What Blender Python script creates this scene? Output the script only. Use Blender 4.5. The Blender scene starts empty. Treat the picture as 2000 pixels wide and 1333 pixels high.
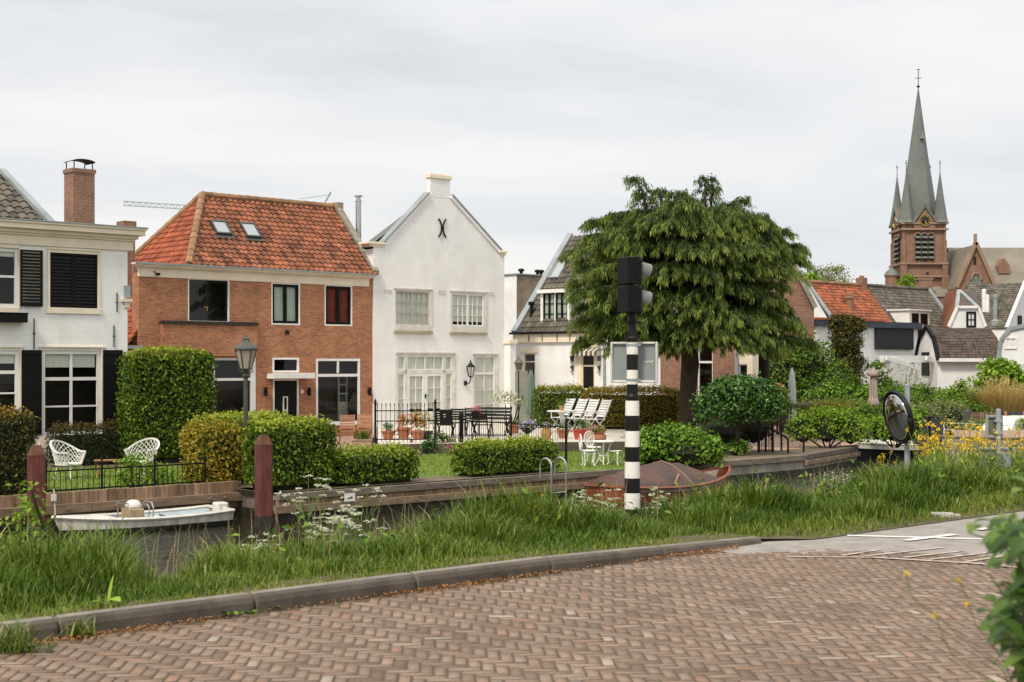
import bpy, math, random
import numpy as np
from mathutils import Vector, Matrix
random.seed(7); RNG = np.random.default_rng(7)
sc = bpy.context.scene
COL = sc.collection
# ---------------------------------------------------------------- camera, world, sun
F, HZ, CH = 2778.0, 710.0, 1.65          # focal length in photo pixels, horizon row, eye height
cd = bpy.data.cameras.new('camera'); cam = bpy.data.objects.new('camera', cd); COL.objects.link(cam)
cam.location = (0, 0, CH); cam.rotation_euler = (math.radians(90), 0, 0)
cd.lens = 50; cd.sensor_width = 36; cd.shift_y = 0.02175; cd.clip_end = 3000; cd.clip_start = .05
cd.dof.use_dof = True; cd.dof.focus_distance = 38; cd.dof.aperture_fstop = 5.6
sc.camera = cam
SUN_EL, SUN_AZ = math.radians(50), math.radians(211)     # azimuth clockwise from +Y
w = bpy.data.worlds.new('World'); sc.world = w; w.use_nodes = True
nt = w.node_tree; nt.nodes.clear()
def N(t, **k):
    n = nt.nodes.new(t)
    for a, b in k.items(): setattr(n, a, b)
    return n
L = lambda a, b: nt.links.new(a, b)
out = N('ShaderNodeOutputWorld'); bg = N('ShaderNodeBackground'); L(bg.outputs[0], out.inputs[0])
sky = N('ShaderNodeTexSky', sky_type='NISHITA', sun_disc=False, sun_elevation=SUN_EL, sun_rotation=SUN_AZ)
sky.air_density = 1.0; sky.dust_density = 2.0
tc = N('ShaderNodeTexCoord'); mp = N('ShaderNodeMapping'); mp.inputs['Scale'].default_value = (1.0, 1.0, 5.5); mp.inputs['Location'].default_value = (3.4, .2, 1.7)
L(tc.outputs['Generated'], mp.inputs[0])
n1 = N('ShaderNodeTexNoise'); n1.inputs['Scale'].default_value = 1.7; n1.inputs['Detail'].default_value = 7; n1.inputs['Roughness'].default_value = .52; n1.inputs['Distortion'].default_value = .5
L(mp.outputs[0], n1.inputs['Vector'])
cr = N('ShaderNodeValToRGB'); e = cr.color_ramp.elements
e[0].position = .34; e[0].color = (6.9, 6.95, 7.05, 1); e[1].position = .62; e[1].color = (9.3, 9.1, 8.85, 1)
m = e.new(.47); m.color = (8.0, 8.1, 8.3, 1)
L(n1.outputs['Fac'], cr.inputs[0])
sep = N('ShaderNodeSeparateXYZ'); L(tc.outputs['Generated'], sep.inputs[0])
mr = N('ShaderNodeMapRange'); mr.inputs[1].default_value = 0.22; mr.inputs[2].default_value = .85; mr.inputs[3].default_value = 1.0; mr.inputs[4].default_value = 1.75
L(sep.outputs['Z'], mr.inputs[0])
mul = N('ShaderNodeVectorMath', operation='SCALE'); L(cr.outputs[0], mul.inputs[0]); L(mr.outputs[0], mul.inputs['Scale'])
mx = N('ShaderNodeMixRGB'); mx.inputs[0].default_value = .88
L(sky.outputs[0], mx.inputs[1]); L(mul.outputs[0], mx.inputs[2]); L(mx.outputs[0], bg.inputs[0])
bg.inputs[1].default_value = 0.10
sd = bpy.data.lights.new('sun', 'SUN'); sd.energy = 2.9; sd.angle = math.radians(11); sd.color = (1, .91, .78)
so = bpy.data.objects.new('sun', sd); COL.objects.link(so)
dv = Vector((math.sin(SUN_AZ)*math.cos(SUN_EL), math.cos(SUN_AZ)*math.cos(SUN_EL), math.sin(SUN_EL)))
so.rotation_euler = dv.to_track_quat('Z', 'Y').to_euler(); so.location = dv*60
sc.view_settings.view_transform = 'Standard'; sc.view_settings.look = 'None'; sc.view_settings.gamma = 1
sc.view_settings.exposure = 0.13
# ---------------------------------------------------------------- geometry frame
TH = math.radians(42); U = Vector((math.cos(TH), math.sin(TH), 0)); V = Vector((-math.sin(TH), math.cos(TH), 0))
def at(px, py, d): return Vector(((px-1000)/F*d, d, CH+(HZ-py)/F*d))
def gr(px, py, z=0.0):
    d = (CH-z)*F/(py-HZ); return Vector(((px-1000)/F*d, d, z))
def uv(u, v, z=0.0):
    p = U*u+V*v; p.z = z; return p
def Yv(px, v, th=TH): return v/(math.cos(th)-(px-1000)/F*math.sin(th))
def onv(px, v, z=0.0):
    y = Yv(px, v); return Vector(((px-1000)/F*y, y, z))
def uof(p): return p.x*U.x+p.y*U.y
# ---------------------------------------------------------------- mesh builder
class MB:
    def __init__(s): s.v = []; s.f = []; s.t = []; s.m = []; s.mi = 0; s.M = None
    def add(s, vs, fs, t=None):
        o = len(s.v)
        if s.M is not None: vs = [s.M @ Vector(p) for p in vs]
        s.v += [tuple(p) for p in vs]
        t = random.random() if t is None else t
        for f in fs: s.f.append(tuple(i+o for i in f)); s.t.append(t); s.m.append(s.mi)
        return s
    def box(s, x0, x1, y0, y1, z0, z1, t=None):
        return s.add([(x0,y0,z0),(x1,y0,z0),(x1,y1,z0),(x0,y1,z0),(x0,y0,z1),(x1,y0,z1),(x1,y1,z1),(x0,y1,z1)],
                     [(0,3,2,1),(4,5,6,7),(0,1,5,4),(1,2,6,5),(2,3,7,6),(3,0,4,7)], t)
    def bar(s, a, b, w, h=None, up=(0,0,1), t=None):
        a = Vector(a); b = Vector(b); d = (b-a).normalized(); up = Vector(up)
        if abs(d.dot(up)) > .98: up = Vector((1,0,0))
        x = d.cross(up).normalized(); z = x.cross(d); h = w if h is None else h
        vs = [p+x*i*w/2+z*j*h/2 for p in (a,b) for i,j in ((-1,-1),(1,-1),(1,1),(-1,1))]
        return s.add(vs, [(3,2,1,0),(4,5,6,7),(0,1,5,4),(1,2,6,5),(2,3,7,6),(3,0,4,7)], t)
    def tube(s, pts, r, n=6, t=None, cap=True):
        pts = [Vector(p) for p in pts]; k = len(pts)
        rs = r if isinstance(r, (list, tuple)) else [r]*k
        vs = []; px = None
        for i, p in enumerate(pts):
            d = (pts[min(i+1,k-1)]-pts[max(i-1,0)]).normalized()
            if px is None:
                px = d.cross(Vector((0,0,1)))
                if px.length < .05: px = Vector((1,0,0))
            px = (px-d*px.dot(d)).normalized(); py = d.cross(px)
            for j in range(n):
                a = 2*math.pi*j/n; vs.append(p+(px*math.cos(a)+py*math.sin(a))*rs[i])
        fs = [(i*n+j, i*n+(j+1)%n, (i+1)*n+(j+1)%n, (i+1)*n+j) for i in range(k-1) for j in range(n)]
        if cap: fs += [tuple(range(n-1,-1,-1)), tuple((k-1)*n+j for j in range(n))]
        return s.add(vs, fs, t)
    def lathe(s, prof, c=(0,0,0), n=16, t=None, fold=0, nf=8):
        vs = []
        for r, z in prof:
            for j in range(n):
                a = 2*math.pi*j/n; q = r*(1+fold*math.cos(nf*a))
                vs.append((c[0]+q*math.cos(a), c[1]+q*math.sin(a), c[2]+z))
        k = len(prof)
        fs = [(i*n+j, i*n+(j+1)%n, (i+1)*n+(j+1)%n, (i+1)*n+j) for i in range(k-1) for j in range(n)]
        fs += [tuple(range(n-1,-1,-1)), tuple((k-1)*n+j for j in range(n))]
        return s.add(vs, fs, t)
    def prism(s, poly, off, t=None):
        n = len(poly); off = Vector(off); a = [Vector(p) for p in poly]
        return s.add(a+[p+off for p in a], [tuple(range(n-1,-1,-1)), tuple(range(n,2*n))]+[(i,(i+1)%n,n+(i+1)%n,n+i) for i in range(n)], t)
    def torus(s, c, R, r, ax='z', n=20, k=6, arc=1.0, a0=0.0, sx=1, sy=1, t=None):
        pts = []
        for i in range(n+1):
            a = a0+2*math.pi*arc*i/n; x, y = R*sx*math.cos(a), R*sy*math.sin(a)
            pts.append({'z':(c[0]+x,c[1]+y,c[2]),'y':(c[0]+x,c[1],c[2]+y),'x':(c[0],c[1]+x,c[2]+y)}[ax])
        return s.tube(pts, r, k, t)
    def build(s, name, mat, par=None, smooth=False, bevel=0):
        me = bpy.data.meshes.new(name); me.from_pydata(s.v, [], s.f)
        for mm in (mat if isinstance(mat, list) else [mat]): me.materials.append(mm)
        finish(me, np.array(s.t, dtype=np.float32), smooth)
        if isinstance(mat, list): me.polygons.foreach_set('material_index', np.array(s.m, dtype=np.int32))
        o = bpy.data.objects.new(name, me); COL.objects.link(o)
        if par: o.parent = par
        if bevel:
            b = o.modifiers.new('bevel', 'BEVEL'); b.width = bevel; b.segments = 2; b.limit_method = 'ANGLE'
        return o
def finish(me, tints, smooth=False):
    n = len(me.polygons)
    at_ = me.attributes.new('tint', 'FLOAT', 'FACE'); at_.data.foreach_set('value', tints[:n])
    nl = len(me.loops)
    vi = np.empty(nl, np.int32); me.loops.foreach_get('vertex_index', vi)
    co = np.empty(len(me.vertices)*3, np.float32); me.vertices.foreach_get('co', co); co = co.reshape(-1,3)[vi]
    nr = np.empty(n*3, np.float32); me.polygons.foreach_get('normal', nr); nr = np.abs(nr.reshape(-1,3))
    lt = np.empty(n, np.int32); me.polygons.foreach_get('loop_total', lt)
    ax = np.repeat(np.argmax(nr, 1), lt)
    q = np.where((ax==2)[:,None], co[:,[0,1]], np.where((ax==0)[:,None], co[:,[1,2]], co[:,[0,2]]))
    ul = me.uv_layers.new(name='UVMap'); ul.data.foreach_set('uv', q.astype(np.float32).ravel())
    if smooth: me.polygons.foreach_set('use_smooth', np.ones(n, bool))
    me.update()
def npmesh(name, vs, fs, tints, mat, par=None, smooth=False):
    me = bpy.data.meshes.new(name); k = fs.shape[1]
    me.vertices.add(len(vs)); me.vertices.foreach_set('co', vs.astype(np.float32).ravel())
    me.loops.add(fs.size); me.loops.foreach_set('vertex_index', fs.astype(np.int32).ravel())
    me.polygons.add(len(fs)); me.polygons.foreach_set('loop_start', np.arange(0, fs.size, k, dtype=np.int32))
    try: me.polygons.foreach_set('loop_total', np.full(len(fs), k, dtype=np.int32))
    except Exception: pass
    me.update(calc_edges=True); me.validate()
    me.materials.append(mat)
    a = me.attributes.new('tint', 'FLOAT', 'FACE'); a.data.foreach_set('value', tints.astype(np.float32)[:len(me.polygons)])
    if smooth: me.polygons.foreach_set('use_smooth', np.ones(len(fs), bool))
    o = bpy.data.objects.new(name, me); COL.objects.link(o)
    if par: o.parent = par
    return o
def norm(a): return a/np.maximum(np.linalg.norm(a, axis=1, keepdims=True), 1e-6)
def leafmesh(name, pts, nrm, size, mat, par=None, aspect=1.7, tint=None, rng=None, dirs=None, jit=.45):
    """one folded diamond of two triangles for every leaf"""
    rng = rng or RNG; n = len(pts)
    nrm = norm(nrm+rng.normal(0, jit, (n,3)))
    d = rng.normal(0, 1, (n,3)) if dirs is None else dirs+rng.normal(0, .25, (n,3))
    d = norm(d-nrm*np.sum(d*nrm, 1, keepdims=True)); x = np.cross(nrm, d)
    L_ = (size*rng.uniform(.65, 1.3, n))[:,None]; W_ = L_/aspect
    base = pts-d*L_/2; tip = pts+d*L_/2-nrm*L_*.12
    lf = pts+x*W_/2+nrm*L_*.1; rt = pts-x*W_/2+nrm*L_*.1
    vs = np.stack([base, rt, tip, lf], 1).reshape(-1,3)
    i = np.arange(n)[:,None]*4
    fs = np.concatenate([i+np.array([[0,1,2]]), i+np.array([[0,2,3]])], 1).reshape(-1,3)
    t = rng.random(n) if tint is None else tint
    return npmesh(name, vs, fs, np.repeat(t, 2), mat, par)
def blades(name, pts, h, wd, mat, par=None, lean=.35, rng=None, tint=None, az=None):
    rng = rng or RNG; n = len(pts)
    az = rng.uniform(0, 2*math.pi, n) if az is None else az
    d = np.stack([np.cos(az), np.sin(az), np.zeros(n)], 1); x = np.stack([-np.sin(az), np.cos(az), np.zeros(n)], 1)
    le = (lean*rng.uniform(.2, 1.6, n)*h)[:,None]; hh = h[:,None]; up = np.array([[0,0,1.]])
    x = x*(wd*rng.uniform(.7,1.3,n))[:,None]/2
    p0 = pts; p1 = pts+up*hh*.4+d*le*.18; p2 = pts+up*hh*.78+d*le*.55; p3 = pts+up*hh*(1-.12*lean)+d*le
    vs = np.stack([p0-x,p0+x,p1-x,p1+x,p2-x*.7,p2+x*.7,p3-x*.12,p3+x*.12], 1).reshape(-1,3)
    i = np.arange(n)[:,None]*8
    fs = np.concatenate([i+np.array([[0,1,3,2]]), i+np.array([[2,3,5,4]]), i+np.array([[4,5,7,6]])], 1).reshape(-1,4)
    t = rng.random(n) if tint is None else tint
    return npmesh(name, vs, fs, np.repeat(t,3), mat, par)
# ---------------------------------------------------------------- things
def tag(o, label=None, cat=None, group=None, kind=None):
    if label: o['label'] = label
    if cat: o['category'] = cat
    if group: o['group'] = group
    if kind: o['kind'] = kind
    return o
def thing(name, label, cat, loc=(0,0,0), rot=0.0, group=None):
    o = bpy.data.objects.new(name, None); COL.objects.link(o); o.empty_display_size = .2
    o.location = loc; o.rotation_euler = (0,0,rot)
    return tag(o, label, cat, group)
def struct(o): o['kind'] = 'structure'; return o
def stuff(o, label, cat): return tag(o, label, cat, kind='stuff')
def dup(root, loc, rot, label, group=None):
    def cp(o, par):
        c = o.copy(); COL.objects.link(c)
        if par: c.parent = par
        for ch in o.children: cp(ch, c)
        return c
    kids = list(root.children); r = root.copy(); COL.objects.link(r)
    r.location = loc; r.rotation_euler = (0,0,rot); r['label'] = label
    if group: r['group'] = group
    for ch in kids: cp(ch, r)
    return r
# ---------------------------------------------------------------- materials
def newmat(name):
    global nt
    m = bpy.data.materials.new(name); m.use_nodes = True; nt = m.node_tree
    b = nt.nodes['Principled BSDF']; return m, b
def c4(c): return (c[0], c[1], c[2], 1)
def mixc(f, a, b, mode='MIX'):
    n = N('ShaderNodeMixRGB', blend_type=mode)
    for i, x in ((0,f),(1,a),(2,b)):
        if hasattr(x, 'is_linked'): L(x, n.inputs[i])
        elif i == 0: n.inputs[0].default_value = x
        else: n.inputs[i].default_value = c4(x)
    return n.outputs[0]
def noise(scale, detail=5, rough=.6, vec=None, stretch=None):
    n = N('ShaderNodeTexNoise'); n.inputs['Scale'].default_value = scale; n.inputs['Detail'].default_value = detail; n.inputs['Roughness'].default_value = rough
    if vec is None: vec = N('ShaderNodeTexCoord').outputs['Object']
    if stretch:
        m = N('ShaderNodeMapping'); m.inputs['Scale'].default_value = stretch; L(vec, m.inputs[0]); vec = m.outputs[0]
    L(vec, n.inputs['Vector']); return n.outputs['Fac']
def ramp(f, stops):
    r = N('ShaderNodeValToRGB'); L(f, r.inputs[0]); el = r.color_ramp.elements
    while len(el) < len(stops): el.new(.5)
    for q, (p, c) in zip(el, stops): q.position = p; q.color = c4(c)
    return r.outputs[0]
def tintf():
    a = N('ShaderNodeAttribute'); a.attribute_name = 'tint'; return a.outputs['Fac']
def bump(b, h, st=.3, dist=.01):
    n = N('ShaderNodeBump'); n.inputs['Strength'].default_value = st; n.inputs['Distance'].default_value = dist
    L(h, n.inputs['Height']); L(n.outputs[0], b.inputs['Normal'])
def S(name, c1, c2=None, rough=.6, scale=2.5, tints=None, bmp=0, bscale=60, metal=0, stretch=None, spec=.4, lo=.35, hi=.65):
    """general weathered surface: two tones by noise, optional tint per face, fine bump"""
    m, b = newmat(name); c2 = c2 or tuple(x*.72 for x in c1)
    f = noise(scale, 7, .65, stretch=stretch)
    c = ramp(f, [(lo, c2), (hi, c1)])
    if tints: c = mixc(1, c, ramp(tintf(), [(i/(len(tints)-1), t) for i, t in enumerate(tints)]), 'MULTIPLY')
    L(c, b.inputs['Base Color']); b.inputs['Roughness'].default_value = rough; b.inputs['Metallic'].default_value = metal
    b.inputs['Specular IOR Level'].default_value = spec
    if bmp: bump(b, noise(bscale, 4, stretch=stretch), bmp, .01)
    return m
def brickmat(name, c1, c2, mortar, bw=.21, rh=.065, ms=.009, bmp=.35, var=.35, grime=None, ngr=.6, nz=.6):
    m, b = newmat(name); t = N('ShaderNodeTexCoord')
    br = N('ShaderNodeTexBrick'); br.inputs['Scale'].default_value = 1; br.inputs['Brick Width'].default_value = bw
    br.inputs['Row Height'].default_value = rh; br.inputs['Mortar Size'].default_value = ms; br.inputs['Mortar Smooth'].default_value = .3
    br.inputs['Color1'].default_value = c4(c1); br.inputs['Color2'].default_value = c4(c2); br.inputs['Mortar'].default_value = c4(mortar)
    br.inputs['Bias'].default_value = -.1
    L(t.outputs['UV'], br.inputs['Vector'])
    c = br.outputs['Color']
    f = noise(1.1, 6, .65); k = ramp(f, [(.3, (1-var,)*3), (.7, (1.08,)*3)]); c = mixc(1, c, k, 'MULTIPLY')
    f2 = noise(9, 3); c = mixc(1, c, ramp(f2, [(.35, (1-var*.7,)*3), (.65, (1+var*.25,)*3)]), 'MULTIPLY')
    if grime:
        g = ramp(noise(.8, 7, .7, stretch=(1.8,1.8,.25)), [(.48, (0,0,0)), (.70, (1,1,1))])
        gm = N('ShaderNodeMath', operation='MULTIPLY'); L(g, gm.inputs[0]); gm.inputs[1].default_value = ngr
        c = mixc(gm.outputs[0], c, grime)
    L(c, b.inputs['Base Color']); b.inputs['Roughness'].default_value = .8; b.inputs['Specular IOR Level'].default_value = .25
    iv = N('ShaderNodeMath', operation='SUBTRACT'); iv.inputs[0].default_value = 1; L(br.outputs['Fac'], iv.inputs[1])
    ad = N('ShaderNodeMath', operation='ADD'); L(iv.outputs[0], ad.inputs[0]); sm_ = N('ShaderNodeMath', operation='MULTIPLY'); L(noise(45, 3), sm_.inputs[0]); sm_.inputs[1].default_value = nz; L(sm_.outputs[0], ad.inputs[1])
    bump(b, ad.outputs[0], bmp, .012); return m
def leafmat(name, cols, rough=.55, trans=.25, gloss=.16, patch=None, pscale=1.2):
    m, b = newmat(name); o = nt.nodes['Material Output']
    c = ramp(tintf(), [(i/(len(cols)-1), q) for i, q in enumerate(cols)])
    if patch: c = mixc(ramp(noise(pscale, 3), [(.42,(0,0,0)),(.62,(1,1,1))]), c, patch)
    L(c, b.inputs['Base Color']); b.inputs['Roughness'].default_value = rough; b.inputs['Specular IOR Level'].default_value = gloss
    tr = N('ShaderNodeBsdfTranslucent'); L(mixc(1, c, (1.25,1.35,.6), 'MULTIPLY'), tr.inputs[0])
    mx = N('ShaderNodeMixShader'); mx.inputs[0].default_value = trans
    L(b.outputs[0], mx.inputs[1]); L(tr.outputs[0], mx.inputs[2]); L(mx.outputs[0], o.inputs[0]); return m
def glassmat(name, tint=(.97,.98,.97), rough=.02):
    m, b = newmat(name); o = nt.nodes['Material Output']
    fr = N('ShaderNodeFresnel'); ge = N('ShaderNodeNewGeometry'); io = N('ShaderNodeMapRange'); io.inputs[3].default_value = 1.5; io.inputs[4].default_value = 1/1.5; L(ge.outputs['Backfacing'], io.inputs[0]); L(io.outputs[0], fr.inputs[0])
    t = N('ShaderNodeBsdfTransparent'); t.inputs[0].default_value = c4(tint)
    g = N('ShaderNodeBsdfGlossy'); g.inputs['Roughness'].default_value = rough
    bump_n = N('ShaderNodeBump'); bump_n.inputs['Strength'].default_value = .03; L(noise(2.2, 2), bump_n.inputs['Height']); L(bump_n.outputs[0], g.inputs['Normal'])
    mx = N('ShaderNodeMixShader'); L(fr.outputs[0], mx.inputs[0]); L(t.outputs[0], mx.inputs[1]); L(g.outputs[0], mx.inputs[2]); L(mx.outputs[0], o.inputs[0]); return m
glass = glassmat('window_glass')
white_brick = brickmat('white_painted_brick', (.83,.82,.79), (.80,.79,.76), (.74,.73,.70), bmp=.22, nz=.12, var=.05, grime=(.58,.55,.46), ngr=.30)
red_brick = brickmat('red_brick', (.52,.205,.088), (.32,.108,.05), (.40,.28,.19), bw=.215, rh=.067, ms=.0095, var=.25, grime=(.20,.085,.045), ngr=.28)
brown_brick = brickmat('brown_brick', (.30,.14,.085), (.22,.095,.06), (.33,.26,.2), var=.25)
church_brick = brickmat('church_brick', (.28,.16,.108), (.22,.12,.082), (.30,.2,.14), bw=.4, rh=.13, var=.2, grime=(.12,.07,.05), ngr=.5)
cream = S('cream_paint', (.80,.71,.56), (.70,.60,.45), .5, 1.5)
white_paint = S('white_paint', (.80,.79,.76), (.70,.68,.64), .4, 2)
render_white = S('white_render', (.78,.78,.77), (.66,.65,.62), .8, .9, bmp=.2)
black_paint = S('black_paint', (.004,.004,.004), (.009,.008,.007), .5, 6, spec=.15)
iron = S('black_iron', (.007,.007,.007), (.012,.010,.009), .5, 9, spec=.2)
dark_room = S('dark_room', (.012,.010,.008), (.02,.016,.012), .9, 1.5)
curtain_pale = S('pale_curtain', (.62,.64,.56), (.55,.57,.49), .9, 4, stretch=(6,6,.3))
curtain_green = S('green_grey_curtain', (.42,.50,.42), (.33,.40,.33), .9, 4, stretch=(8,8,.3))
curtain_red = S('dark_red_curtain', (.20,.035,.018), (.07,.015,.01), .9, 4, stretch=(8,8,.3))
tile_orange = S('orange_pantile', (.28,.102,.048), (.175,.07,.038), .82, 3.5, tints=[(.42,.40,.38),(.75,.72,.68),(.95,.92,.88),(1.1,1.05,1.0),(1.5,1.4,1.3)], bmp=.3)
tile_bright = S('bright_red_pantile', (.37,.092,.032), (.24,.06,.024), .72, 1.6, tints=[(.6,.55,.5),(1,1,1),(1.25,1.2,1.1)], bmp=.3)
tile_grey = S('grey_brown_pantile', (.135,.12,.092), (.075,.066,.052), .8, 1.3, tints=[(.55,.55,.55),(1,1,1),(1.4,1.35,1.25)], bmp=.3)
tile_dark = S('dark_brown_pantile', (.105,.075,.055), (.06,.045,.035), .8, 1.3, tints=[(.6,.6,.6),(1,1,1),(1.3,1.3,1.3)], bmp=.3)
tile_old = S('lichened_ridge_tile', (.36,.19,.09), (.22,.13,.07), .85, 3, tints=[(.7,.7,.7),(1.1,1.1,1.1)], bmp=.4)
tile_red_far = S('mossy_red_pantile', (.36,.10,.042), (.22,.075,.036), .8, .9, tints=[(.5,.5,.45),(1,1,1),(1.25,1.2,1.1)])
slate = S('grey_slate', (.15,.165,.15), (.105,.118,.108), .6, .35, bmp=.2, bscale=4)
slate_warm = S('weathered_slate', (.235,.205,.155), (.15,.135,.105), .8, .25, bmp=.2, bscale=4)
zinc = S('zinc_sheet', (.33,.36,.36), (.24,.26,.26), .5, 2, metal=.3)
stone_old = S('mossy_coping_stone', (.33,.29,.22), (.16,.15,.11), .9, 4, bmp=.4)
stucco = S('stained_stucco', (.36,.29,.21), (.20,.17,.12), .9, 1.2, bmp=.4)
concrete = S('kerb_concrete', (.27,.235,.195), (.16,.14,.115), .85, 3.5, bmp=.4, bscale=90, tints=[(.8,.8,.8),(1.08,1.06,1.03)])
concrete_grey = S('weathered_concrete', (.32,.29,.24), (.17,.15,.12), .9, 1.4, bmp=.4, stretch=(1,1,.5))
steel = S('brushed_steel', (.55,.55,.53), (.42,.42,.4), .3, 6, metal=.8)
galv = S('galvanised_steel', (.38,.42,.43), (.28,.31,.32), .45, 4, metal=.4)
wood_teak = S('teak', (.36,.16,.07), (.24,.10,.045), .6, 3, stretch=(1,1,8), tints=[(.8,.8,.8),(1.1,1.1,1.1)])
wood_quay = S('weathered_plank', (.36,.235,.145), (.17,.105,.065), .85, 2.5, stretch=(5,5,.7), tints=[(.6,.6,.6),(.9,.9,.9),(1.2,1.18,1.15)], bmp=.5)
wood_beam = S('quay_beam', (.31,.22,.14), (.17,.115,.075), .85, 2, stretch=(1,1,5), tints=[(.8,.8,.8),(1.1,1.1,1.1)], bmp=.5)
wood_grey = S('grey_quay_timber', (.22,.18,.135), (.10,.08,.06), .9, 2, stretch=(1,1,4), tints=[(.7,.7,.7),(1.1,1.1,1.1)], bmp=.5)
bark = S('bark', (.085,.055,.038), (.035,.024,.018), .95, 5, stretch=(3,3,.6), bmp=.8, bscale=20)
twig = S('twig_dark', (.022,.026,.010), (.012,.014,.006), .95, 5)
soil = S('soil', (.11,.075,.045), (.055,.04,.025), .95, 3, bmp=.6, bscale=30)
# ================================================================ setting: road, verge, water, gardens
def sheet(name, pts, mat, z=None):
    mb = MB(); mb.add([(p[0], p[1], p[2] if z is None else z) for p in pts], [tuple(range(len(pts)))]); return struct(mb.build(name, mat))
sand = S('joint_sand', (.125,.09,.058), (.085,.064,.04), .95, 6)
asph = S('asphalt', (.33,.30,.265), (.20,.18,.16), .95, 5, bmp=.5, bscale=160, lo=.3, hi=.7)
linew = S('road_paint', (.66,.64,.60), (.46,.44,.40), .7, 9, lo=.3, hi=.5)
def gridsheet(name, us, vs_, mat, z):
    mb = MB()
    for a, b in zip(us, us[1:]):
        for c, d in zip(vs_, vs_[1:]): mb.add([tuple(uv(a,c,z)),tuple(uv(b,c,z)),tuple(uv(b,d,z)),tuple(uv(a,d,z))], [(0,1,2,3)], .5)
    return struct(mb.build(name, mat))
gridsheet('road', [-120,-30,-5,0,5,10,15,20,40,160], [-40,-8,0,4,8.2], sand, -.0065)
# herringbone clinker bricks, laid one by one
def bricks():
    Lb, Wb, J = .186, .073, .0030
    al = math.radians(3.0); ca, sa = math.cos(al), math.sin(al)
    cx, cy, ll, ww = [], [], [], []
    for j in range(-66, 88):
        for k in range(-290, 290):
            for hv in (0, 1):
                x0, x1, y0, y1 = (k*Wb, k*Wb+Lb, k*Wb, k*Wb+Wb) if hv == 0 else ((k-1)*Wb, k*Wb, k*Wb, k*Wb+Lb)
                x, y = (x0+x1)/2+j*Lb, -((y0+y1)/2-j*Lb)+10
                X, Y = x*ca-y*sa, x*sa+y*ca
                if not (-8 < X < 10 and 4.6 < Y < 14): continue
                v_ = -X*V.x*-1+Y*V.y
                if v_ > 8.06 or Y > 12.62-.29*(X-2.64): continue
                cx.append(X); cy.append(Y); ll.append((x1-x0)/2-J); ww.append((y1-y0)/2-J)
    n = len(cx); cx, cy, ll, ww = map(np.array, (cx, cy, ll, ww))
    und = .0018*np.sin(cx*1.3+cy*.7)+.001*np.sin(cx*2.9-cy*2.1)
    h = und+RNG.normal(0, .0013, n); tx = RNG.normal(0, .013, n); ty = RNG.normal(0, .018, n); rz = al+RNG.normal(0, .032, n)
    vs = np.zeros((n, 8, 3)); b = .0045
    for i, (sx, sy) in enumerate(((-1,-1),(1,-1),(1,1),(-1,1))):
        for lv in (0, 1):
            lx = sx*(ll-b*lv)*RNG.uniform(.97,1.0,n); ly = sy*(ww-b*lv)*RNG.uniform(.95,1.0,n)
            vs[:, i+4*lv, 0] = cx+lx*np.cos(rz)-ly*np.sin(rz); vs[:, i+4*lv, 1] = cy+lx*np.sin(rz)+ly*np.cos(rz)
            vs[:, i+4*lv, 2] = h+(lx*tx+ly*ty)-(0 if lv else .022)
    i = np.arange(n)[:,None]*8
    fs = np.concatenate([i+np.array([q]) for q in ((4,5,6,7),(0,1,5,4),(1,2,6,5),(2,3,7,6),(3,0,4,7))], 1).reshape(-1,4)
    m, bs = newmat('clinker_brick')
    c = ramp(tintf(), [(0,(.165,.118,.082)),(.05,(.165,.118,.082)),(.06,(.15,.102,.07)),(.2,(.20,.138,.096)),(.45,(.24,.167,.118)),(.7,(.27,.193,.138)),(.88,(.24,.178,.135)),(.95,(.275,.158,.10)),(1,(.36,.305,.245))])
    c = mixc(1, c, ramp(noise(1.0, 6, .7), [(.3,(.74,.72,.72)),(.7,(1.14,1.12,1.1))]), 'MULTIPLY')
    c = mixc(1, c, ramp(noise(38, 4, .7), [(.3,(.72,.72,.72)),(.7,(1.15,1.15,1.15))]), 'MULTIPLY')
    L(c, bs.inputs['Base Color']); bs.inputs['Roughness'].default_value = .72; bs.inputs['Specular IOR Level'].default_value = .35
    bump(bs, noise(120, 5), .45, .006)
    t = np.repeat(.07+.93*RNG.random(n), 5).reshape(-1,5); t[:,1:] = 0; t = t.ravel()
    o = npmesh('brick_paving', vs.reshape(-1,3), fs, t, m); struct(o)
bricks()
# smooth asphalt beyond the bricks and the painted lines
mb = MB(); ua = [9.7,10.5,11.5,13,15,17,20,25,40,160]
def vlow(u):                                        # straight seam between bricks and asphalt
    # Y = 12.62-.29*(X-2.64) in road coordinates
    k = 12.62+.29*2.64; return (k-u*(U.y+.29*U.x))/(V.y+.29*V.x)
for a, b in zip(ua, ua[1:]):
    va, vb_ = min(max(vlow(a),-30),8.0), min(max(vlow(b),-30),8.0)
    mb.add([tuple(uv(a,va+.02,.0015)),tuple(uv(b,vb_+.02,.0015)),tuple(uv(b,8.2,.0015)),tuple(uv(a,8.2,.0015))], [(0,1,2,3)], .5)
    mb.add([tuple(uv(a,va-.18,-.0065)),tuple(uv(b,vb_-.18,-.0065)),tuple(uv(b,vb_+.02,.0015)),tuple(uv(a,va+.02,.0015))], [(0,1,2,3)], .5)
struct(mb.build('asphalt_road', asph))
def strip(a, b, wd, z=.008):
    a = gr(*a); b = gr(*b); d = (b-a).normalized(); n_ = Vector((-d.y, d.x, 0))*wd/2
    return [(p.x, p.y, z) for p in (a-n_, b-n_, b+n_, a+n_)]
mk = MB()
for q_, (a, b, wd) in enumerate((((1655,1047.5),(2080,1059),.09), ((1768,1058),(1866,1046),.09), ((1912,1037.5),(2040,1019),.09))):
    mk.add(strip(a, b, wd, .008+.004*q_), [(0,1,2,3)])
struct(mk.build('road_marking', linew))
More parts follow.
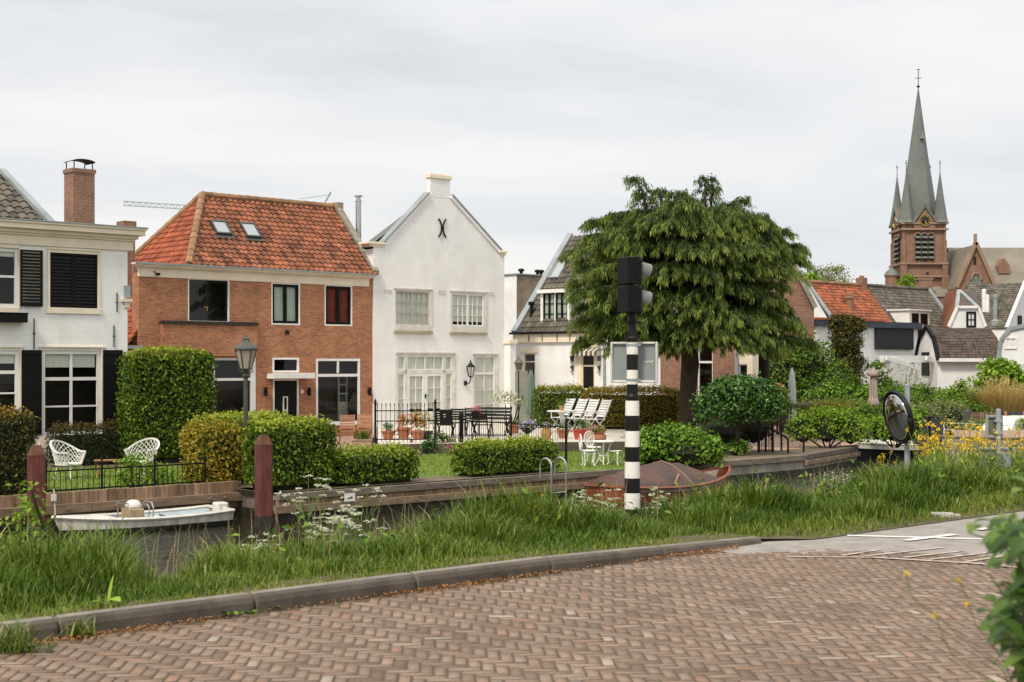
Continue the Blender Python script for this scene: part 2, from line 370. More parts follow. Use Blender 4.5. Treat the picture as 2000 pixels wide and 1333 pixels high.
mk = MB(); worn = S('worn_road_paint', (.52,.47,.41), (.31,.225,.17), .8, 9, lo=.36, hi=.6)
for a, b, wd in (((1540,1089),(1700,1090.5),.05), ((1700,1090.5),(1915,1103),.07), ((1915,1103),(2060,1118),.07), ((1645,1087),(1722,1075),.045), ((1692,1088),(1842,1071.5),.05),
                 ((1765,1091),(1882,1078),.05), ((1815,1095),(1942,1080),.05), ((1885,1100),(1990,1083),.05)):
    n_ = 14
    for i in range(n_):
        p = [a[0]+(b[0]-a[0])*(i+.0)/n_, a[1]+(b[1]-a[1])*(i+.0)/n_]; q = [a[0]+(b[0]-a[0])*(i+.97)/n_, a[1]+(b[1]-a[1])*(i+.97)/n_]
        mk.add(strip(p, q, wd*.8, .0095), [(0,1,2,3)])
struct(mk.build('worn_marking', worn))
# kerb of concrete stones, sinking to road level on the right
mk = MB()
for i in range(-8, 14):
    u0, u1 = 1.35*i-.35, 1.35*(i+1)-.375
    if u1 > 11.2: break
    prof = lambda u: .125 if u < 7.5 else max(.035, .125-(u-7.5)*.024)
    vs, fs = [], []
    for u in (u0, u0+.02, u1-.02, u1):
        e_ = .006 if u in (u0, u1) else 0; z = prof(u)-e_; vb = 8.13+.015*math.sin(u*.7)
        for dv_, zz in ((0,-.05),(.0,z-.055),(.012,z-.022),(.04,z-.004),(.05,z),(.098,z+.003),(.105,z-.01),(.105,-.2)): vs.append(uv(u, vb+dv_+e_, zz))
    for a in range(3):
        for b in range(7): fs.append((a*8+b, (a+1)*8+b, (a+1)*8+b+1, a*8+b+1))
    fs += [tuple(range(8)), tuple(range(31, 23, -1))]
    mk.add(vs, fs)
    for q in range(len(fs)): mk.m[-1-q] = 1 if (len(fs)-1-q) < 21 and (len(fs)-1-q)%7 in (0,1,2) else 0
struct(mk.build('kerb', [concrete, S('kerb_face_shade', (.115,.095,.075), (.06,.05,.04), .9, 4, bmp=.4)], smooth=False))  # front face and bevel: their shade put into a darker, weathered concrete colour
# verge falling to the water
def vz(u, v):
    k = 1.0 if u < 8.5 else max(.2, 1-(u-8.5)*.35)
    pr = ((7.9,.10*k-.014),(8.22,.098*k),(8.6,.08*k),(9.3,.0),(10.3,-.16),(11.1,-.34),(11.7,-.85),(12.6,-1.95))
    for (a,za),(b,zb) in zip(pr, pr[1:]):
        if v <= b: return za+(zb-za)*(max(v,a)-a)/(b-a)
    return -1.95
verge_m = S('verge_soil', (.09,.085,.03), (.075,.055,.03), .95, 4, bmp=.5)
mk = MB(); us = [-60,-20]+[i*.5 for i in range(-4, 60)]+[40,60,150]; vsn = [8.22,8.7,9.3,9.8,10.3,10.8,11.1,11.4,11.7,12.1,12.6]
for i in range(len(us)):
    for j in range(len(vsn)):
        vv = vsn[j] if not (j == 0 and us[i] > 10.9) else 7.97
        mk.v.append(tuple(uv(us[i], vv, vz(us[i], vv)+(random.uniform(-.02,.02) if j else 0))))
q = len(vsn)
for i in range(len(us)-1):
    for j in range(q-1): mk.f.append((i*q+j, (i+1)*q+j, (i+1)*q+j+1, i*q+j+1)); mk.t.append(.5); mk.m.append(0)
struct(mk.build('verge', verge_m, smooth=True))
# canal water
m, b = newmat('canal_water'); b.inputs['Base Color'].default_value = (.014,.012,.008,1); b.inputs['Roughness'].default_value = .04; b.inputs['IOR'].default_value = 1.33
wv = noise(5.5, 4, .6, stretch=(1, 1, 1)); bump(b, wv, .55, .06); water_m = m
WZ = -1.55
sheet('water', [uv(-150,8.5), uv(260,8.5), uv(260,40), uv(38.3,40), uv(38.3,27), uv(-150,27)], water_m, WZ)
# garden ground on the far bank
GZ = -1.0
pav_m = S('garden_paving', (.40,.33,.26), (.27,.215,.165), .9, 2.0, bmp=.3)
pale_pave = S('pale_paving', (.62,.57,.49), (.50,.45,.38), .85, 1.6)
lawn_m = S('lawn', (.16,.22,.04), (.11,.17,.03), .95, 2.2, bmp=.6, bscale=80)
sheet('ground', [uv(-150,26.3), uv(15.75,26.3), uv(15.75,24.7), uv(33.6,24.75), uv(38.0,26.1), uv(38.0,29.2), uv(330,33), uv(330,900), uv(-150,900)], S('garden_soil', (.17,.125,.08), (.10,.08,.05), .95, 1.1, bmp=.4), GZ)
def gpoly(name, pix, mat, z=GZ+.004):
    return sheet(name, [gr(x, y, z) for x, y in pix], mat, z)
gpoly('lawn', [(640,939),(1105,922),(1240,915),(1240,872),(1105,872),(660,900)], lawn_m)
gpoly('lawn', [(60,975),(470,950),(440,905),(60,918)], lawn_m)
gpoly('terrace', [(600,886),(880,886),(850,842),(600,842)], S('brick_terrace', (.36,.24,.17), (.26,.16,.11), .9, 3))
gpoly('terrace', [(1435,886),(1690,868),(1700,790),(1420,800)], S('pink_terrace', (.46,.31,.22), (.36,.24,.17), .9, 2))
# raised patio of the white gable house with its dark riser
PZ = -.70
pp = [(738,868.5),(862,866.5),(1235,862.5),(1235,815),(1000,822),(738,832)]
mb = MB(); tp = [gr(x, y, PZ) for x, y in pp]
mb.mi = 0; mb.add(tp, [tuple(range(6))])
mb.mi = 1
for a, b in zip(tp, tp[1:]+tp[:1]):
    mb.add([(a.x,a.y,GZ),(b.x,b.y,GZ),(b.x,b.y,PZ-.005),(a.x,a.y,PZ-.005)], [(0,1,2,3)])
struct(mb.build('patio', [pale_pave, S('dark_riser', (.12,.09,.07), (.07,.055,.045), .9, 3)]))

wet_shade = S('algae_shade', (.030,.026,.018), (.016,.015,.010), .5, 5, stretch=(2,2,1))  # dark waterline band: wet staining plus the shade there, put into its colour
# ---------------------------------------------------------------- quay walls (each a thing)
def quay(name, label, a, b, zt, top_w, planks=True, cap=.09, waler=None, mat_face=None, mat_cap=None):
    """a, b: world points along the front edge"""
    a = Vector((a.x,a.y,0)); b = Vector((b.x,b.y,0)); ln = (b-a).length; rot = math.atan2(b.y-a.y, b.x-a.x)
    t = thing(name, label, 'quay wall', (a.x,a.y,zt), rot)
    mb = MB(); x = 0
    while x < ln-.01:
        wd = min(random.uniform(.16,.22) if planks else random.uniform(1.6,2.4), ln-x); e_ = random.uniform(0,.012)
        mb.box(x+.003, x+wd-.003, .03-e_, .12, -1.2, -cap-.003 if planks != 2 else -.003+random.uniform(-.015,.0)); x += wd
    mb.build('planking', mat_face or wood_quay, t, bevel=.004)
    mb = MB(); mb.box(.0, ln, .012, .03, WZ-.3-zt, WZ+.17-zt); mb.build('wet_shade_band', wet_shade, t)
    if cap:
        mb = MB(); x = 0
        while x < ln-.01:
            wd = min(random.uniform(2.2,3.4), ln-x); mb.box(x+.004, x+wd-.004, -.03, top_w, -cap, 0); x += wd
        mb.build('cap_beam', mat_cap or wood_beam, t, bevel=.008)
    if waler:
        mb = MB(); x = -.1
        while x < ln-.05:
            wd = min(3.1, ln+.12-x); mb.box(x+.004, x+wd-.004, -.065, .03-.001, waler[0], waler[1])
            for q in (.5, wd-.5):
                mb.tube([(x+q,-.068,(waler[0]+waler[1])/2),(x+q,-.10,(waler[0]+waler[1])/2)], .035, 8, 0.0)
            x += wd
        mb.build('waler', wood_beam, t, bevel=.006)
    return t
quay('quay_wall', 'quay wall of brown vertical planks with a long bolted beam, behind the small white boat', uv(-6,26.2), uv(15.83,26.2), GZ+.17, .2, 2, 0, (-.42,-.24))
quay('quay_wall', 'short dark return of the plank quay beside the red post nearest the street lamp', uv(15.86,26.4), uv(15.86,24.75), GZ, .3, True, .08, mat_face=wood_grey, mat_cap=wood_grey)
quay('quay_wall', 'long low timber quay wall below the clipped hedges and lawn', uv(15.78,24.6), uv(27.6,24.6), GZ, .32, True, .14, (-.40,-.25), mat_face=wood_quay, mat_cap=wood_grey)
quay('quay_wall', 'quay wall with a stone-coloured cap beneath the white cast iron garden furniture', uv(27.6,24.55), uv(33.6,24.7), GZ+.02, .4, 0, .16, mat_face=concrete_grey, mat_cap=wood_grey)
quay('quay_wall', 'pale weathered quay wall with two long beams beside the black ladder', uv(33.62,24.7), uv(38.05,26.0), GZ+.03, .32, True, .15, (-.30,-.17), mat_face=S('pale_plank', (.42,.37,.30), (.20,.17,.135), .9, 2.2, stretch=(4,4,.6), tints=[(.7,.7,.7),(1.1,1.1,1.1)], bmp=.4), mat_cap=wood_grey)
quay('quay_wall', 'dark quay wall at the mooring behind the moored cabin boats', uv(38.08,26.02), uv(38.2,29.3), GZ, .3, 0, .15, mat_face=concrete_grey, mat_cap=wood_grey)
quay('quay_wall', 'far quay wall of the terrace behind the tan covered cruiser', uv(38.2,29.3), uv(70,30.6), GZ, .3, 0, .15, mat_face=concrete_grey, mat_cap=wood_grey)
# ================================================================ houses along the far bank
class Fac:
    """a facade: local x along it, y into the house, z up from the ground; turns photo pixels into local metres"""
    def __init__(s, px, v, zb=GZ, th=TH):
        s.th = th; s.c, s.n = math.cos(th), math.sin(th)
        Y = Yv(px, v) if th == TH else v
        s.O = Vector(((px-1000)/F*Y, Y, zb)); s.zb = zb
    def x(s, px, y=0):
        k = (px-1000)/F; X0, Y0 = s.O.x-s.n*y, s.O.y+s.c*y
        return (k*Y0-X0)/(s.c-k*s.n)
    def dep(s, px, y=0): return s.O.y+s.c*y+s.n*s.x(px, y)
    def z(s, px, py, y=0): return CH+(HZ-py)/F*s.dep(px, y)-s.zb
    def q(s, px, py, y=0): return s.x(px, y), s.z(px, py, y)
    def r(s, x0, y0, x1, y1, y=0):
        m_ = (x0+x1)/2; return (s.x(x0,y), s.x(x1,y), s.z(m_,y1,y), s.z(m_,y0,y))
def walls(mb, x0, x1, z0, z1, holes, y=0.0, rev=.13):
    xs = sorted({x0, x1, *[min(max(h[i],x0),x1) for h in holes for i in (0,1)]}); zs = sorted({z0, z1, *[min(max(h[i],z0),z1) for h in holes for i in (2,3)]})
    for a, b in zip(xs, xs[1:]):
        for c, d in zip(zs, zs[1:]):
            cx, cz = (a+b)/2, (c+d)/2
            if any(h[0] < cx < h[1] and h[2] < cz < h[3] for h in holes): continue
            mb.add([(a,y,c),(b,y,c),(b,y,d),(a,y,d)], [(0,1,2,3)])
    for h in holes:
        a, b, c, d = h; r = y+rev
        mb.add([(a,y,c),(b,y,c),(b,y,d),(a,y,d),(a,r,c),(b,r,c),(b,r,d),(a,r,d)], [(0,4,5,1),(1,5,6,2),(2,6,7,3),(3,7,4,0)])
def window(par, r, fm, y=.05, b=.07, vx=(), hz=(), bw=.035, cur=None, name='window', th=.06, gl=True, cur_rect=None):
    """frame with glazing bars (fractions), glass pane, curtain"""
    x0, x1, z0, z1 = r; mb = MB()
    mb.box(x0,x0+b,y,y+th,z0,z1); mb.box(x1-b,x1,y,y+th,z0,z1); mb.box(x0+b,x1-b,y+.002,y+th,z0,z0+b); mb.box(x0+b,x1-b,y+.002,y+th,z1-b,z1)
    for f in vx:
        f, ww = f if isinstance(f, tuple) else (f, bw); xx = x0+(x1-x0)*f; mb.box(xx-ww/2,xx+ww/2,y+.01,y+th-.01,z0+b,z1-b)
    for f in hz:
        f, ww = f if isinstance(f, tuple) else (f, bw); zz = z0+(z1-z0)*f; mb.box(x0+b,x1-b,y+.014,y+th-.014,zz-ww/2,zz+ww/2)
    o = mb.build(name, fm, par)
    if gl:
        p = MB(); p.add([(x0+b*.8,y+th*.6,z0+b*.8),(x1-b*.8,y+th*.6,z0+b*.8),(x1-b*.8,y+th*.6,z1-b*.8),(x0+b*.8,y+th*.6,z1-b*.8)], [(0,1,2,3)]); p.build('pane', glass, o)
    if cur:
        cx0, cx1, cz0, cz1 = cur_rect or (0,1,0,1); xa, xb, za, zb = x0+(x1-x0)*cx0, x0+(x1-x0)*cx1, z0+(z1-z0)*cz0, z0+(z1-z0)*cz1
        p = MB(); n = 24
        vs = [(xa+(xb-xa)*i/n, y+th+.012+.003*math.sin(i*2.1)+.003*math.sin(i*.9), z) for z in (za, zb) for i in range(n+1)]
        p.add(vs, [(i,i+1,n+2+i,n+1+i) for i in range(n)]); p.build('curtain', cur, o, smooth=True)
    return o
def pantiles(mb, o, ex, eu, rng_, cw=.235, rh=.235, seg=6, amp=.042, step=.042, flip=1):
    """rng_: list of (b, amin, amax) along the slope; tiles laid from eave upward"""
    o, ex, eu = Vector(o), Vector(ex).normalized(), Vector(eu).normalized(); en = ex.cross(eu).normalized()
    if en.z < 0: en = -en
    def lim(b):
        for (b0,l0,h0),(b1,l1,h1) in zip(rng_, rng_[1:]):
            if b <= b1: f = (b-b0)/max(b1-b0,1e-6); return l0+(l1-l0)*f, h0+(h1-h0)*f
        return rng_[-1][1:]
    bm = rng_[-1][0]; rows = max(1, round(bm/rh)); rh = bm/rows
    amn, amx = min(q[1] for q in rng_), max(q[2] for q in rng_); c0 = math.floor(amn/cw)
    for r in range(rows):
        b0, b1 = r*rh-(.02 if r else 0), (r+1)*rh+.0
        l0, h0 = lim(max(b0,0)); l1, h1 = lim(min(b1,bm))
        for c in range(c0, math.ceil(amx/cw)):
            a0 = c*cw
            if a0+cw < min(l0,l1) or a0 > max(h0,h1): continue
            t = random.random(); dj = random.uniform(-.008,.008); vs = []
            for bb, lo, hi, lift in ((b0,l0,h0,step),(b1,l1,h1,0)):
                for i in range(seg+1):
                    ph = i/seg; w_ = amp*(math.sin(2*math.pi*ph*flip)*.75+.25*math.cos(4*math.pi*ph))
                    vs.append(o+ex*min(max(a0+ph*cw,lo),hi)+eu*(bb+dj*(lift>0))+en*(w_+lift))
            n = seg+1
            vs += [vs[i]-en*(step+.012) for i in range(n)]
            mb.add(vs, [(i,i+1,n+i+1,n+i) for i in range(seg)]+[(2*n+i,2*n+i+1,i+1,i) for i in range(seg)], t)
def roofsheet(mb, pts, t=None): mb.add(pts, [tuple(range(len(pts)))], t)
def ridge(mb, a, b, r=.12, ln=.36):
    a, b = Vector(a), Vector(b); d = b-a; n = max(1, round(d.length/ln)); u = d/n
    for i in range(n):
        p, q = a+u*i-u*.04, a+u*(i+1)+u*.04
        mb.tube([p, q], [r*random.uniform(1.0,1.12), r*.93], 8, random.random())
def shell(mb, x0, x1, y0, y1, z0, z1, skip=()):
    """outer side/back faces of a box"""
    if 'l' not in skip: mb.add([(x0,y1,z0),(x0,y0,z0),(x0,y0,z1),(x0,y1,z1)], [(0,1,2,3)])
    if 'r' not in skip: mb.add([(x1,y0,z0),(x1,y1,z0),(x1,y1,z1),(x1,y0,z1)], [(0,1,2,3)])
    if 'b' not in skip: mb.add([(x1,y1,z0),(x0,y1,z0),(x0,y1,z1),(x1,y1,z1)], [(0,1,2,3)])
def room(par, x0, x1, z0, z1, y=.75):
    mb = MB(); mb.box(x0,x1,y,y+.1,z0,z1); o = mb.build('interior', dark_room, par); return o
def louvre(par, r, y, mat, name='shutter', n=14, gap=.55, frame=.05):
    x0, x1, z0, z1 = r; mb = MB()
    mb.box(x0,x0+frame,y,y+.05,z0,z1); mb.box(x1-frame,x1,y,y+.05,z0,z1); mb.box(x0+frame,x1-frame,y+.002,y+.048,z0,z0+frame*1.3); mb.box(x0+frame,x1-frame,y+.002,y+.048,z1-frame,z1)
    h = (z1-z0-2*frame)/n
    for i in range(n):
        z = z0+frame+h*(i+.5); s = h*gap*.9
        mb.add([(x0+frame,y+.004,z-s/2-.01),(x1-frame,y+.004,z-s/2-.01),(x1-frame,y+.046,z+s/2),(x0+frame,y+.046,z+s/2)], [(0,1,2,3)])
        mb.add([(x0+frame,y+.004,z-s/2-.022),(x1-frame,y+.004,z-s/2-.022),(x1-frame,y+.004,z-s/2-.01),(x0+frame,y+.004,z-s/2-.01)], [(0,1,2,3)])
    return mb.build(name, mat, par)
def molding(mb, x0, x1, steps, y=0):
    """stacked cornice profile: (projection, z0, z1)"""
    for p, a, b in steps: mb.box(x0-p*.0, x1+p*.0, y-p, y+.02, a, b)
def lamp_box(par, x, z, name='wall_lamp'):
    mb = MB(); mb.lathe([(.055,-.15),(.06,-.14),(.06,.14),(.055,.15)], (x,-.11,z), 12); mb.box(x-.03,x+.03,-.06,.0,z-.05,z+.05); return mb.build(name, black_paint, par)

# ---------------------------------------------------------------- white house on the left
H = Fac(249, 36.8); ho = thing('white_house', 'white painted brick house with cream cornice and black louvred shutters, at the left edge', 'house', H.O, TH)
x0, x1 = H.x(-260), 0.0
rU1, rU2 = H.r(-40,484,36,600), H.r(92,490,195,612); rG1, rG2 = H.r(-52,685,38,812), H.r(82,685,197,850)
zc = H.z(150,470)
mb = MB(); walls(mb, x0, x1, 0, zc+.25, [rU1,rU2,rG1,rG2]); shell(mb, x0, x1, 0, 7, 0, zc+.25); mb.add([(x0,.0,zc+.24),(x1,0,zc+.24),(x1,7,zc+.24),(x0,7,zc+.24)],[(0,1,2,3)])
mb.build('wall', white_brick, ho)
mb = MB(); zt = H.z(0,430); xe = .16
for p, a, b in ((.05,zt-.62,zt-.36),(.10,zt-.36,zt-.30),(.16,zt-.30,zt-.2),(.30,zt-.2,zt-.06),(.34,zt-.06,zt)):
    mb.box(x0, xe+p-.16+.1, -p, 1.2, a, b); 
mb.build('cornice', cream, ho, bevel=.012)
mb = MB(); mb.box(x0, xe+.30, -.36, 7, zt+.001, zt+.035); mb.build('gutter_edge', zinc, ho)
# hipped tile roof set back behind the cornice, with a grey zinc edge
ys = 1.3; xa, za = H.q(0,340,ys+2.6); xb, zb = H.q(105,432,ys)
mb = MB(); pantiles(mb, (xb,ys,zt-.1), (-1,0,0), (0,2.6,za-zt+.1), [(0,0,9),(math.hypot(2.6,za-zt+.1),xb-xa,9)], .26, .33); 
mb.build('roof', tile_grey, ho)
mb = MB(); mb.bar((xb+.1,ys-.05,zt-.02),(xa+.05,ys+2.6,za+.12),.22,.10); mb.build('roof_edge', zinc, ho)
mb = MB(); mb.add([(xb,ys,zt-.1),(xa,ys+2.6,za),(xa,ys+2.7,zt-.1)],[(0,1,2)]); mb.add([(xb,ys,zt-.1),(xa,ys+5.2,zt-.1),(xa,ys+2.6,za)],[(0,1,2)]); mb.build('roof_side', tile_grey, ho)
# chimney with iron cowl
yc = 3.0; ca, cb = H.x(143,yc), H.x(185,yc); czt = H.z(164,330,yc)
mb = MB(); mb.box(ca,cb,yc,yc+.62,zt-.3,czt-.12); mb.box(ca-.03,cb+.03,yc-.03,yc+.65,czt-.12,czt); ch = mb.build('chimney', brown_brick, ho)
mb = MB()
for xx in (ca+.05,cb-.05):
    for yy in (yc+.05,yc+.57): mb.bar((xx,yy,czt),(xx,yy,czt+.22),.025)
n=8
for i in range(n):
    a0=math.pi*i/n; a1=math.pi*(i+1)/n; cxm=(ca+cb)/2; rr=(cb-ca)/2+.02
    mb.add([(cxm-rr*math.cos(a0),yc-.02,czt+.2+.09*math.sin(a0)),(cxm-rr*math.cos(a1),yc-.02,czt+.2+.09*math.sin(a1)),(cxm-rr*math.cos(a1),yc+.64,czt+.2+.09*math.sin(a1)),(cxm-rr*math.cos(a0),yc+.64,czt+.2+.09*math.sin(a0))],[(0,1,2,3)])
mb.build('cowl', iron, ch)
# windows
window(ho, rU1, white_paint, .02, .09, vx=(.5,), hz=((.52,.06),), cur=curtain_pale, cur_rect=(0,1,.86,1))
fr = MB(); a,b,c,d = rU1; fr.box(a-.1,b+.02,-.03,.02,c-.16,c-.0); fr.box(b,b+.05,-.025,.06,c,d+.06); fr.box(a,b,-.026,.06,d,d+.07); fr.build('window_trim', cream, ho, bevel=.008)
a,b,c,d = rU2; fr = MB(); fr.box(a-.03,b+.03,-.045,.06,c-.02,c+.14); fr.box(a,a+.075,-.03,.05,c+.14,d); fr.box(b-.075,b,-.03,.05,c+.14,d); fr.box(a+.075,b-.075,-.028,.05,d-.08,d+.0); fr.box(a-.02,b+.02,-.05,.04,d+.003,d+.05)
wf = fr.build('window', cream, ho, bevel=.006)
mid = (a+b)/2
for q in ((a+.08,mid-.004,c+.15,d-.085),(mid+.004,b-.08,c+.15,d-.085)): louvre(wf, q, -.005, black_paint, 'shutter', 15, 1.25)
a,b,c,d = H.r(38,489,81,599); s = louvre(ho, (a,b,c,d), -.09, black_paint, 'shutter', 16, .45)
a,b,c,d = H.r(-40,613,46,630); mb = MB(); mb.box(a,b,-.28,-.02,c,d); mb.box(a-.02,b+.02,-.3,-.0,d,d+.03); mb.build('flower_box', black_paint, ho, bevel=.008)
for rr in (rG1, rG2):
    o = window(ho, rr, white_paint, .03, .10, vx=((.5,.07),), hz=((.34,.045),(.665,.09)), cur=curtain_pale, cur_rect=(.08,.92,.80,.97))
    a,b,c,d = rr; fr = MB(); fr.box(b,b+.09,-.03,.09,c,d+.07); fr.box(a-.07,a,-.03,.09,c,d+.07); fr.box(a-.1,b+.12,-.05,.09,d+.072,d+.12); fr.box(a-.08,b+.1,-.05,.09,c-.32,c-.002); fr.build('window_trim', cream, ho, bevel=.008)
for px in ((41,80),(200,238)):
    a,b,c,d = H.r(px[0],684,px[1],850); mb = MB(); mb.box(a,b,-.06,-.012,c,d)
    for zz in (c+.1,d-.12): mb.box(a+.02,b-.02,-.075,-.058,zz,zz+.05)
    mb.box((a+b)/2-.004,(a+b)/2+.004,-.066,-.058,c,d); mb.build('shutter', black_paint, ho, bevel=.006)
for px, ya, yb in ((66,622,682),(222,636,678),(228,572,610)):
    xx = H.x(px); mb = MB(); mb.bar((xx,-.02,H.z(px,yb)),(xx,-.02,H.z(px,ya)),.022); mb.bar((xx-.04,-.02,H.z(px,(ya+yb)/2)),(xx+.04,-.02,H.z(px,(ya+yb)/2)),.02); mb.build('wall_anchor', iron, ho)
xx = H.x(243); mb = MB(); mb.box(xx-.02,xx+.16,-.05,.14,H.z(243,582),H.z(243,558)); mb.build('rain_hopper', galv, ho)
mb = MB(); mb.box(xx-.12,xx+.2,-.10,.2,H.z(243,590),H.z(243,584)); mb.box(xx-.02,xx+.14,-.06,.1,H.z(243,601),H.z(243,590)-.003); mb.build('bracket', cream, ho)
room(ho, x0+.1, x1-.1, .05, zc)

# ---------------------------------------------------------------- red brick house
B = Fac(271, 42.5); bo = thing('brick_house', 'red brick house with orange pantile hip roof and two skylights, beside the white gable house', 'house', B.O, TH)
x1 = B.x(731); zw = B.z(500,538)+.05; dp = 4.85
ze = B.z(271,514)
R = lambda *q: B.r(*q)
hU1,hU2,hU3 = R(367,545,448,630), R(530,553,586,635), R(634,557,688,637)
hG1,hT,hD,hG2 = R(415,699,494,836), R(532,699,584,728), R(533,741,583,842), R(617,701,703,828)
hD = (hD[0],hD[1],.0,hD[3])
mb = MB(); walls(mb, 0, x1, 0, ze-.1, [hU1,hU2,hU3,hG1,hT,hD,hG2]); shell(mb, 0, x1, 0, dp, 0, 3.3, 'r'); mb.add([(x1,dp,0),(0,dp,0),(0,dp,ze),(x1,dp,ze)],[(0,1,2,3)])
yr = 2.4; xa, za = B.q(395,378,yr); xr, zr = B.q(656,394,yr); xp = B.x(367,-.1); zr2 = (za+zr)/2-.17
mb.add([(x1,0,0),(x1,dp,0),(x1,dp,ze),(x1,yr,zr2-.02),(x1,0,ze)],[(0,1,2,3,4)])
mb.add([(0,.45,0),(0,0,0),(0,0,ze-.05),(0,.45,ze-.05)],[(0,1,2,3)]); mb.add([(0,.45,3),(xp,.45,3),(xp,.45,ze-.05),(0,.45,ze-.05)],[(3,2,1,0)])
mb.build('wall', red_brick, bo)
mb = MB(); xl, xr_ = B.x(266,-.3), B.x(739,-.3)
for p, a, b in ((.04,ze-.44,ze-.16),(.10,ze-.16,ze-.11),(.20,ze-.11,ze-.05),(.26,ze-.05,ze)): mb.box(xl+.26-p, xr_-.26+p, -p, .05, a, b)
mb.build('cornice', cream, bo, bevel=.01)
mb = MB(); mb.box(0,x1,.05,.4,ze-.3,ze-.02); mb.box(xl,xr_,-.28,-.262,ze-.035,ze+.02); mb.build('gutter', zinc, bo)
# front pantile slope
h_ = zr2-ze; sl = math.hypot(yr+.2, h_)
mb = MB(); pantiles(mb, (0,-.2,ze+.02), (1,0,0), (0,yr+.2,h_), [(0,xp,x1+.05),(sl,xa,x1+.05)]); mb.build('roof', tile_orange, bo)
rf = bo.children[-1]
# left slope running down to the low eave
el = 3.25; xe_ = -.35; run = xp-xe_; slp = math.hypot(run, ze-el)
mb = MB(); dx = xa-xp; up1 = Vector((dx,0,h_)); s1 = up1.length
# upper hip triangle: along y
pantiles(mb, (xp,dp/2-.1,ze+.02), (0,-1,0), up1, [(0,-dp/2-.1,dp/2+.1),(s1,-.02,.02)], flip=-1, cw=.22)
pantiles(mb, (xe_,dp/2-.1,el), (0,-1,0), (run,0,ze+.02-el), [(0,-dp/2-.1,dp/2-.18),(slp,-dp/2-.1,dp/2-.18)], flip=-1, cw=.22)
mb.build('side_roof', tile_bright, bo)
mb = MB(); roofsheet(mb, [(xp,dp,ze),(xa,yr,zr2),(x1,yr,zr2),(x1,dp,ze)]); mb.build('back_roof', tile_orange, bo)
mb = MB(); ridge(mb, (xp,-.15,ze+.04), (xa,yr,zr2+.05), .14, .34); ridge(mb, (xp,dp+.05,ze+.04), (xa,yr,zr2+.05), .13, .34); mb.build('hip_tiles', tile_old, rf)
mb = MB(); ridge(mb, (xa,yr,zr2+.05), (x1,yr,zr2+.04), .12); mb.build('ridge_tiles', tile_old, rf)
mb = MB(); mb.bar((x1-.02,-.12,ze+.1),(x1-.02,yr,zr2+.12),.26,.16); mb.box(x1-.16,x1+.14,yr-.25,yr+.15,zr2-.05,zr2+.2); mb.build('verge_coping', stone_old, bo, bevel=.02)
mb = MB(); mb.box(xe_-.12,xe_+.02,-.0,dp,el-.14,el-.03); mb.tube([(xe_+.18,-.07,el-.1),(xe_+.18,-.07,.2)],.05,8); mb.box(xe_-.1,xe_+.45,-.1,.0,el-.12,el-.02); mb.build('downpipe', galv, bo)
yc = 2.2; a, b = B.x(243,yc), B.x(264,yc); mb = MB(); mb.box(a,b,yc,yc+.5,2.5,B.z(252,444,yc)); mb.box(a-.03,b+.03,yc-.03,yc+.53,B.z(252,444,yc)+.002,B.z(252,432,yc)); mb.build('chimney', brown_brick, bo)
# skylights on the slope
def onroof(px, py):
    # intersect view ray with front slope plane
    o = Vector((0,0,CH))-B.O; d = at(px,py,1)-Vector((0,0,CH)); rot = Matrix.Rotation(-TH,3,'Z'); o = rot@o; d = rot@d
    n_ = Vector((0,-h_,yr+.2)).normalized(); p0 = Vector((0,-.2,ze+.06)); t = (p0-o).dot(n_)/d.dot(n_); return o+d*t
eu = Vector((0,yr+.2,h_)).normalized(); en = Vector((0,-h_,yr+.2)).normalized()
for q in (((409,433),(452,461)),((465,437),(511,467))):
    a = onroof(*q[0]); b = onroof(*q[1]); wd = .62; p = Vector((0,0,0))+(a+b)/2; hl = abs((a-b).dot(eu))/2
    M_ = Matrix.Translation(p)@Matrix(((1,eu.x,en.x,0),(0,eu.y,en.y,0),(0,eu.z,en.z,0),(0,0,0,1)))
    mb = MB(); mb.M = M_; w2 = wd/2
    mb.box(-w2,-w2+.06,-hl,hl,-.02,.10); mb.box(w2-.06,w2,-hl,hl,-.02,.10); mb.box(-w2+.06,w2-.06,-hl,-hl+.07,-.02,.098); mb.box(-w2+.06,w2-.06,hl-.07,hl,-.02,.098); mb.box(-w2-.05,w2+.05,-hl-.16,-hl-.003,-.01,.03)
    s = mb.build('skylight', S('skylight_metal',(.07,.075,.07),rough=.4,metal=.3) if 'skylight_metal' not in bpy.data.materials else bpy.data.materials['skylight_metal'], rf)
    mb = MB(); mb.M = M_; mb.box(-w2+.06,w2-.06,-hl+.07,hl-.07,.04,.075); mg = bpy.data.materials.get('sky_glass')
    if not mg:
        mg, bb = newmat('sky_glass'); bb.inputs['Base Color'].default_value=(.30,.33,.33,1); bb.inputs['Roughness'].default_value=.06; bb.inputs['Specular IOR Level'].default_value=1.0; bb.inputs['Coat Weight'].default_value=.6
    mb.build('pane', mg, s)
# antenna shape on the ridge, made for the distant crane
p = B.q(634,392,yr); q = B.q(646,376,yr); mb = MB(); mb.bar((p[0],yr,p[1]-.1),(q[0],yr,q[1]),.05); qa = B.q(585,389,yr); mb.bar((qa[0],yr,qa[1]),(q[0]-.05,yr,q[1]-.1),.018); mb.build('far_crane_jib', galv, bo)
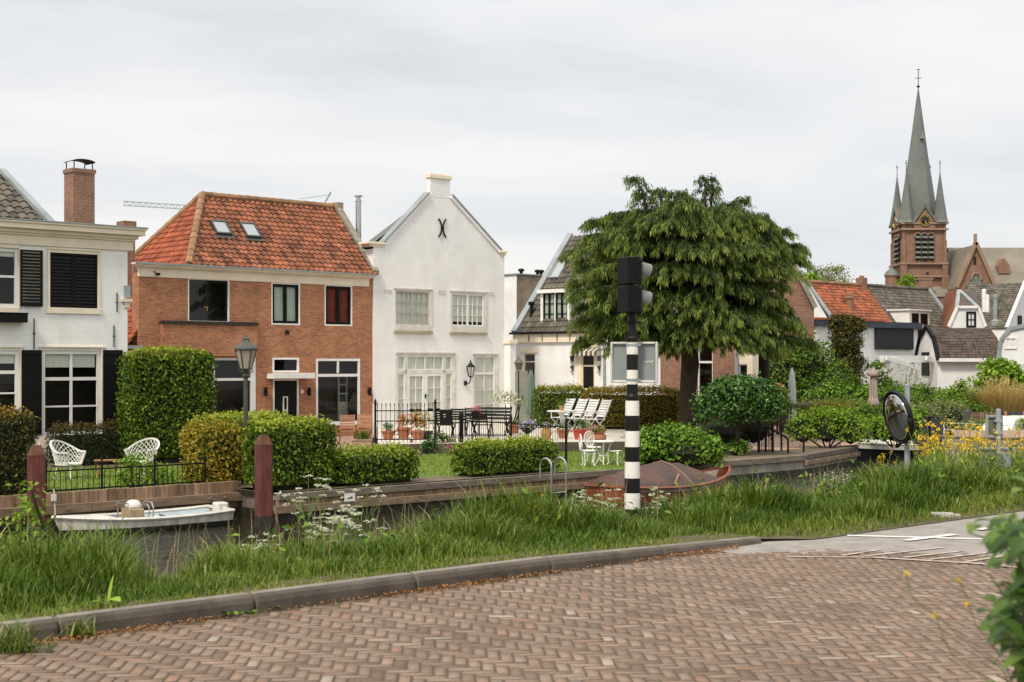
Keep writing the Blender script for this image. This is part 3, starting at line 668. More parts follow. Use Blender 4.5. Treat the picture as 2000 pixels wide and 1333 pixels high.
# windows, door, balcony bay
o = window(bo, hU1, white_paint, .0, .045); a,b,c,d = hU1
mb = MB(); 
for q0,q1 in ((a+.05,a+(b-a)*.47),(a+(b-a)*.47+.01,b-.05)):
    mb.box(q0,q0+.07,.06,.11,c+.05,d-.05); mb.box(q1-.07,q1,.06,.11,c+.05,d-.05); mb.box(q0+.07,q1-.07,.062,.11,d-.12,d-.05); mb.box(q0+.07,q1-.07,.062,.11,c+.05,c+.12)
k = mb.build('sash', black_paint, o); mb = MB(); xm = a+(b-a)*.47; zm = c+(d-c)*.33; mb.box(xm-.015,xm+.02,.03,.06,zm-.1,zm+.06); mb.bar((xm-.12,.03,zm+.02),(xm+.02,.03,zm+.02),.03); mb.build('handle', S('brass',(.5,.32,.12),rough=.3,metal=.8), o)
for h, cu in ((hU2,curtain_green),(hU3,curtain_red)):
    o = window(bo, h, white_paint, .0, .05, gl=False); a,b,c,d = h
    window(o, (a+.055,b-.055,c+.055,d-.055), black_paint, .03, .085, vx=((.5,.14),), cur=cu, name='sash')
window(bo, hG1, white_paint, .0, .09, hz=((.69,.09),)); a,b,c,d = hG1; mb = MB(); mb.box(b-.09,b+.10,-.015,.07,c,d); mb.build('window_post', white_paint, bo)
window(bo, hT, white_paint, -.01, .07)
o = window(bo, hG2, white_paint, -.01, .085, hz=((.745,.10),)); a,b,c,d = hG2; mb = MB(); mb.box(a+(b-a)*.5-.04,a+(b-a)*.5+.04,.0,.05,c+(d-c)*.78,d-.08); mb.box(a-.03,b+.03,-.06,.02,c-.06,c-.002); mb.build('glazing_bar', white_paint, o)
dk = S('interior_dresser', (.24,.25,.22), rough=.7); mb = MB(); xm = a+(b-a)*.70; mb.box(xm,b-.16,.55,.6,c+.1,c+.72); 
for q in (xm,b-.22): mb.box(q,q+.06,.55,.6,c+.72,c+1.75)
for z_ in (.72,1.05,1.38,1.70): mb.box(xm+.06,b-.22,.552,.6,c+z_,c+z_+.05)
mb.build('interior_cupboard', dk, o)
a,b,c,d = hD; mb = MB(); mb.box(a,a+.06,-.01,.06,0,d); mb.box(b-.06,b,-.01,.06,0,d); mb.box(a+.06,b-.06,-.008,.06,d-.05,d); mb.build('door_frame', white_paint, bo)
mb = MB(); mb.box(a+.06,b-.06,.03,.08,.02,d-.05); dr = mb.build('door', black_paint, bo)
xm = a+(b-a)*.42; mb = MB()
for z_ in (B.z(555,786),B.z(555,812)): 
    mb.box(xm-.02,xm+.02,.01,.028,z_-.3,z_+.2); mb.box(xm+.14,xm+.18,.01,.028,z_-.3,z_+.2); mb.box(xm+.02,xm+.14,.012,.027,z_+.16,z_+.2); mb.box(xm+.02,xm+.14,.012,.027,z_-.3,z_-.26)
mb.build('door_window', white_paint, dr)
a,b,c,d = R(521,730,600,740); mb = MB(); mb.box(a,b,-.45,.0,c,d); mb.box(a-.02,b+.02,-.47,-.45,c+.01,d+.02); mb.build('canopy', white_paint, bo, bevel=.01)
a,b,c,d = R(313,629,498,690); mb = MB(); mb.box(a,b,-.16,-.0,c-.1,d-.09)
mb.build('balcony', red_brick, bo)
mb = MB(); mb.box(a-.03,b+.03,-.20,.02,d-.085,d); 
for i in range(22): xx = a+(b-a)*i/22; mb.box(xx+.01,xx+(b-a)/22-.01,-.215,-.05,d-.10,d+.012)
mb.build('balcony_coping', S('dark_coping',(.055,.045,.035),(.02,.018,.014),.9,5), bo)
for px in (516,601,719): lamp_box(bo, B.x(px), B.z(px,765))
mb = MB(); xx, zz = B.q(557,650); mb.bar((xx,0,zz+.05),(xx,-.14,zz+.05),.04); mb.lathe([(.02,.1),(.07,.02),(.075,-.07)],(xx,-.14,zz),10); mb.build('spotlight', black_paint, bo)
mb = MB(); xx, zz = B.q(590,765); mb.box(xx-.05,xx+.05,-.02,0,zz-.06,zz+.06); mb.build('bell_plate', white_paint, bo)
mb = MB(); xx, zz = B.q(309,536,-.15); mb.box(xx-.03,xx+.05,-.2,-.05,zz-.04,zz+.04); mb.bar((xx,-.05,zz),(xx-.1,-.05,zz+.1),.03); mb.build('camera_housing', black_paint, bo)
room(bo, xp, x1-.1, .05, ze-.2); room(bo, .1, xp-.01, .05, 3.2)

# ---------------------------------------------------------------- white gable house
W = Fac(729, 42.46); wo = thing('white_gable_house', 'white painted gable house with a black curved wall anchor high under its chimney', 'house', W.O, TH)
x1 = W.x(985); xl = .0; zk = W.z(735,488); zk2 = W.z(985,502); zk = (zk+zk2)/2; xm, zp = W.q(860,374); zp = W.z(860,362)
wr = lambda *q: W.r(*q)
uA,uB,gA,gB = wr(771,566,841,638), wr(880,571,948,641), wr(773,691,886,836), wr(924,693,969,822)
gA = (gA[0],gA[1],.32,gA[3]); gB = (gB[0],gB[1],.45,gB[3])
mb = MB(); walls(mb, xl, x1, 0, zk, [uA,uB,gA,gB]); 
la, ra = W.x(752), W.x(975); ca, cb = W.x(840), W.x(879); zt = W.z(860,378)
mb.add([(xl,0,zk),(x1,0,zk),(x1,0,zk+.16),(ra,0,zk+.16),(cb,0,zt-.15),(ca,0,zt-.15),(la,0,zk+.16),(xl,0,zk+.16)],[(0,1,2,3,4,5,6,7)])
shell(mb, xl, x1, 0, 9, 0, zk)
mb.build('wall', white_brick, wo)
zch = W.z(860,341)
mb = MB(); mb.box(ca,cb,-.006,.2,zt-.16,zch-.18); c_ = mb.build('chimney', white_brick, wo)
mb = MB(); mb.box(ca-.05,cb+.05,-.06,.25,zch-.18+.002,zch-.02); mb.box(ca,cb,-.01,.2,zch-.02,zch+.03); mb.build('chimney_cap', stone_old if False else cream, c_, bevel=.02)
for s_, (p0, p1) in (('l',((la,zk+.18),(ca,zt-.12))),('r',((ra,zk+.18),(cb,zt-.12)))):
    mb = MB(); d = Vector((p1[0]-p0[0],0,p1[1]-p0[1])).normalized(); n_ = Vector((-d.z,0,d.x))*(1 if s_=='l' else -1)
    a, b = Vector((p0[0],0,p0[1])), Vector((p1[0],0,p1[1]))
    for off, y0_, y1_, th_ in ((-.02,-.06,.0,.12),):
        mb.prism([a+n_*off+Vector((0,y0_,0)), b+n_*off+Vector((0,y0_,0)), b+n_*(off+th_)+Vector((0,y0_,0)), a+n_*(off+th_)+Vector((0,y0_,0))], (0,.4,0))
    mb.build('gable_band', white_brick, wo)
    mb = MB(); mb.prism([a+n_*.102+Vector((0,-.09,0)), b+n_*.102+Vector((0,-.09,0)), b+n_*.16+Vector((0,-.09,0)), a+n_*.16+Vector((0,-.09,0))], (0,.36,0)); mb.build('coping', zinc, wo)
mb = MB(); a = W.x(713); mb.box(a+.05,la+.02,-.08,.5,zk+.165,zk+.26); mb.box(a+.2,la-.05,-.04,.5,zk+.08,zk+.163); mb.build('kneeler', cream, wo, bevel=.015)
mb = MB(); b = W.x(988); mb.box(ra-.05,b,-.10,.5,zk+.165,zk+.26); mb.box(ra+.05,b-.06,-.06,.5,zk+.06,zk+.163); mb.build('kneeler', cream, wo, bevel=.015)
xr2, zr2 = (ca+cb)/2, zt+.15
mb = MB(); roofsheet(mb, [(xl,.3,zk+.1),(xr2,.3,zr2-.2),(xr2,.8,zr2-.2),(xl,.8,zk+.1)]); roofsheet(mb, [(x1,.3,zk+.1),(x1,.8,zk+.1),(xr2,.8,zr2-.2),(xr2,.3,zr2-.2)]); mb.add([(xl,.8,zk),(x1,.8,zk),(x1,.8,zk+.1),(xr2,.8,zr2-.2),(xl,.8,zk+.1)],[(0,1,2,3,4)]); mb.add([(xl,.8,zk-.02),(x1,.8,zk-.02),(x1,9,zk-.02),(xl,9,zk-.02)],[(0,1,2,3)]); mb.build('roof', slate, wo)
# steel flue pipe behind the left kneeler
yf = 1.6; a, zb_ = W.q(700,455,yf); zt_ = W.z(700,382,yf); mb = MB(); mb.lathe([(.11,zb_-1.2),(.11,zt_-.25),(.125,zt_-.24),(.125,zt_-.2),(.09,zt_-.2),(.09,zt_-.05)],(a,yf,0),14); mb.lathe([(.16,zt_-.05),(.16,zt_),(.02,zt_+.03)],(a,yf,0),14); mb.build('flue_pipe', steel, wo, smooth=False)
# curved iron anchor: two arcs touching back to back
xx, zz = W.q(863,446); hr = (W.z(863,428)-W.z(863,463))/2
for sg in (-1,1):
    mb = MB(); pts = [(xx+sg*(.035+.30*(1-math.cos(a))), -.035, zz+hr*math.sin(a)/math.sin(1.05)) for a in [(-1.05+2.1*i/14) for i in range(15)]]; mb.tube(pts, .03, 6); mb.build('wall_anchor', iron, wo)
mb = MB(); mb.bar((xx-.07,-.035,zz),(xx+.07,-.035,zz),.05); mb.build('anchor_clasp', iron, wo)
# upper windows
grey_win = S('grey_window_paint', (.46,.44,.38), rough=.5); offw = S('off_white_paint', (.74,.70,.62), rough=.5)
for r_, fm in ((uA,grey_win),(uB,white_paint)):
    a,b,c,d = r_; o = window(wo, r_, offw, .0, .07, gl=False)
    o2 = window(o, (a+.07,b-.07,c+.07,d-.07), fm, .02, .055, vx=((.5,.11),.2,.345,.655,.80), hz=(.335,.665), bw=.022, cur=curtain_pale, name='sash', cur_rect=(.02,.98,.14 if fm is white_paint else .04,.97))
    mb = MB(); mb.box(a-.06,b+.06,-.09,.02,c-.26,c-.16); mb.build('sill', S('stone_sill',(.42,.38,.28),(.3,.27,.19),.8,3) if 'stone_sill' not in bpy.data.materials else bpy.data.materials['stone_sill'], o, bevel=.01)
    mb = MB(); mb.box(a-.06,b+.1,-.04,.02,d+.002,d+.05); mb.box(a,b,-.02,.02,c-.158,c-.002); mb.box(b,b+.10,-.018,.02,c,d); mb.build('window_trim', offw, o)
# french door with side lights and transom
a,b,c,d = gA; o = window(wo, gA, offw, .0, .075, gl=False)
tz = d-(d-c)*.255
mb = MB(); mb.box(a+.075,b-.075,.0,.07,tz-.06,tz+.06)
xs_ = [a+.075, a+(b-a)*.175, a+(b-a)*.50, a+(b-a)*.835, b-.075]
for q in xs_[1:2]+xs_[3:4]: mb.box(q-.045,q+.045,.0,.07,c+.07,d-.075)
mb.build('door_posts', offw, o)
w2 = lambda x_,y_,z_,t_,vx,hz,nm: window(o,(x_,y_,z_,t_),white_paint,.012,.05,vx=vx,hz=hz,bw=.024,cur=curtain_pale,name=nm)
w2(xs_[0],xs_[1]-.045,c+.07,tz-.06,(),(.25,.5,.75),'side_light'); w2(xs_[3]+.045,xs_[4],c+.07,tz-.06,(),(.25,.5,.75),'side_light')
w2(xs_[0],xs_[1]-.045,tz+.06,d-.075,(),(),'transom'); w2(xs_[3]+.045,xs_[4],tz+.06,d-.075,(),(),'transom'); w2(xs_[1]+.045,xs_[3]-.045,tz+.06,d-.075,(.25,(.5,.07),.75),(),'transom')
for q0,q1 in ((xs_[1]+.045,xs_[2]),(xs_[2],xs_[3]-.045)):
    dd = window(o,(q0+.003,q1-.003,c+.02,tz-.06),white_paint,.006,.115,vx=(.5,),hz=((.16,.32),.44,.71),bw=.026,cur=curtain_pale,name='door',cur_rect=(.02,.98,.3,.97))
mb = MB(); mb.box(xs_[2]-.02,xs_[2]+.02,-.045,.0,c+1.0,c+1.16); mb.bar((xs_[2],-.045,c+1.1),(xs_[2]+.11,-.045,c+1.1),.025); mb.build('handle', iron, dd)
mb = MB(); mb.box(a-.02,b+.06,-.05,.02,d+.002,d+.055); mb.box(b,b+.1,-.02,.02,c,d); mb.build('window_trim', offw, o)
a,b,c,d = gB; o = window(wo, gB, offw, .0, .06, gl=False); window(o,(a+.06,b-.06,c+.06,d-.06),white_paint,.02,.055,vx=(.5,),hz=(.22,.45,(.72,.10)),bw=.026,cur=curtain_pale,name='sash'); mb = MB(); mb.box(a-.04,b+.08,-.05,.02,d+.002,d+.05); mb.box(b,b+.1,-.02,.02,c,d); mb.build('window_trim', offw, o)
# wall lantern
xx, zz = W.q(908,748); mb = MB(); mb.lathe([(.06,-.1),(.07,0),(.05,.08)],(xx,-.04,zz),8); mb.tube([(xx,-.05,zz),(xx+.05,-.2,zz-.03),(xx+.08,-.25,zz+.12),(xx+.08,-.25,zz+.2)],.022,6)
lz = zz+.2; c0 = (xx+.08,-.25,lz)
mb.lathe([(.03,0),(.09,.03),(.10,.05)],c0,6); mb.lathe([(.19,.40),(.17,.44),(.06,.56),(.03,.60),(.04,.64),(.008,.70)],c0,6)
for j in range(6): aa = math.pi/3*j; mb.bar((c0[0]+.095*math.cos(aa),c0[1]+.095*math.sin(aa),lz+.05),(c0[0]+.165*math.cos(aa),c0[1]+.165*math.sin(aa),lz+.40),.018)
wl = mb.build('wall_lantern', iron, wo); mb = MB(); mb.lathe([(.085,.05),(.15,.39)],c0,6); mb.build('lantern_glass', glass, wl)
# ornamental plaster bits between the upper windows
for px, py in ((757,569),(862,570),(957,573)):
    mb = MB(); xx, zz = W.q(px,py)
    for dx_ in (-.13,-.03,.07,.15): mb.box(xx+dx_-.025,xx+dx_+.025,-.03,.0,zz-.05-.03*abs(dx_)*5,zz-.01)
    mb.box(xx-.17,xx+.19,-.02,0,zz+.02,zz+.05); mb.build('anchor_plate', offw, wo)
# low garden return wall on the right corner
a, b = x1+.003, W.x(1006,-.35); zt = W.z(996,672,-.35); mb = MB(); mb.box(a,b,-.35,.3,0,zt); mb.build('garden_wall', white_brick, wo); mb = MB(); mb.box(a-.06,b+.08,-.42,.36,zt+.002,zt+.16); mb.build('wall_cap', cream, wo, bevel=.015)
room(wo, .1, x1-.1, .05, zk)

# ---------------------------------------------------------------- flat-roofed block behind the gable house
K = Fac(1009, 49.5); ko = thing('flat_roofed_annex', 'flat-roofed block with a white side and a stained brown stucco front, behind the gable house', 'building', K.O, TH)
zt = K.z(1009,537); mb = MB(); mb.box(.0,4.2,0,5,0,zt); mb.build('wall', stucco, ko)
mb = MB(); mb.box(-.03,-.002,-.02,5,0,zt-.02); mb.build('side_wall', render_white, ko)
mb = MB(); mb.box(-.1,4.3,-.1,5.1,zt,zt+.06); mb.build('roof', zinc, ko)
for px in (1018,1050,1057): xx = K.x(px,1); mb = MB(); mb.lathe([(.08,0),(.08,.18),(.15,.2),(.15,.3),(.08,.33)],(xx,1,zt+.06),10); mb.build('roof_vent', iron, ko)

# ---------------------------------------------------------------- cottage with the dormer
tc_ = math.radians(-42); C = Fac(1007, 60, GZ, tc_); co = thing('cottage', 'white cottage with steep dark tile roof, white dormer and striped awning, behind the cedar', 'house', C.O, tc_)
x1 = C.x(1290); zc = C.z(1060,653); 
door = C.r(1136,686,1162,762); smw = C.r(1023,690,1046,775); 
mb = MB(); walls(mb, 0, x1, 0, zc, [door,smw]); shell(mb,0,x1,0,7,0,zc); yr = 3.6; xg, zg = C.q(1118,462,yr)
mb.add([(0,0,zc),(0,7.2,zc),(0,yr,zg)],[(0,1,2)]); mb.build('wall', render_white, co)
mb = MB(); mb.box(-.05,x1,-.12,.05,zc-.34,zc-.0); mb.build('cornice', cream, co); mb = MB(); mb.box(-.15,x1,-.24,-.1,zc+.0,zc+.09); mb.build('gutter', iron, co)
for px in (1037,1063,1092,1117): mb = MB(); xx = C.x(px); mb.bar((xx,-.13,zc-.3),(xx,-.13,zc-.02),.03); mb.build('wall_anchor', iron, co)
sl = math.hypot(yr, zg-zc); mb = MB(); xg = 0.0
pantiles(mb, (0,-.1,zc+.06), (1,0,0), (0,yr+.1,zg-zc), [(0,0,x1),(sl,xg,x1)], .25, .32); mb.build('roof', tile_grey, co); crf = co.children[-1]
mb = MB(); roofsheet(mb, [(xg,yr,zg),(0,0,zc),(0,7.2,zc)]); roofsheet(mb, [(xg,yr,zg),(0,7.2,zc),(x1,7.2,zc),(x1,yr,zg)]); mb.build('back_roof', tile_grey, co)
mb = MB(); mb.bar((0,-.1,zc+.12),(xg,yr,zg+.1),.30,.12); mb.build('verge_zinc', zinc, co)
a,b,c,d = C.r(1057,568,1114,640,.35); dm = MB(); y0_ = .3
dm.box(a,a+.14,y0_,y0_+.12,c,d-.1); dm.box(b-.14,b,y0_,y0_+.12,c,d-.1); dm.box(a+.14,b-.14,y0_,y0_+.12,c,c+.1); dm.box(a-.08,b+.08,y0_-.15,2.6,d-.1,d+.05); dmo = dm.build('dormer', white_paint, co, bevel=.01)
dm = MB(); dm.box(a+.01,a+.05,y0_+.13,2.6,c,d-.102); dm.box(b-.05,b-.01,y0_+.13,2.6,c,d-.102); dm.build('dormer_cheek', zinc, dmo)
dm = MB(); dm.add([(a-.2,-.05,zc+.12),(b+.2,-.05,zc+.12),(b+.1,.34,c+.02),(a-.1,.34,c+.02)],[(0,1,2,3)]); dm.build('dormer_apron', zinc, dmo)
mm = (a+b)/2
for q0,q1 in ((a+.14,mm-.03),(mm+.03,b-.14)): window(dmo,(q0,q1,c+.1,d-.1),black_paint,y0_+.02,.05,vx=((.5,.09),),hz=(.36,.68),bw=.025,cur=curtain_green,name='sash')
dm = MB(); dm.box(mm-.03,mm+.03,y0_,y0_+.1,c+.1,d-.1); dm.build('dormer_post', white_paint, dmo)
# roof light, vent pipe
def slope(px, py, yy): return Vector((C.x(px,yy), yy, C.z(px,py,yy)))
p = Vector((C.x(1092,2.2),2.2,zc+.06+(2.3)*(zg-zc)/3.7)); eu = Vector((0,yr+.1,zg-zc)).normalized(); en = Vector((0,-(zg-zc),yr+.1)).normalized()
mb = MB(); mb.M = Matrix.Translation(p)@Matrix(((1,eu.x,en.x,0),(0,eu.y,en.y,0),(0,eu.z,en.z,0),(0,0,0,1))); mb.box(-.3,-.24,-.5,.5,0,.13); mb.box(.24,.3,-.5,.5,0,.13); mb.box(-.24,.24,.43,.5,0,.128); mb.box(-.24,.24,-.5,-.43,0,.128); s = mb.build('skylight', zinc, crf)
mb2 = MB(); mb2.M = mb.M; mb2.box(-.24,.24,-.43,.43,.05,.09); mb2.build('pane', bpy.data.materials['sky_glass'], s)
p = slope(1038,606,.5); mb = MB(); mb.lathe([(.07,-.3),(.07,.2),(.14,.22),(.14,.34),(.06,.36)],p,10); mb.build('roof_vent', iron, co)
# door with scalloped awning, small window, drainpipe
a,b,c,d = door; o = window(co, door, cream, .0, .06, hz=((.62,.06),)); mb = MB(); mb.box(a-.22,a,-.03,.03,c,d+.15); mb.box(a-.24,b+.2,-.05,.03,d+.152,d+.26); mb.build('door_trim', cream, co)
aw = MB(); aw.mi = 0; n = 12; xa_, xb_ = a-.35, b+.35
for i in range(n):
    aw.mi = i%2; q0, q1 = xa_+(xb_-xa_)*i/n, xa_+(xb_-xa_)*(i+1)/n
    aw.add([(q0,-.03,d+.12),(q1,-.03,d+.12),(q1,-.34,d-.02),(q0,-.34,d-.02),(q0,-.345,d-.16),((q0+q1)/2,-.345,d-.22),(q1,-.345,d-.16)],[(0,3,2,1),(3,4,5,6,2)])
for sgx in (xa_, xb_):
    for i in range(5):
        aw.mi = i%2; z0_ = d-.02-i*.2; aw.add([(sgx,-.33,z0_),(sgx,-.05,z0_+.05),(sgx,-.05-.02*i,z0_-.2),(sgx,-.33+.05*i,z0_-.2)],[(0,1,2,3)])
aw.build('awning', [S('awning_cream',(.62,.58,.48)), S('awning_brown',(.10,.07,.05))], co)
window(co, smw, cream, .0, .05, hz=((.8,.05),)); a,b,c,d = smw; mb = MB(); mb.box(a-.2,b+.15,-.06,.03,d+.01,d+.2); mb.build('window_trim', cream, co)
xx = C.x(1182); mb = MB(); mb.tube([(xx,-.06,zc-.1),(xx,-.06,0)],.05,8); mb.build('downpipe', galv, co)
# brick side wing to the right of the cedar trunk
xw, xv = C.x(1291,-.2), C.x(1437,-.2); xz = C.x(1470,-.2); zt = C.z(1380,640,-.2)
hw = C.r(1362,676,1392,775,-.2); hv = C.r(1442,712,1460,742,-.2)
mb = MB(); walls(mb, xw, xv, 0, zt, [hw], -.2); mb.add([(xw,-.2,0),(xw,3,0),(xw,3,zt),(xw,-.2,zt)],[(0,1,2,3)]); mb.build('brick_wing', brown_brick, co)
mb = MB(); walls(mb, xv+.002, xz, 0, zt, [hv], -.21); mb.add([(xz,-.21,0),(xz,.2,0),(xz,.2,zt),(xz,-.21,zt)],[(0,1,2,3)]); mb.build('cream_wing', cream, co)
window(co, hw, white_paint, -.16, .05, hz=((.68,.08),)); window(co, hv, white_paint, -.17, .04)
mb = MB(); mb.add([(xw-.1,-.35,zt),(xz+.1,-.35,zt),(xz+.1,1.2,zt+1.2),(xw-.1,1.2,zt+1.2)],[(0,1,2,3)]); mb.build('wing_roof', tile_grey, co)
mb = MB(); mb.box(C.x(1438,-.2),C.x(1442,-.2)+.05,-.3,-.212,0,zt); mb.build('wing_downpipe', galv, co)
room(co, .1, xz-.1, .05, zc, 1.0)
# ================================================================ buildings further along the canal, church, cranes
def poly3(mb, pts, t=None): mb.add([tuple(p) for p in pts], [tuple(range(len(pts)))], t)
# red and grey tiled twin roofs
Q = Fac(1620, 44.0); q1 = Q.x(1738); q2 = Q.x(1858); ze = Q.z(1680,629); yr = 1.5; zr = Q.z(1660,557,yr)
ho = thing('red_roofed_house', 'white house with a mossy bright red tile roof and white gable side, beyond the cedar', 'house', Q.O, TH)
mb = MB(); mb.box(0,q1,0,2*yr,0,ze-.02); poly3(mb, [(0,0,ze-.02),(0,2*yr,ze-.02),(0,yr,zr)]); mb.build('wall', render_white, ho)
sl = math.hypot(yr+.15, zr-ze)
mb = MB(); pantiles(mb, (0,-.15,ze), (1,0,0), (0,yr+.15,zr-ze), [(0,0,q1-.02),(sl,0,q1-.02)], .21, .21, 4, .028, .03); mb.build('roof', tile_red_far, ho)
mb = MB(); poly3(mb, [(0,2*yr,ze),(0,yr,zr),(q1,yr,zr),(q1,2*yr,ze)]); mb.build('back_roof', tile_red_far, ho)
mb = MB(); mb.bar((.05,-.2,ze+.05),(.05,yr,zr+.08),.22,.10); mb.build('verge_zinc', zinc, ho)
mb = MB(); ridge(mb, (0,yr,zr+.03), (q1,yr,zr+.03), .11, .5); mb.build('ridge_tiles', tile_old, ho)
a, zz = Q.q(1683,560,yr); mb = MB(); mb.box(a-.22,a+.22,yr-.22,yr+.22,zr-.3,Q.z(1683,543,yr)); c_ = mb.build('chimney', brown_brick, ho)
mb = MB(); 
for d in (-.10,.10): mb.lathe([(.08,0),(.085,.1),(.07,.12)],(a+d,yr,Q.z(1683,543,yr)),8)
mb.build('chimney_pot', tile_old, c_)
a = Q.x(1659,.5); mb = MB(); zb_ = Q.z(1659,612,.5); mb.lathe([(.22,-.4),(.22,.75),(.26,.76),(.26,.86),(.2,.9),(.2,1.05),(.05,1.1)],(a,.5,zb_),12); mb.build('roof_flue', tile_old, ho)
Q2o = Q.O+U*(q1+.004)
hg = thing('grey_roofed_house', 'house with long grey-brown tile roof and white dormer, joined to the red roofed house', 'house', Q2o, TH)
ql = q2-q1; ze2 = Q.z(1800,655)
mb = MB(); mb.box(0,ql,.02,2*yr+.6,0,ze2); poly3(mb, [(ql,0,ze2),(ql,3.6,ze2),(ql,yr,zr)]); mb.build('wall', render_white, hg)
yo2 = -.55; sl = math.hypot(yr-yo2, zr-ze2)
mb = MB(); pantiles(mb, (0,yo2,ze2), (1,0,0), (0,yr-yo2,zr-ze2), [(0,0,ql),(sl,0,ql)], .21, .21, 4, .028, .03); mb.build('roof', tile_grey, hg)
mb = MB(); poly3(mb, [(0,2*yr,ze),(0,yr,zr),(ql,yr,zr),(ql,2*yr,ze)]); mb.build('back_roof', tile_grey, hg)
mb = MB(); mb.bar((ql,yo2-.1,ze2+.05),(ql,yr,zr+.08),.26,.12); mb.build('verge_zinc', zinc, hg)
mb = MB(); ridge(mb, (0,yr,zr+.03), (ql,yr,zr+.03), .11, .5); mb.build('ridge_tiles', tile_grey, hg)
da, db, dz0, dz1 = Q.r(1757,608,1797,636,-.3); da -= q1; db -= q1
mb = MB(); mb.box(da,db,-.9,1.0,dz0-.2,dz1); mb.box(da-.1,db+.1,-1.0,1.1,dz1,dz1+.08); dd = mb.build('dormer', white_paint, hg)
for s in (.12,.55): mb = MB(); mb.box(da+(db-da)*s,da+(db-da)*(s+.33),-.93,-.902,dz0+.05,dz1-.15); mb.build('dormer_window', black_paint, dd)
# flat-roofed white extension with dark fascia and lowered screen
E = Fac(1592, 40.2); eo = thing('white_extension', 'white flat-roofed extension with a dark blue fascia and a dark lowered sun screen', 'building', E.O, TH)
e1 = E.x(1792); zt = E.z(1690,628)
mb = MB(); mb.box(0,e1,0,3.2,0,zt-.3); mb.build('wall', render_white, eo)
navy = S('navy_fascia', (.035,.045,.06), (.025,.032,.045), .5, 3)
mb = MB(); mb.box(-.15,e1+.15,-.2,3.3,zt-.298,zt); mb.build('fascia', navy, eo)
mb = MB(); mb.box(-.18,e1*.62,-.24,.4,zt+.002,zt+.10); mb.build('roof_edge', tile_red_far, eo)
a,b,c,d = E.r(1709,639,1779,683); mb = MB(); mb.box(a,b,-.10,-.002,c,d); n=18
for i in range(n): mb.box(a+.05,b-.05,-.112,-.10,c+(d-c)*i/n+.01,c+(d-c)*(i+1)/n-.01)
mb.box(a-.06,a,-.13,.0,c,d); mb.box(b,b+.06,-.13,.0,c,d); mb.build('sun_screen', S('screen_cloth',(.032,.033,.037),(.026,.026,.03),.8,2), eo)
# white veranda with slanted awnings, in front of the extension
Z_ = Fac(1722, 37.6); vo = thing('white_veranda', 'white garden veranda with slanted awning panels under the dark brown barn roof', 'veranda', Z_.O, TH)
mb = MB()
z1 = Z_.z(1785,700)
for px in (1730,1786,1856,1912): xx = Z_.x(px); mb.box(xx-.14,xx+.14,-.12,.12,0,z1-.2)
mb.box(Z_.x(1722),Z_.x(1925),-.14,.14,z1-.2,z1+.12); mb.build('post', white_paint, vo)
mb = MB(); a = Z_.x(1750)
for px0,px1 in ((1722,1786),(1800,1862)):
    a, b = Z_.x(px0), Z_.x(px1); mb.bar((a,-.25,z1-.0),(b,-.25,z1-.5),.10,.20)
mb.build('awning', white_paint, vo)
mb = MB(); mb.box(Z_.x(1868),Z_.x(1900),-.16,-.142,.2,z1-.35); mb.box(Z_.x(1870),Z_.x(1900),-.16,-.142,z1-.18,z1+.1); mb.build('dark_opening', navy, vo)
# gambrel barn with dark brown roof, white gable to the left
G_ = Fac(1831, 68, GZ, 0.0); bo2 = thing('gambrel_barn', 'low barn with a dark brown gambrel roof and a white gable edged in black', 'barn', G_.O, 0)
g1 = G_.x(1956); ze = G_.z(1880,698); zr = G_.z(1880,641,1.7); yk, zk_ = .55, ze+(zr-ze)*.62
mb = MB(); mb.box(0,g1,0,3.4,0,ze); poly3(mb, [(0,0,ze),(0,3.4,ze),(0,3.4-yk,zk_),(0,1.7,zr),(0,yk,zk_)]); mb.build('wall', render_white, bo2)
mb = MB(); l1 = math.hypot(yk+.15,zk_-ze); pantiles(mb,(0,-.15,ze),(1,0,0),(0,yk+.15,zk_-ze),[(0,0,g1),(l1,0,g1)],.19,.17,4,.022,.022); l2 = math.hypot(1.7-yk,zr-zk_); pantiles(mb,(0,yk,zk_),(1,0,0),(0,1.7-yk,zr-zk_),[(0,0,g1),(l2,0,g1)],.19,.17,4,.022,.022)
mb.build('roof', tile_dark, bo2)
mb = MB(); poly3(mb,[(0,1.7,zr),(0,3.4,ze),(g1,3.4,ze),(g1,1.7,zr)]); mb.build('back_roof', tile_dark, bo2)
mb = MB(); pts = [(-.02,-.2,ze-.1),(-.02,yk,zk_+.06),(-.02,1.7,zr+.08),(-.02,3.4-yk,zk_+.06),(-.02,3.6,ze-.1)]
for p_, q_ in zip(pts, pts[1:]): mb.bar(p_, q_, .16, .2)
mb.build('verge_board', black_paint, bo2)
mb = MB(); mb.box(-.05,-.004,1.3,2.5,ze-.9,ze+.25); mb.build('window', black_paint, bo2)
mb = MB(); mb.box(0,g1,-.35,-.1,ze-.22,ze-.05); mb.build('gutter', white_paint, bo2)
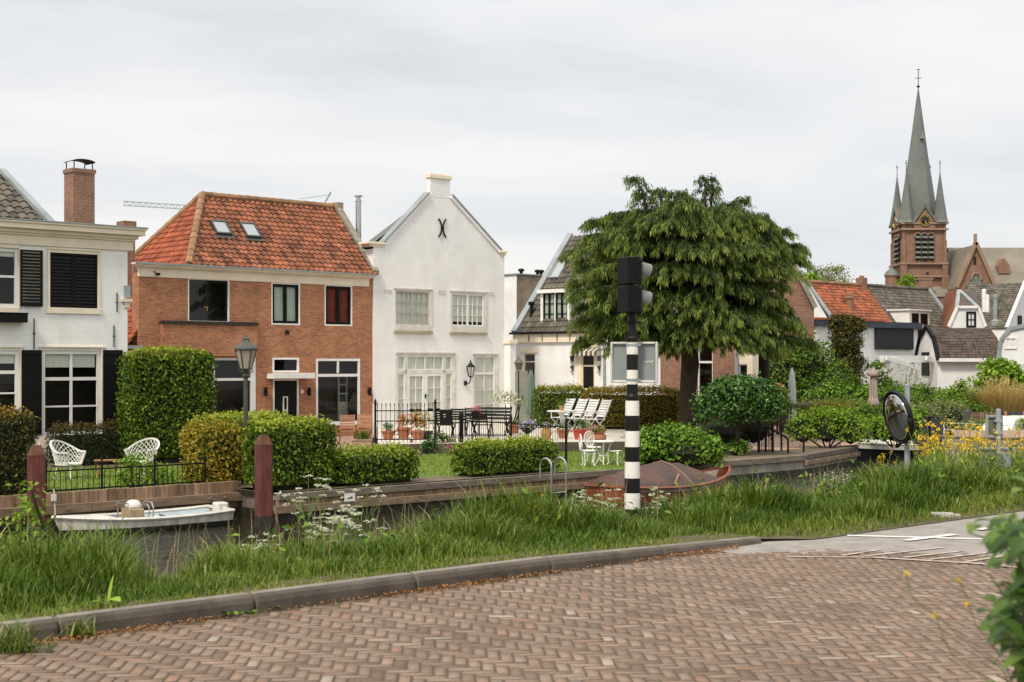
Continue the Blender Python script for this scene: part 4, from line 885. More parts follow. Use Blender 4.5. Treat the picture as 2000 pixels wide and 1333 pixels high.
# white attic house with a flattened gable
A_ = Fac(1852, 76, GZ, 0.0); ao = thing('white_attic_house', 'white house with a clipped gable, one black attic window and a zinc-edged tile roof', 'house', A_.O, 0)
p = lambda px, py, y=0: (A_.x(px,y), y, A_.z(px,py,y))
mb = MB(); poly3(mb, [(A_.x(1852),0,0),(A_.x(1924),0,0),p(1924,640),p(1910,602),p(1869,602),p(1852,640)]); mb.build('wall', render_white, ao)
mb = MB(); pts = [p(1852,640),p(1869,602),p(1910,602),p(1924,640)]
for a, b in zip(pts, pts[1:]): mb.bar(Vector(a)+Vector((0,-.05,.05)), Vector(b)+Vector((0,-.05,.05)), .14)
mb.build('verge_zinc', white_paint, ao)
ap = p(1873,568,2.2); bk = p(1905,568,8)
mb = MB(); poly3(mb,[p(1869,602),p(1910,602),ap]); poly3(mb,[p(1910,602),p(1924,640),(A_.x(1924),8,A_.z(1924,640)),bk,ap]); mb.build('hip_roof', tile_dark, ao)
mb = MB(); ll = p(1845,640,3); poly3(mb,[p(1869,602),ap,p(1846,573,6),p(1838,640,6),p(1852,640)]); mb.build('side_roof', tile_orange, ao)
mb = MB(); mb.bar(Vector(p(1910,602)),Vector(ap),.2,.15); mb.bar(Vector(p(1869,602)),Vector(ap),.2,.15); mb.build('hip_zinc', zinc, ao)
a,b,c,d = A_.r(1887,609,1906,640); window(ao,(a,b,c,d),black_paint,-.06,.10,vx=(.5,),hz=(.5,),name='window',cur=dark_room)
mb = MB()
for px,h in ((1922,40),(1928,30)): xx = A_.x(px,1.0); mb.lathe([(.12,0),(.12,h*.03),(.05,h*.03+.05)],(xx,1.0,A_.z(px,610,1)),8)
mb.build('flue_pipe', white_paint, ao)
# brown roofed house with its white gable to the right
t4 = math.radians(-40); D_ = Fac(1966, 92, GZ, t4); do = thing('brown_roofed_house', 'tall white gabled house with large brown tile roof, at the right edge below the church', 'house', D_.O, t4)
xl = D_.x(1850); ze = D_.z(1966,642); yr = 3.2; zr = D_.z(2003,552,yr) if False else ze+3.1
mb = MB(); mb.box(xl,0,0,2*yr,0,ze); poly3(mb,[(0,0,ze),(0,2*yr,ze),(0,yr,zr)]); mb.build('wall', render_white, do)
sl = math.hypot(yr+.1,zr-ze); mb = MB(); pantiles(mb,(0,-.1,ze),(1,0,0),(0,yr+.1,zr-ze),[(0,xl,0),(sl,xl,0)],.22,.22,4,.028,.03); mb.build('roof', tile_grey, do)
mb = MB(); poly3(mb,[(xl,2*yr,ze),(xl,yr,zr),(0,yr,zr),(0,2*yr,ze)]); mb.build('back_roof', tile_grey, do)
mb = MB(); mb.bar((.05,-.1,ze+.06),(.05,yr,zr+.1),.2,.14); mb.bar((.05,2*yr,ze+.06),(.05,yr,zr+.1),.2,.14); mb.build('verge_board', white_paint, do)
mb = MB(); mb.box(.003,.05,1.9,2.6,ze-.1,ze+.9); mb.box(.003,.05,3.2,3.9,ze-.1,ze+.9); mb.build('window', black_paint, do)
mb = MB(); mb.lathe([(.3,-.4),(.3,.0),(.13,.12),(.13,1.5),(.17,1.52),(.17,1.7),(.05,1.75)],(D_.x(1944,.4),.4,ze+.5),10); mb.build('flue_pipe', zinc, do)
# white gambrel gable at the right edge
J_ = Fac(1950, 60, GZ, math.radians(-20)); jo = thing('white_gambrel_house', 'small white gambrel-gabled house with one dark window and grey edges, at the right edge', 'house', J_.O, math.radians(-20))
p = lambda px, py, y=0: (J_.x(px,y), y, J_.z(px,py,y))
out_ = [p(1950,702),p(1954,668),p(1972,645),p(2000,639),p(2028,645),p(2046,668),p(2050,702)]
mb = MB(); poly3(mb,[(J_.x(1950),0,0),(J_.x(2050),0,0)]+out_[::-1]); mb.build('wall', render_white, jo)
mb = MB()
for a,b in zip(out_,out_[1:]): poly3(mb,[a,b,(b[0],6,b[2]),(a[0],6,a[2])])
mb.build('roof', slate, jo)
mb = MB()
for a,b in zip(out_,out_[1:]): mb.bar(Vector(a)+Vector((0,-.04,.05)),Vector(b)+Vector((0,-.04,.05)),.10,.16)
mb.build('verge_zinc', zinc, jo)
a,b,c,d = J_.r(1962,659,1986,682); window(jo,(a,b,c,d),white_paint,-.05,.06,vx=(.5,),cur=dark_room)
# brick gable behind the cedar
T_ = Fac(1440, 62, GZ, 0.0); to = thing('brick_gable_house', 'brown brick gable wall showing just right of the weeping cedar', 'house', T_.O, 0)
p = lambda px, py, y=0: (T_.x(px,y), y, T_.z(px,py,y))
mb = MB(); poly3(mb,[(T_.x(1440),0,0),(T_.x(1590),0,0),p(1590,600),p(1522,470),p(1454,600)]); poly3(mb,[(T_.x(1590),0,0),(T_.x(1590),9,0),(T_.x(1590),9,p(1590,600)[2]),p(1590,600)]); mb.build('wall', brown_brick, to)
mb = MB(); a, b, c = Vector(p(1592,604)), Vector(p(1522,466)), Vector(p(1452,604)); o_ = Vector((0,9,0)); q_ = Vector((0,-.1,.05))
poly3(mb,[a+q_,a+o_,b+o_,b+q_]); poly3(mb,[c+q_,b+q_,b+o_,c+o_]); mb.build('roof', tile_orange, to)
mb = MB(); mb.bar(a+q_,b+q_,.14,.2); mb.bar(c+q_,b+q_,.14,.2); mb.build('verge_coping', stone_old, to)

# ---------------------------------------------------------------- church
X = Fac(1765, 220, GZ, 0.0); xo = thing('church', 'brick church with a tall grey spire, clock tower and slate roofs, far behind the houses', 'church', X.O, 0)
w_ = X.x(1845); z = lambda py: X.z(1800, py)
band = S('sandstone', (.32,.22,.15), (.24,.16,.11), .9, .4)
zE, zB, zL = z(432), z(515), 0
mb = MB(); mb.box(0,w_,0,w_,0,zE)
for cx, cy in ((0,0),(w_,0),(0,w_),(w_,w_)):       # corner buttresses, stepped
    for (e_, za, zb_) in ((.55,0,z(540)),(.42,z(540),zB),(.28,zB,z(470)),(.18,z(470),zE-.3)): mb.box(cx-e_,cx+e_,cy-e_,cy+e_,za,zb_)
for f in (.36,.64): mb.box(w_*f-.12,w_*f+.12,-.2,0,zB,z(452)); mb.box(-.2,0,w_*f-.12,w_*f+.12,zB,z(452))
twr = mb.build('tower', church_brick, xo)
mb = MB()
for zz in (zB, z(540), zE-.35, z(448)): mb = MB(); mb.box(-.5,w_+.5,-.5,w_+.5,zz-.16,zz+.12); mb.build('string_course', band, twr)
# gables with clocks
for face in (0, 1):
    m_ = Matrix.Identity(4) if face == 0 else Matrix(((0,1,0,0),(1,0,0,0),(0,0,1,0),(0,0,0,1)))
    mb = MB(); mb.M = m_; g0, g1, gt = w_*.24, w_*.76, z(403); mb.prism([(g0,-.35,zE-1.2),(g1,-.35,zE-1.2),(g1,-.35,zE),(w_/2,-.35,gt),(g0,-.35,zE)],(0,2.2,0)); mb.build('gable', church_brick, twr)
    mb = MB(); mb.M = m_; mb.bar((g0-.2,-.45,zE-.25),(w_/2,-.45,gt+.12),.3); mb.bar((g1+.2,-.45,zE-.25),(w_/2,-.45,gt+.12),.3); mb.build('gable_coping', slate, twr)
    cz, cr = z(431), .88
    mb = MB(); mb.M = m_; n = 28; mb.add([(w_/2+cr*math.cos(2*math.pi*i/n),-.5,cz+cr*math.sin(2*math.pi*i/n)) for i in range(n)]+[(w_/2+cr*math.cos(2*math.pi*i/n),-.36,cz+cr*math.sin(2*math.pi*i/n)) for i in range(n)], [tuple(range(n))]+[(i,(i+1)%n,n+(i+1)%n,n+i) for i in range(n)])
    clk = mb.build('clock', S('clock_black',(.012,.012,.012)) if 'clock_black' not in bpy.data.materials else bpy.data.materials['clock_black'], twr)
    mb = MB(); mb.M = m_
    for i in range(12):
        a = math.pi*i/6; d = Vector((math.cos(a),0,math.sin(a))); c_ = Vector((w_/2,-.53,cz)); mb.bar(c_+d*.58,c_+d*.80,.10,.04,up=(0,1,0))
    for a, l in ((math.radians(-65),.70),(math.radians(-80),.5)): d = Vector((math.cos(a),0,math.sin(a))); mb.bar(c_-d*.12,c_+d*l,.10,.04,up=(0,1,0))
    mb.torus((w_/2,-.53,cz),.86,.05,'y',28,5); gm = bpy.data.materials.get('gilding') or S('gilding',(.62,.42,.12),(.5,.33,.1),.35,3,metal=.6)
    mb.build('clock_hands', gm, clk)
    # belfry openings with louvres
    for j, f in enumerate((.34,.5,.66)):
        hw_ = .42; x0_, za, zb_ = w_*f, zB+.5, z(462)
        mb = MB(); mb.M = m_; arch = [(x0_-hw_,-.21,za),(x0_+hw_,-.21,za),(x0_+hw_,-.21,zb_),(x0_+hw_*.6,-.21,zb_+.45),(x0_,-.21,zb_+.75),(x0_-hw_*.6,-.21,zb_+.45),(x0_-hw_,-.21,zb_)]
        mb.add(arch,[tuple(range(7))]); bw_ = mb.build('belfry_window', dark_room, twr)
        mb = MB(); mb.M = m_
        for i in range(5): zz = za+.25+i*.78; mb.prism([(x0_-hw_,-.23,zz+.28),(x0_-hw_,-.50,zz),(x0_-hw_,-.50,zz+.06),(x0_-hw_,-.23,zz+.34)],(2*hw_,0,0))
        mb.build('louvre', slate, bw_)
        mb = MB(); mb.M = m_; mb.torus((x0_,-.24,zb_),hw_+.1,.10,'y',10,5,arc=.5); mb.build('arch', band, bw_)
# spire and corner spires
def spire(par, cx, cy, r, zb_, zt_, name='spire', rot=math.pi/8, flare=1.18):
    mb = MB(); vs = []; n = 8
    for rr, zz in ((r*flare,zb_),(r,zb_+(zt_-zb_)*.05),(r*.5,zb_+(zt_-zb_)*.5),(.05,zt_)):
        for j in range(n): a = rot+2*math.pi*j/n; vs.append((cx+rr*math.cos(a),cy+rr*math.sin(a),zz))
    mb.add(vs,[(i*n+j,i*n+(j+1)%n,(i+1)*n+(j+1)%n,(i+1)*n+j) for i in range(3) for j in range(n)]); return mb.build(name, slate, par)
zt = z(163); sp = spire(twr, w_/2, w_/2, w_*.47, zE-.3, zt)
mb = MB(); mb.bar((w_/2,w_/2,zt-.6),(w_/2,w_/2,z(130)),.09); mb.bar((w_/2-.5,w_/2,z(145)),(w_/2+.5,w_/2,z(145)),.09); mb.lathe([(.05,-.25),(.3,0),(.05,.25)],(w_/2,w_/2,zt+.1),8); mb.bar((w_/2-.2,w_/2,z(128)),(w_/2+.2,w_/2,z(128)),.14); mb.build('spire_cross', iron, sp)
for px_, py_, yy in ((1796,310,w_/2),):
    mb = MB(); dz = z(265); mb.prism([(w_/2-.3+.25,w_/2-1.75,dz-.2),(w_/2+.3+.25,w_/2-1.75,dz-.2),(w_/2+.25,w_/2-1.75,dz+.8)],(0,.8,0)); mb.build('lucarne', stone_old, sp)
for cx, cy in ((.0,.0),(w_,0),(0,w_),(w_,w_)):
    s_ = spire(twr, cx+(.55 if cx==0 else -.55), cy+(.55 if cy==0 else -.55), 1.15, zE-.25, z(335), 'corner_spire'); 
    mb = MB(); q_ = (cx+(.55 if cx==0 else -.55), cy+(.55 if cy==0 else -.55)); mb.bar((*q_,z(337)),(*q_,z(312)),.08); mb.bar((q_[0]-.2,q_[1],z(318)),(q_[0]+.2,q_[1],z(318)),.08); mb.build('finial', iron, s_)
# stair turret on the left
mb = MB(); xt, zt2 = X.q(1744,566); mb.lathe([(1.0,0),(1.0,z(541)),(1.12,z(541)+.05),(1.12,z(538))],(xt,.8,0),12); tt = mb.build('stair_turret', church_brick, xo); mb = MB(); mb.lathe([(1.2,z(538)),(.9,z(531)),(.05,z(521))],(xt,.8,0),12); mb.build('turret_roof', slate, tt)
mb = MB(); mb.box(w_*.55,w_*.55+.35,-.06,.0,z(546),z(532)); mb.build('slit_window', dark_room, twr)
# nave between tower and transept
p = lambda px, py, y=0: (X.x(px,y), y, X.z(px,py,y))
mb = MB(); a = p(1783,578,-2); mb.box(a[0],X.x(1905,6),-2,14,0,a[2]); mb.build('aisle', church_brick, xo)
mb = MB(); poly3(mb,[p(1779,580,-2.2),p(1875,580,-2.2),p(1893,508,6),p(1818,520,6)]); poly3(mb,[p(1779,580,-2.2),p(1818,520,6),(p(1779,580,-2.2)[0],14,p(1779,580)[2])]); mb.build('aisle_roof', slate_warm, xo)
mb = MB(); q_ = p(1808,560,-3); mb.box(q_[0]-1,q_[0]+1,-3,-2,0,p(1808,547,-3)[2]); mb.box(q_[0]-1.15,q_[0]+1.15,-3.1,-2,p(1808,547,-3)[2],p(1808,543,-3)[2]); mb.build('sacristy_chimney', church_brick, xo)
# transept gable
yt = -6; mb = MB(); apx = p(1905,478,yt); l_, r_ = p(1871,562,yt), p(1937,556,yt)
mb.add([(l_[0],yt,0),(r_[0],yt,0),r_,apx,l_],[(0,1,2,3,4)]); mb.add([(l_[0],yt,0),l_,(l_[0],12,l_[2]),(l_[0],12,0)],[(0,1,2,3)]); mb.add([(r_[0],yt,0),(r_[0],12,0),(r_[0],12,r_[2]),r_],[(0,1,2,3)]); tg = mb.build('transept', church_brick, xo)
mb = MB(); mb.bar(Vector(l_)+Vector((-.3,-.15,0)),Vector(apx)+Vector((0,-.15,.3)),.7,.5); mb.bar(Vector(r_)+Vector((.3,-.15,0)),Vector(apx)+Vector((0,-.15,.3)),.7,.5); mb.box(apx[0]-.2,apx[0]+.2,yt-.2,yt+.2,apx[2],apx[2]+1.6); mb.build('transept_coping', band, tg)
mb = MB(); poly3(mb,[l_,apx,(apx[0],14,apx[2]),(l_[0],14,l_[2])]); poly3(mb,[r_,(r_[0],14,r_[2]),(apx[0],14,apx[2]),apx]); mb.build('transept_roof', slate_warm, tg)
wz, wx = X.z(1906,548,yt), X.x(1906,yt); n=14; R_=.75
arch = [(wx-R_,yt-.05,wz-1.3),(wx+R_,yt-.05,wz-1.3)]+[(wx+R_*math.cos(math.pi*i/n),yt-.05,wz+.1+1.0*math.sin(math.pi*i/n)) for i in range(n+1)]
mb = MB(); mb.add(arch,[tuple(range(len(arch)))]); wn = mb.build('arched_window', S('leaded_glass',(.20,.24,.24),(.06,.07,.07),.25,3), tg)
mb = MB(); pts_ = arch[2:]; mb.tube([Vector(q)+Vector((0,-.1,0)) for q in pts_],.17,5); mb.bar((wx,yt-.1,wz-1.3),(wx,yt-.1,wz+1.0),.10); mb.build('tracery', band, wn)
mb = MB(); q_ = p(1904,510,yt); mb.box(q_[0]-.2,q_[0]+.2,yt-.05,yt+.1,q_[2]-.6,q_[2]+.6); mb.build('slit_window', dark_room, tg)
# main roof to the right of the transept
mb = MB(); a, b = p(1915,560,0), p(2110,560,0); mb.box(a[0],b[0],0,14,0,a[2]); mb.build('nave', church_brick, xo)
mb = MB(); poly3(mb,[(a[0]-3,-.4,a[2]-.2),(b[0],-.4,b[2]-.2),(b[0],7,p(2000,484,7)[2]),(a[0]-3,7,p(2000,484,7)[2])]); poly3(mb,[(b[0],14.4,b[2]),(a[0]-3,14.4,a[2]),(a[0]-3,7,p(2000,484,7)[2]),(b[0],7,p(2000,484,7)[2])]); nr = mb.build('nave_roof', slate_warm, xo)
q_ = p(1958,524,2.6); mb = MB(); mb.prism([(q_[0]-.9,1.8,q_[2]-.9),(q_[0]+.9,1.8,q_[2]-.9),(q_[0]+.9,1.8,q_[2]+.3),(q_[0],1.8,q_[2]+1.5),(q_[0]-.9,1.8,q_[2]+.3)],(0,3.5,0)); mb.build('roof_dormer', church_brick, nr)
# two construction crane jibs on the skyline
def crane(label, a, b, hd):
    a, b = at(*a), at(*b); mb = MB(); d = b-a; n = 26; up = Vector((0,0,hd))
    t = thing('tower_crane', label, 'crane', (b.x,b.y,GZ)); off = Vector((b.x,b.y,GZ)); a = a-off; b = b-off
    for o_ in (Vector((0,0,0)), up): mb.bar(a+o_, b+o_, .16)
    for i in range(n): p_ = a+(b-a)*i/n; q_ = a+(b-a)*(i+1)/n; mb.bar(p_+(up if i%2 else up*0), q_+(up*0 if i%2 else up), .10)
    mb.build('jib', galv, t); mb = MB()
    for sx in (-.8,.8):
        for sy in (-.8,.8): mb.bar((sx,sy,0),(sx,sy,b.z),.22)
    for i in range(12): z0_ = b.z*i/12; z1_ = b.z*(i+1)/12; mb.bar((-.8,-.8,z0_),(.8,-.8,z1_),.14); mb.bar((.8,.8,z0_),(-.8,.8,z1_),.14)
    mb.build('mast', galv, t)
crane('thin grey crane jib reaching left from behind the orange hip roof', (241,401.5,260), (405,412,260), .75)
# ================================================================ vegetation
lf_hedge = leafmat('beech_leaf', [(.022,.05,.007),(.06,.115,.012),(.125,.195,.018),(.22,.29,.03),(.33,.36,.05)])
lf_copper = leafmat('copper_beech_leaf', [(.05,.06,.01),(.16,.19,.018),(.32,.24,.03),(.42,.26,.04),(.32,.36,.035)])
lf_box = leafmat('dark_hedge_leaf', [(.02,.045,.008),(.05,.10,.012),(.11,.17,.018),(.24,.27,.03),(.30,.22,.03)])
lf_yew = leafmat('yew_needle', [(.012,.022,.008),(.025,.038,.01),(.045,.05,.012),(.10,.065,.02)], trans=.08)
lf_yewred = leafmat('rusty_yew_needle', [(.015,.022,.006),(.035,.045,.010),(.075,.07,.014),(.22,.14,.025)], trans=.08)
lf_gold = leafmat('golden_yew', [(.06,.045,.008),(.15,.115,.012),(.25,.19,.02),(.34,.27,.03)], trans=.1)
lf_laurel = leafmat('laurel_leaf', [(.012,.04,.008),(.025,.08,.012),(.06,.145,.018),(.13,.24,.03)], rough=.35, gloss=.4, trans=.12)
lf_rhodo = leafmat('rhododendron_leaf', [(.03,.08,.01),(.075,.16,.016),(.14,.25,.024),(.22,.34,.04)], rough=.4, trans=.15)
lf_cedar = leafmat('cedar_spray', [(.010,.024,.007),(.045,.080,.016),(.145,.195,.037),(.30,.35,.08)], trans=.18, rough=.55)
lf_tree = leafmat('broad_leaf', [(.025,.06,.008),(.06,.125,.014),(.12,.20,.022),(.20,.29,.04)])
lf_bright = leafmat('bright_leaf', [(.06,.13,.012),(.13,.235,.02),(.22,.34,.035),(.32,.43,.06)])
lf_pale = leafmat('pale_leaf', [(.12,.15,.05),(.20,.23,.09),(.28,.30,.13)])
lf_dry = leafmat('dry_gold_grass', [(.34,.24,.10),(.52,.38,.18),(.66,.50,.27)], trans=.25)
lf_olive = leafmat('olive_grass', [(.10,.10,.02),(.20,.17,.035),(.28,.22,.05)])
m_grass = leafmat('grass_blade', [(.026,.056,.009),(.066,.116,.015),(.118,.178,.026),(.20,.25,.048),(.42,.38,.18)], trans=.3, rough=.5)
m_drygrass = leafmat('short_dry_grass', [(.08,.14,.016),(.16,.21,.03),(.30,.27,.07),(.42,.34,.13)], trans=.3)
pet_white = leafmat('white_petal', [(.62,.62,.52),(.78,.78,.70)], trans=.2)
pet_cream = leafmat('cream_petal', [(.45,.47,.32),(.66,.66,.54)], trans=.2)
pet_yellow = leafmat('yellow_petal', [(.62,.40,.02),(.80,.55,.03),(.85,.62,.06)], trans=.2)
pet_pink = leafmat('pink_petal', [(.50,.16,.20),(.65,.30,.32)], trans=.2)
pet_violet = leafmat('violet_petal', [(.22,.18,.34),(.55,.55,.62)], trans=.2)
lf_orange = leafmat('orange_foliage', [(.14,.16,.03),(.40,.20,.03),(.5,.16,.03)])
stem_m = S('green_stem', (.13,.19,.05), (.09,.13,.035), .6, 6)

def wob(p, k=1.6, a=.032):
    return a*(np.sin(p[:,0]*k*1.7+p[:,2]*k)+np.sin(p[:,1]*k*2.1-p[:,2]*k*1.3+1.7)+np.sin(p[:,0]*k*3.1+p[:,1]*2.3+p[:,2]*k*2.7))*.5
def hedge(label, loc, rot, lx, ly, lz, mat, leaf=.075, dens=420, cat='hedge', round_=.12, tipmat=None, up_tint=None, name='clipped_hedge', top=None):
    """front-left foot at loc; x along, y back, z up"""
    t = thing(name, label, cat, loc, rot)
    P_, N_ = [], []
    for (n_, area) in (((0,0,1),lx*ly),((0,-1,0),lx*lz),((0,1,0),lx*lz),((-1,0,0),ly*lz),((1,0,0),ly*lz)):
        k = int(area*dens*1.5); a, b = RNG.random(k), RNG.random(k)
        if n_[2]: p = np.stack([a*lx,b*ly,np.full(k,lz)],1)
        elif n_[1]: p = np.stack([a*lx,np.full(k,0 if n_[1]<0 else ly),b*lz],1)
        else: p = np.stack([np.full(k,0 if n_[0]<0 else lx),a*ly,b*lz],1)
        nn = np.tile(np.array([n_],float),(k,1)); P_.append(p); N_.append(nn)
    P_, N_ = np.concatenate(P_), np.concatenate(N_)
    c = np.array([lx/2,ly/2,lz*.5]); d = (P_-c)/c; ex = np.sort(np.abs(d),1)[:,1]       # pull the edges in: rounded corners
    P_ = P_-np.sign(P_-c)*np.abs(d)**6*round_*(ex[:,None]**6)
    P_ = P_+N_*(wob(P_)[:,None]+RNG.normal(-.035,.055,(len(P_),1)))
    P_[:,2] = np.maximum(P_[:,2], .03)
    if top is not None: P_[:,2] *= top(P_[:,0]/lx)
    tint = RNG.random(len(P_))**.95
    if up_tint: tint = tint*.78
    if up_tint:                                     # young shoots grow on top
        topm = P_[:,2] > lz-RNG.uniform(.0,.32,len(P_))**1.3; tint[topm] = np.clip(tint[topm]*.55+up_tint*RNG.uniform(.6,1.3,topm.sum()),0,1)
    leafmesh('foliage', P_, N_, leaf, mat, t, 1.5, tint, jit=.75)
    mb = MB(); i_ = min(.20, ly*.28)
    mb.box(i_,lx-i_,i_,ly-i_,0,lz-i_-.06); mb.build('branches', twig, t)
    return t
def clump_cloud(ells, n, per, spread, rng=RNG, shell_=.72):
    """leaf points in clumps over ellipsoids: (cx,cy,cz,rx,ry,rz)"""
    vol = np.array([e[3]*e[4]+e[4]*e[5] for e in ells]); vol = vol/vol.sum(); P_, N_ = [], []
    for e, f in zip(ells, vol):
        k = max(3, int(n*f)); d = norm(rng.normal(0,1,(k,3))); d[:,2] = np.where(d[:,2]<-.55,-d[:,2],d[:,2])
        r = rng.uniform(shell_,1.0,k)[:,None]; c = np.array(e[:3])+d*np.array(e[3:])*r
        cc = np.repeat(c,per,0)+rng.normal(0,spread,(k*per,3))*np.array([1,1,.7]); P_.append(cc); N_.append(np.repeat(d,per,0)*.8+np.array([0,0,.55]))
    return np.concatenate(P_), np.concatenate(N_)
def bush(label, loc, ells, mat, leaf=.09, n=300, per=14, spread=.14, cat='shrub', name='shrub', stems=5, trunk=None, aspect=1.7, group=None, shell_=.72, core=True, jit=.7):
    t = thing(name, label, cat, loc, 0, group)
    P_, N_ = clump_cloud(ells, n, per, spread, shell_=shell_)
    tt = np.clip(RNG.random(len(P_))*.7+np.repeat(RNG.random(len(P_)//per+1),per)[:len(P_)]*.35,0,1)
    leafmesh('foliage' if not trunk else 'crown', P_, N_, leaf, mat, t, aspect, tt, jit=jit)
    mb = MB()
    if trunk:
        h, r = trunk; e = ells[0]; mb.tube([(0,0,-.1),(.04,.02,h*.5),(0,0,h),(e[0]*.5,e[1]*.5,e[2])],[r*1.3,r,r*.85,r*.4],9)
        for e in ells:
            mb.tube([(0,0,h*.85),(e[0]*.5,e[1]*.5,h*.5+e[2]*.5),(e[0],e[1],e[2]+e[5]*.4)],[r*.6,r*.35,r*.1],6)
        mb.build('trunk', bark, t, smooth=True)
    else:
        for i in range(stems):
            e = ells[i%len(ells)]; a = random.uniform(0,6.28)
            mb.tube([(math.cos(a)*.08,math.sin(a)*.08,-.05),(e[0]*.6+math.cos(a)*.2,e[1]*.6+math.sin(a)*.2,e[2]*.6),(e[0]+math.cos(a)*e[3]*.5,e[1]+math.sin(a)*e[4]*.5,e[2]+e[5]*.5)],[.03,.022,.008],5)
        if core:
            for e in ells:
                n_=8; mb.lathe([(.01,-e[5]*.72),(e[3]*.5,-e[5]*.5),(e[3]*.68,0),(e[3]*.5,e[5]*.5),(.01,e[5]*.70)],(e[0],e[1],max(e[2],e[5]*.72)),10,0)
        mb.build('branches', twig, t)
    return t

# clipped hedges along the gardens
hp = lambda px, v: onv(px, v, GZ)
def uhedge(label, pxa, pxb, v, ly, lz, mat, **k):
    a, b = hp(pxa,v), hp(pxb,v); return hedge(label, a, TH, (b-a).length, ly, lz, mat, **k)
uhedge('dark yew hedge with rusty tips at the left edge behind the red mooring post', -70,80,26.7,2.0,1.72,lf_yewred, leaf=.06, dens=650, up_tint=.9)
uhedge('low dark yew hedge with a rusty top behind the white wicker chairs', 112,300,34.6,.8,1.05,lf_yew, leaf=.05, dens=750, up_tint=.9)
uhedge('tall clipped beech hedge, the highest one, in front of the gap between two houses', 262,430,33.9,1.05,3.02,lf_hedge, leaf=.085, dens=420, up_tint=.8, round_=.2)
uhedge('copper coloured clipped hedge between the tall hedge and the second red post', 402,487,26.55,1.25,1.36,lf_copper, leaf=.08, dens=480, round_=.2)
uhedge('long waist-high beech hedge with a yellow-green top behind the street lamp and red post', 520,664,25.05,1.05,1.44,lf_hedge, leaf=.08, dens=420, up_tint=.85, round_=.18)
uhedge('clipped beech hedge directly behind the street lamp post, left of the brick house door', 425,600,28.3,1.5,1.44,lf_hedge, leaf=.08, dens=400, up_tint=.85, round_=.18)
uhedge('low clipped beech hedge on the quay edge in front of the wooden trough planter', 667,826,24.98,.95,.78,lf_hedge, leaf=.075, dens=480, up_tint=.75, round_=.2)
uhedge('low clipped beech hedge on the quay edge left of the steel swim ladder', 925,1097,25.05,.95,.80,lf_hedge, leaf=.075, dens=480, up_tint=.7, round_=.2)
a = at(1043,710,51.5); hedge('dark green clipped hedge behind the leftmost white recliners, against the white cottage', (a.x,a.y,PZ), math.radians(-3), 1.85,1.2,1.50,lf_box,leaf=.07,dens=420,up_tint=.7)
a = at(1141,710,50.6); hedge('long golden brown clipped hedge behind the white recliners and the striped pole', (a.x,a.y,PZ), math.radians(-3), 3.5,1.5,1.46,lf_gold,leaf=.06,dens=520)
# left ground greenery
bush('low leafy garden plant against the iron garden fence, left of the copper hedge', hp(268,27.2), [(0,0,.35,.45,.3,.36),(.5,.1,.25,.3,.25,.25),(-.35,0,.2,.3,.2,.2)], lf_bright, .09, 70, 12, .09, 'garden plant', 'garden_plant', core=False)
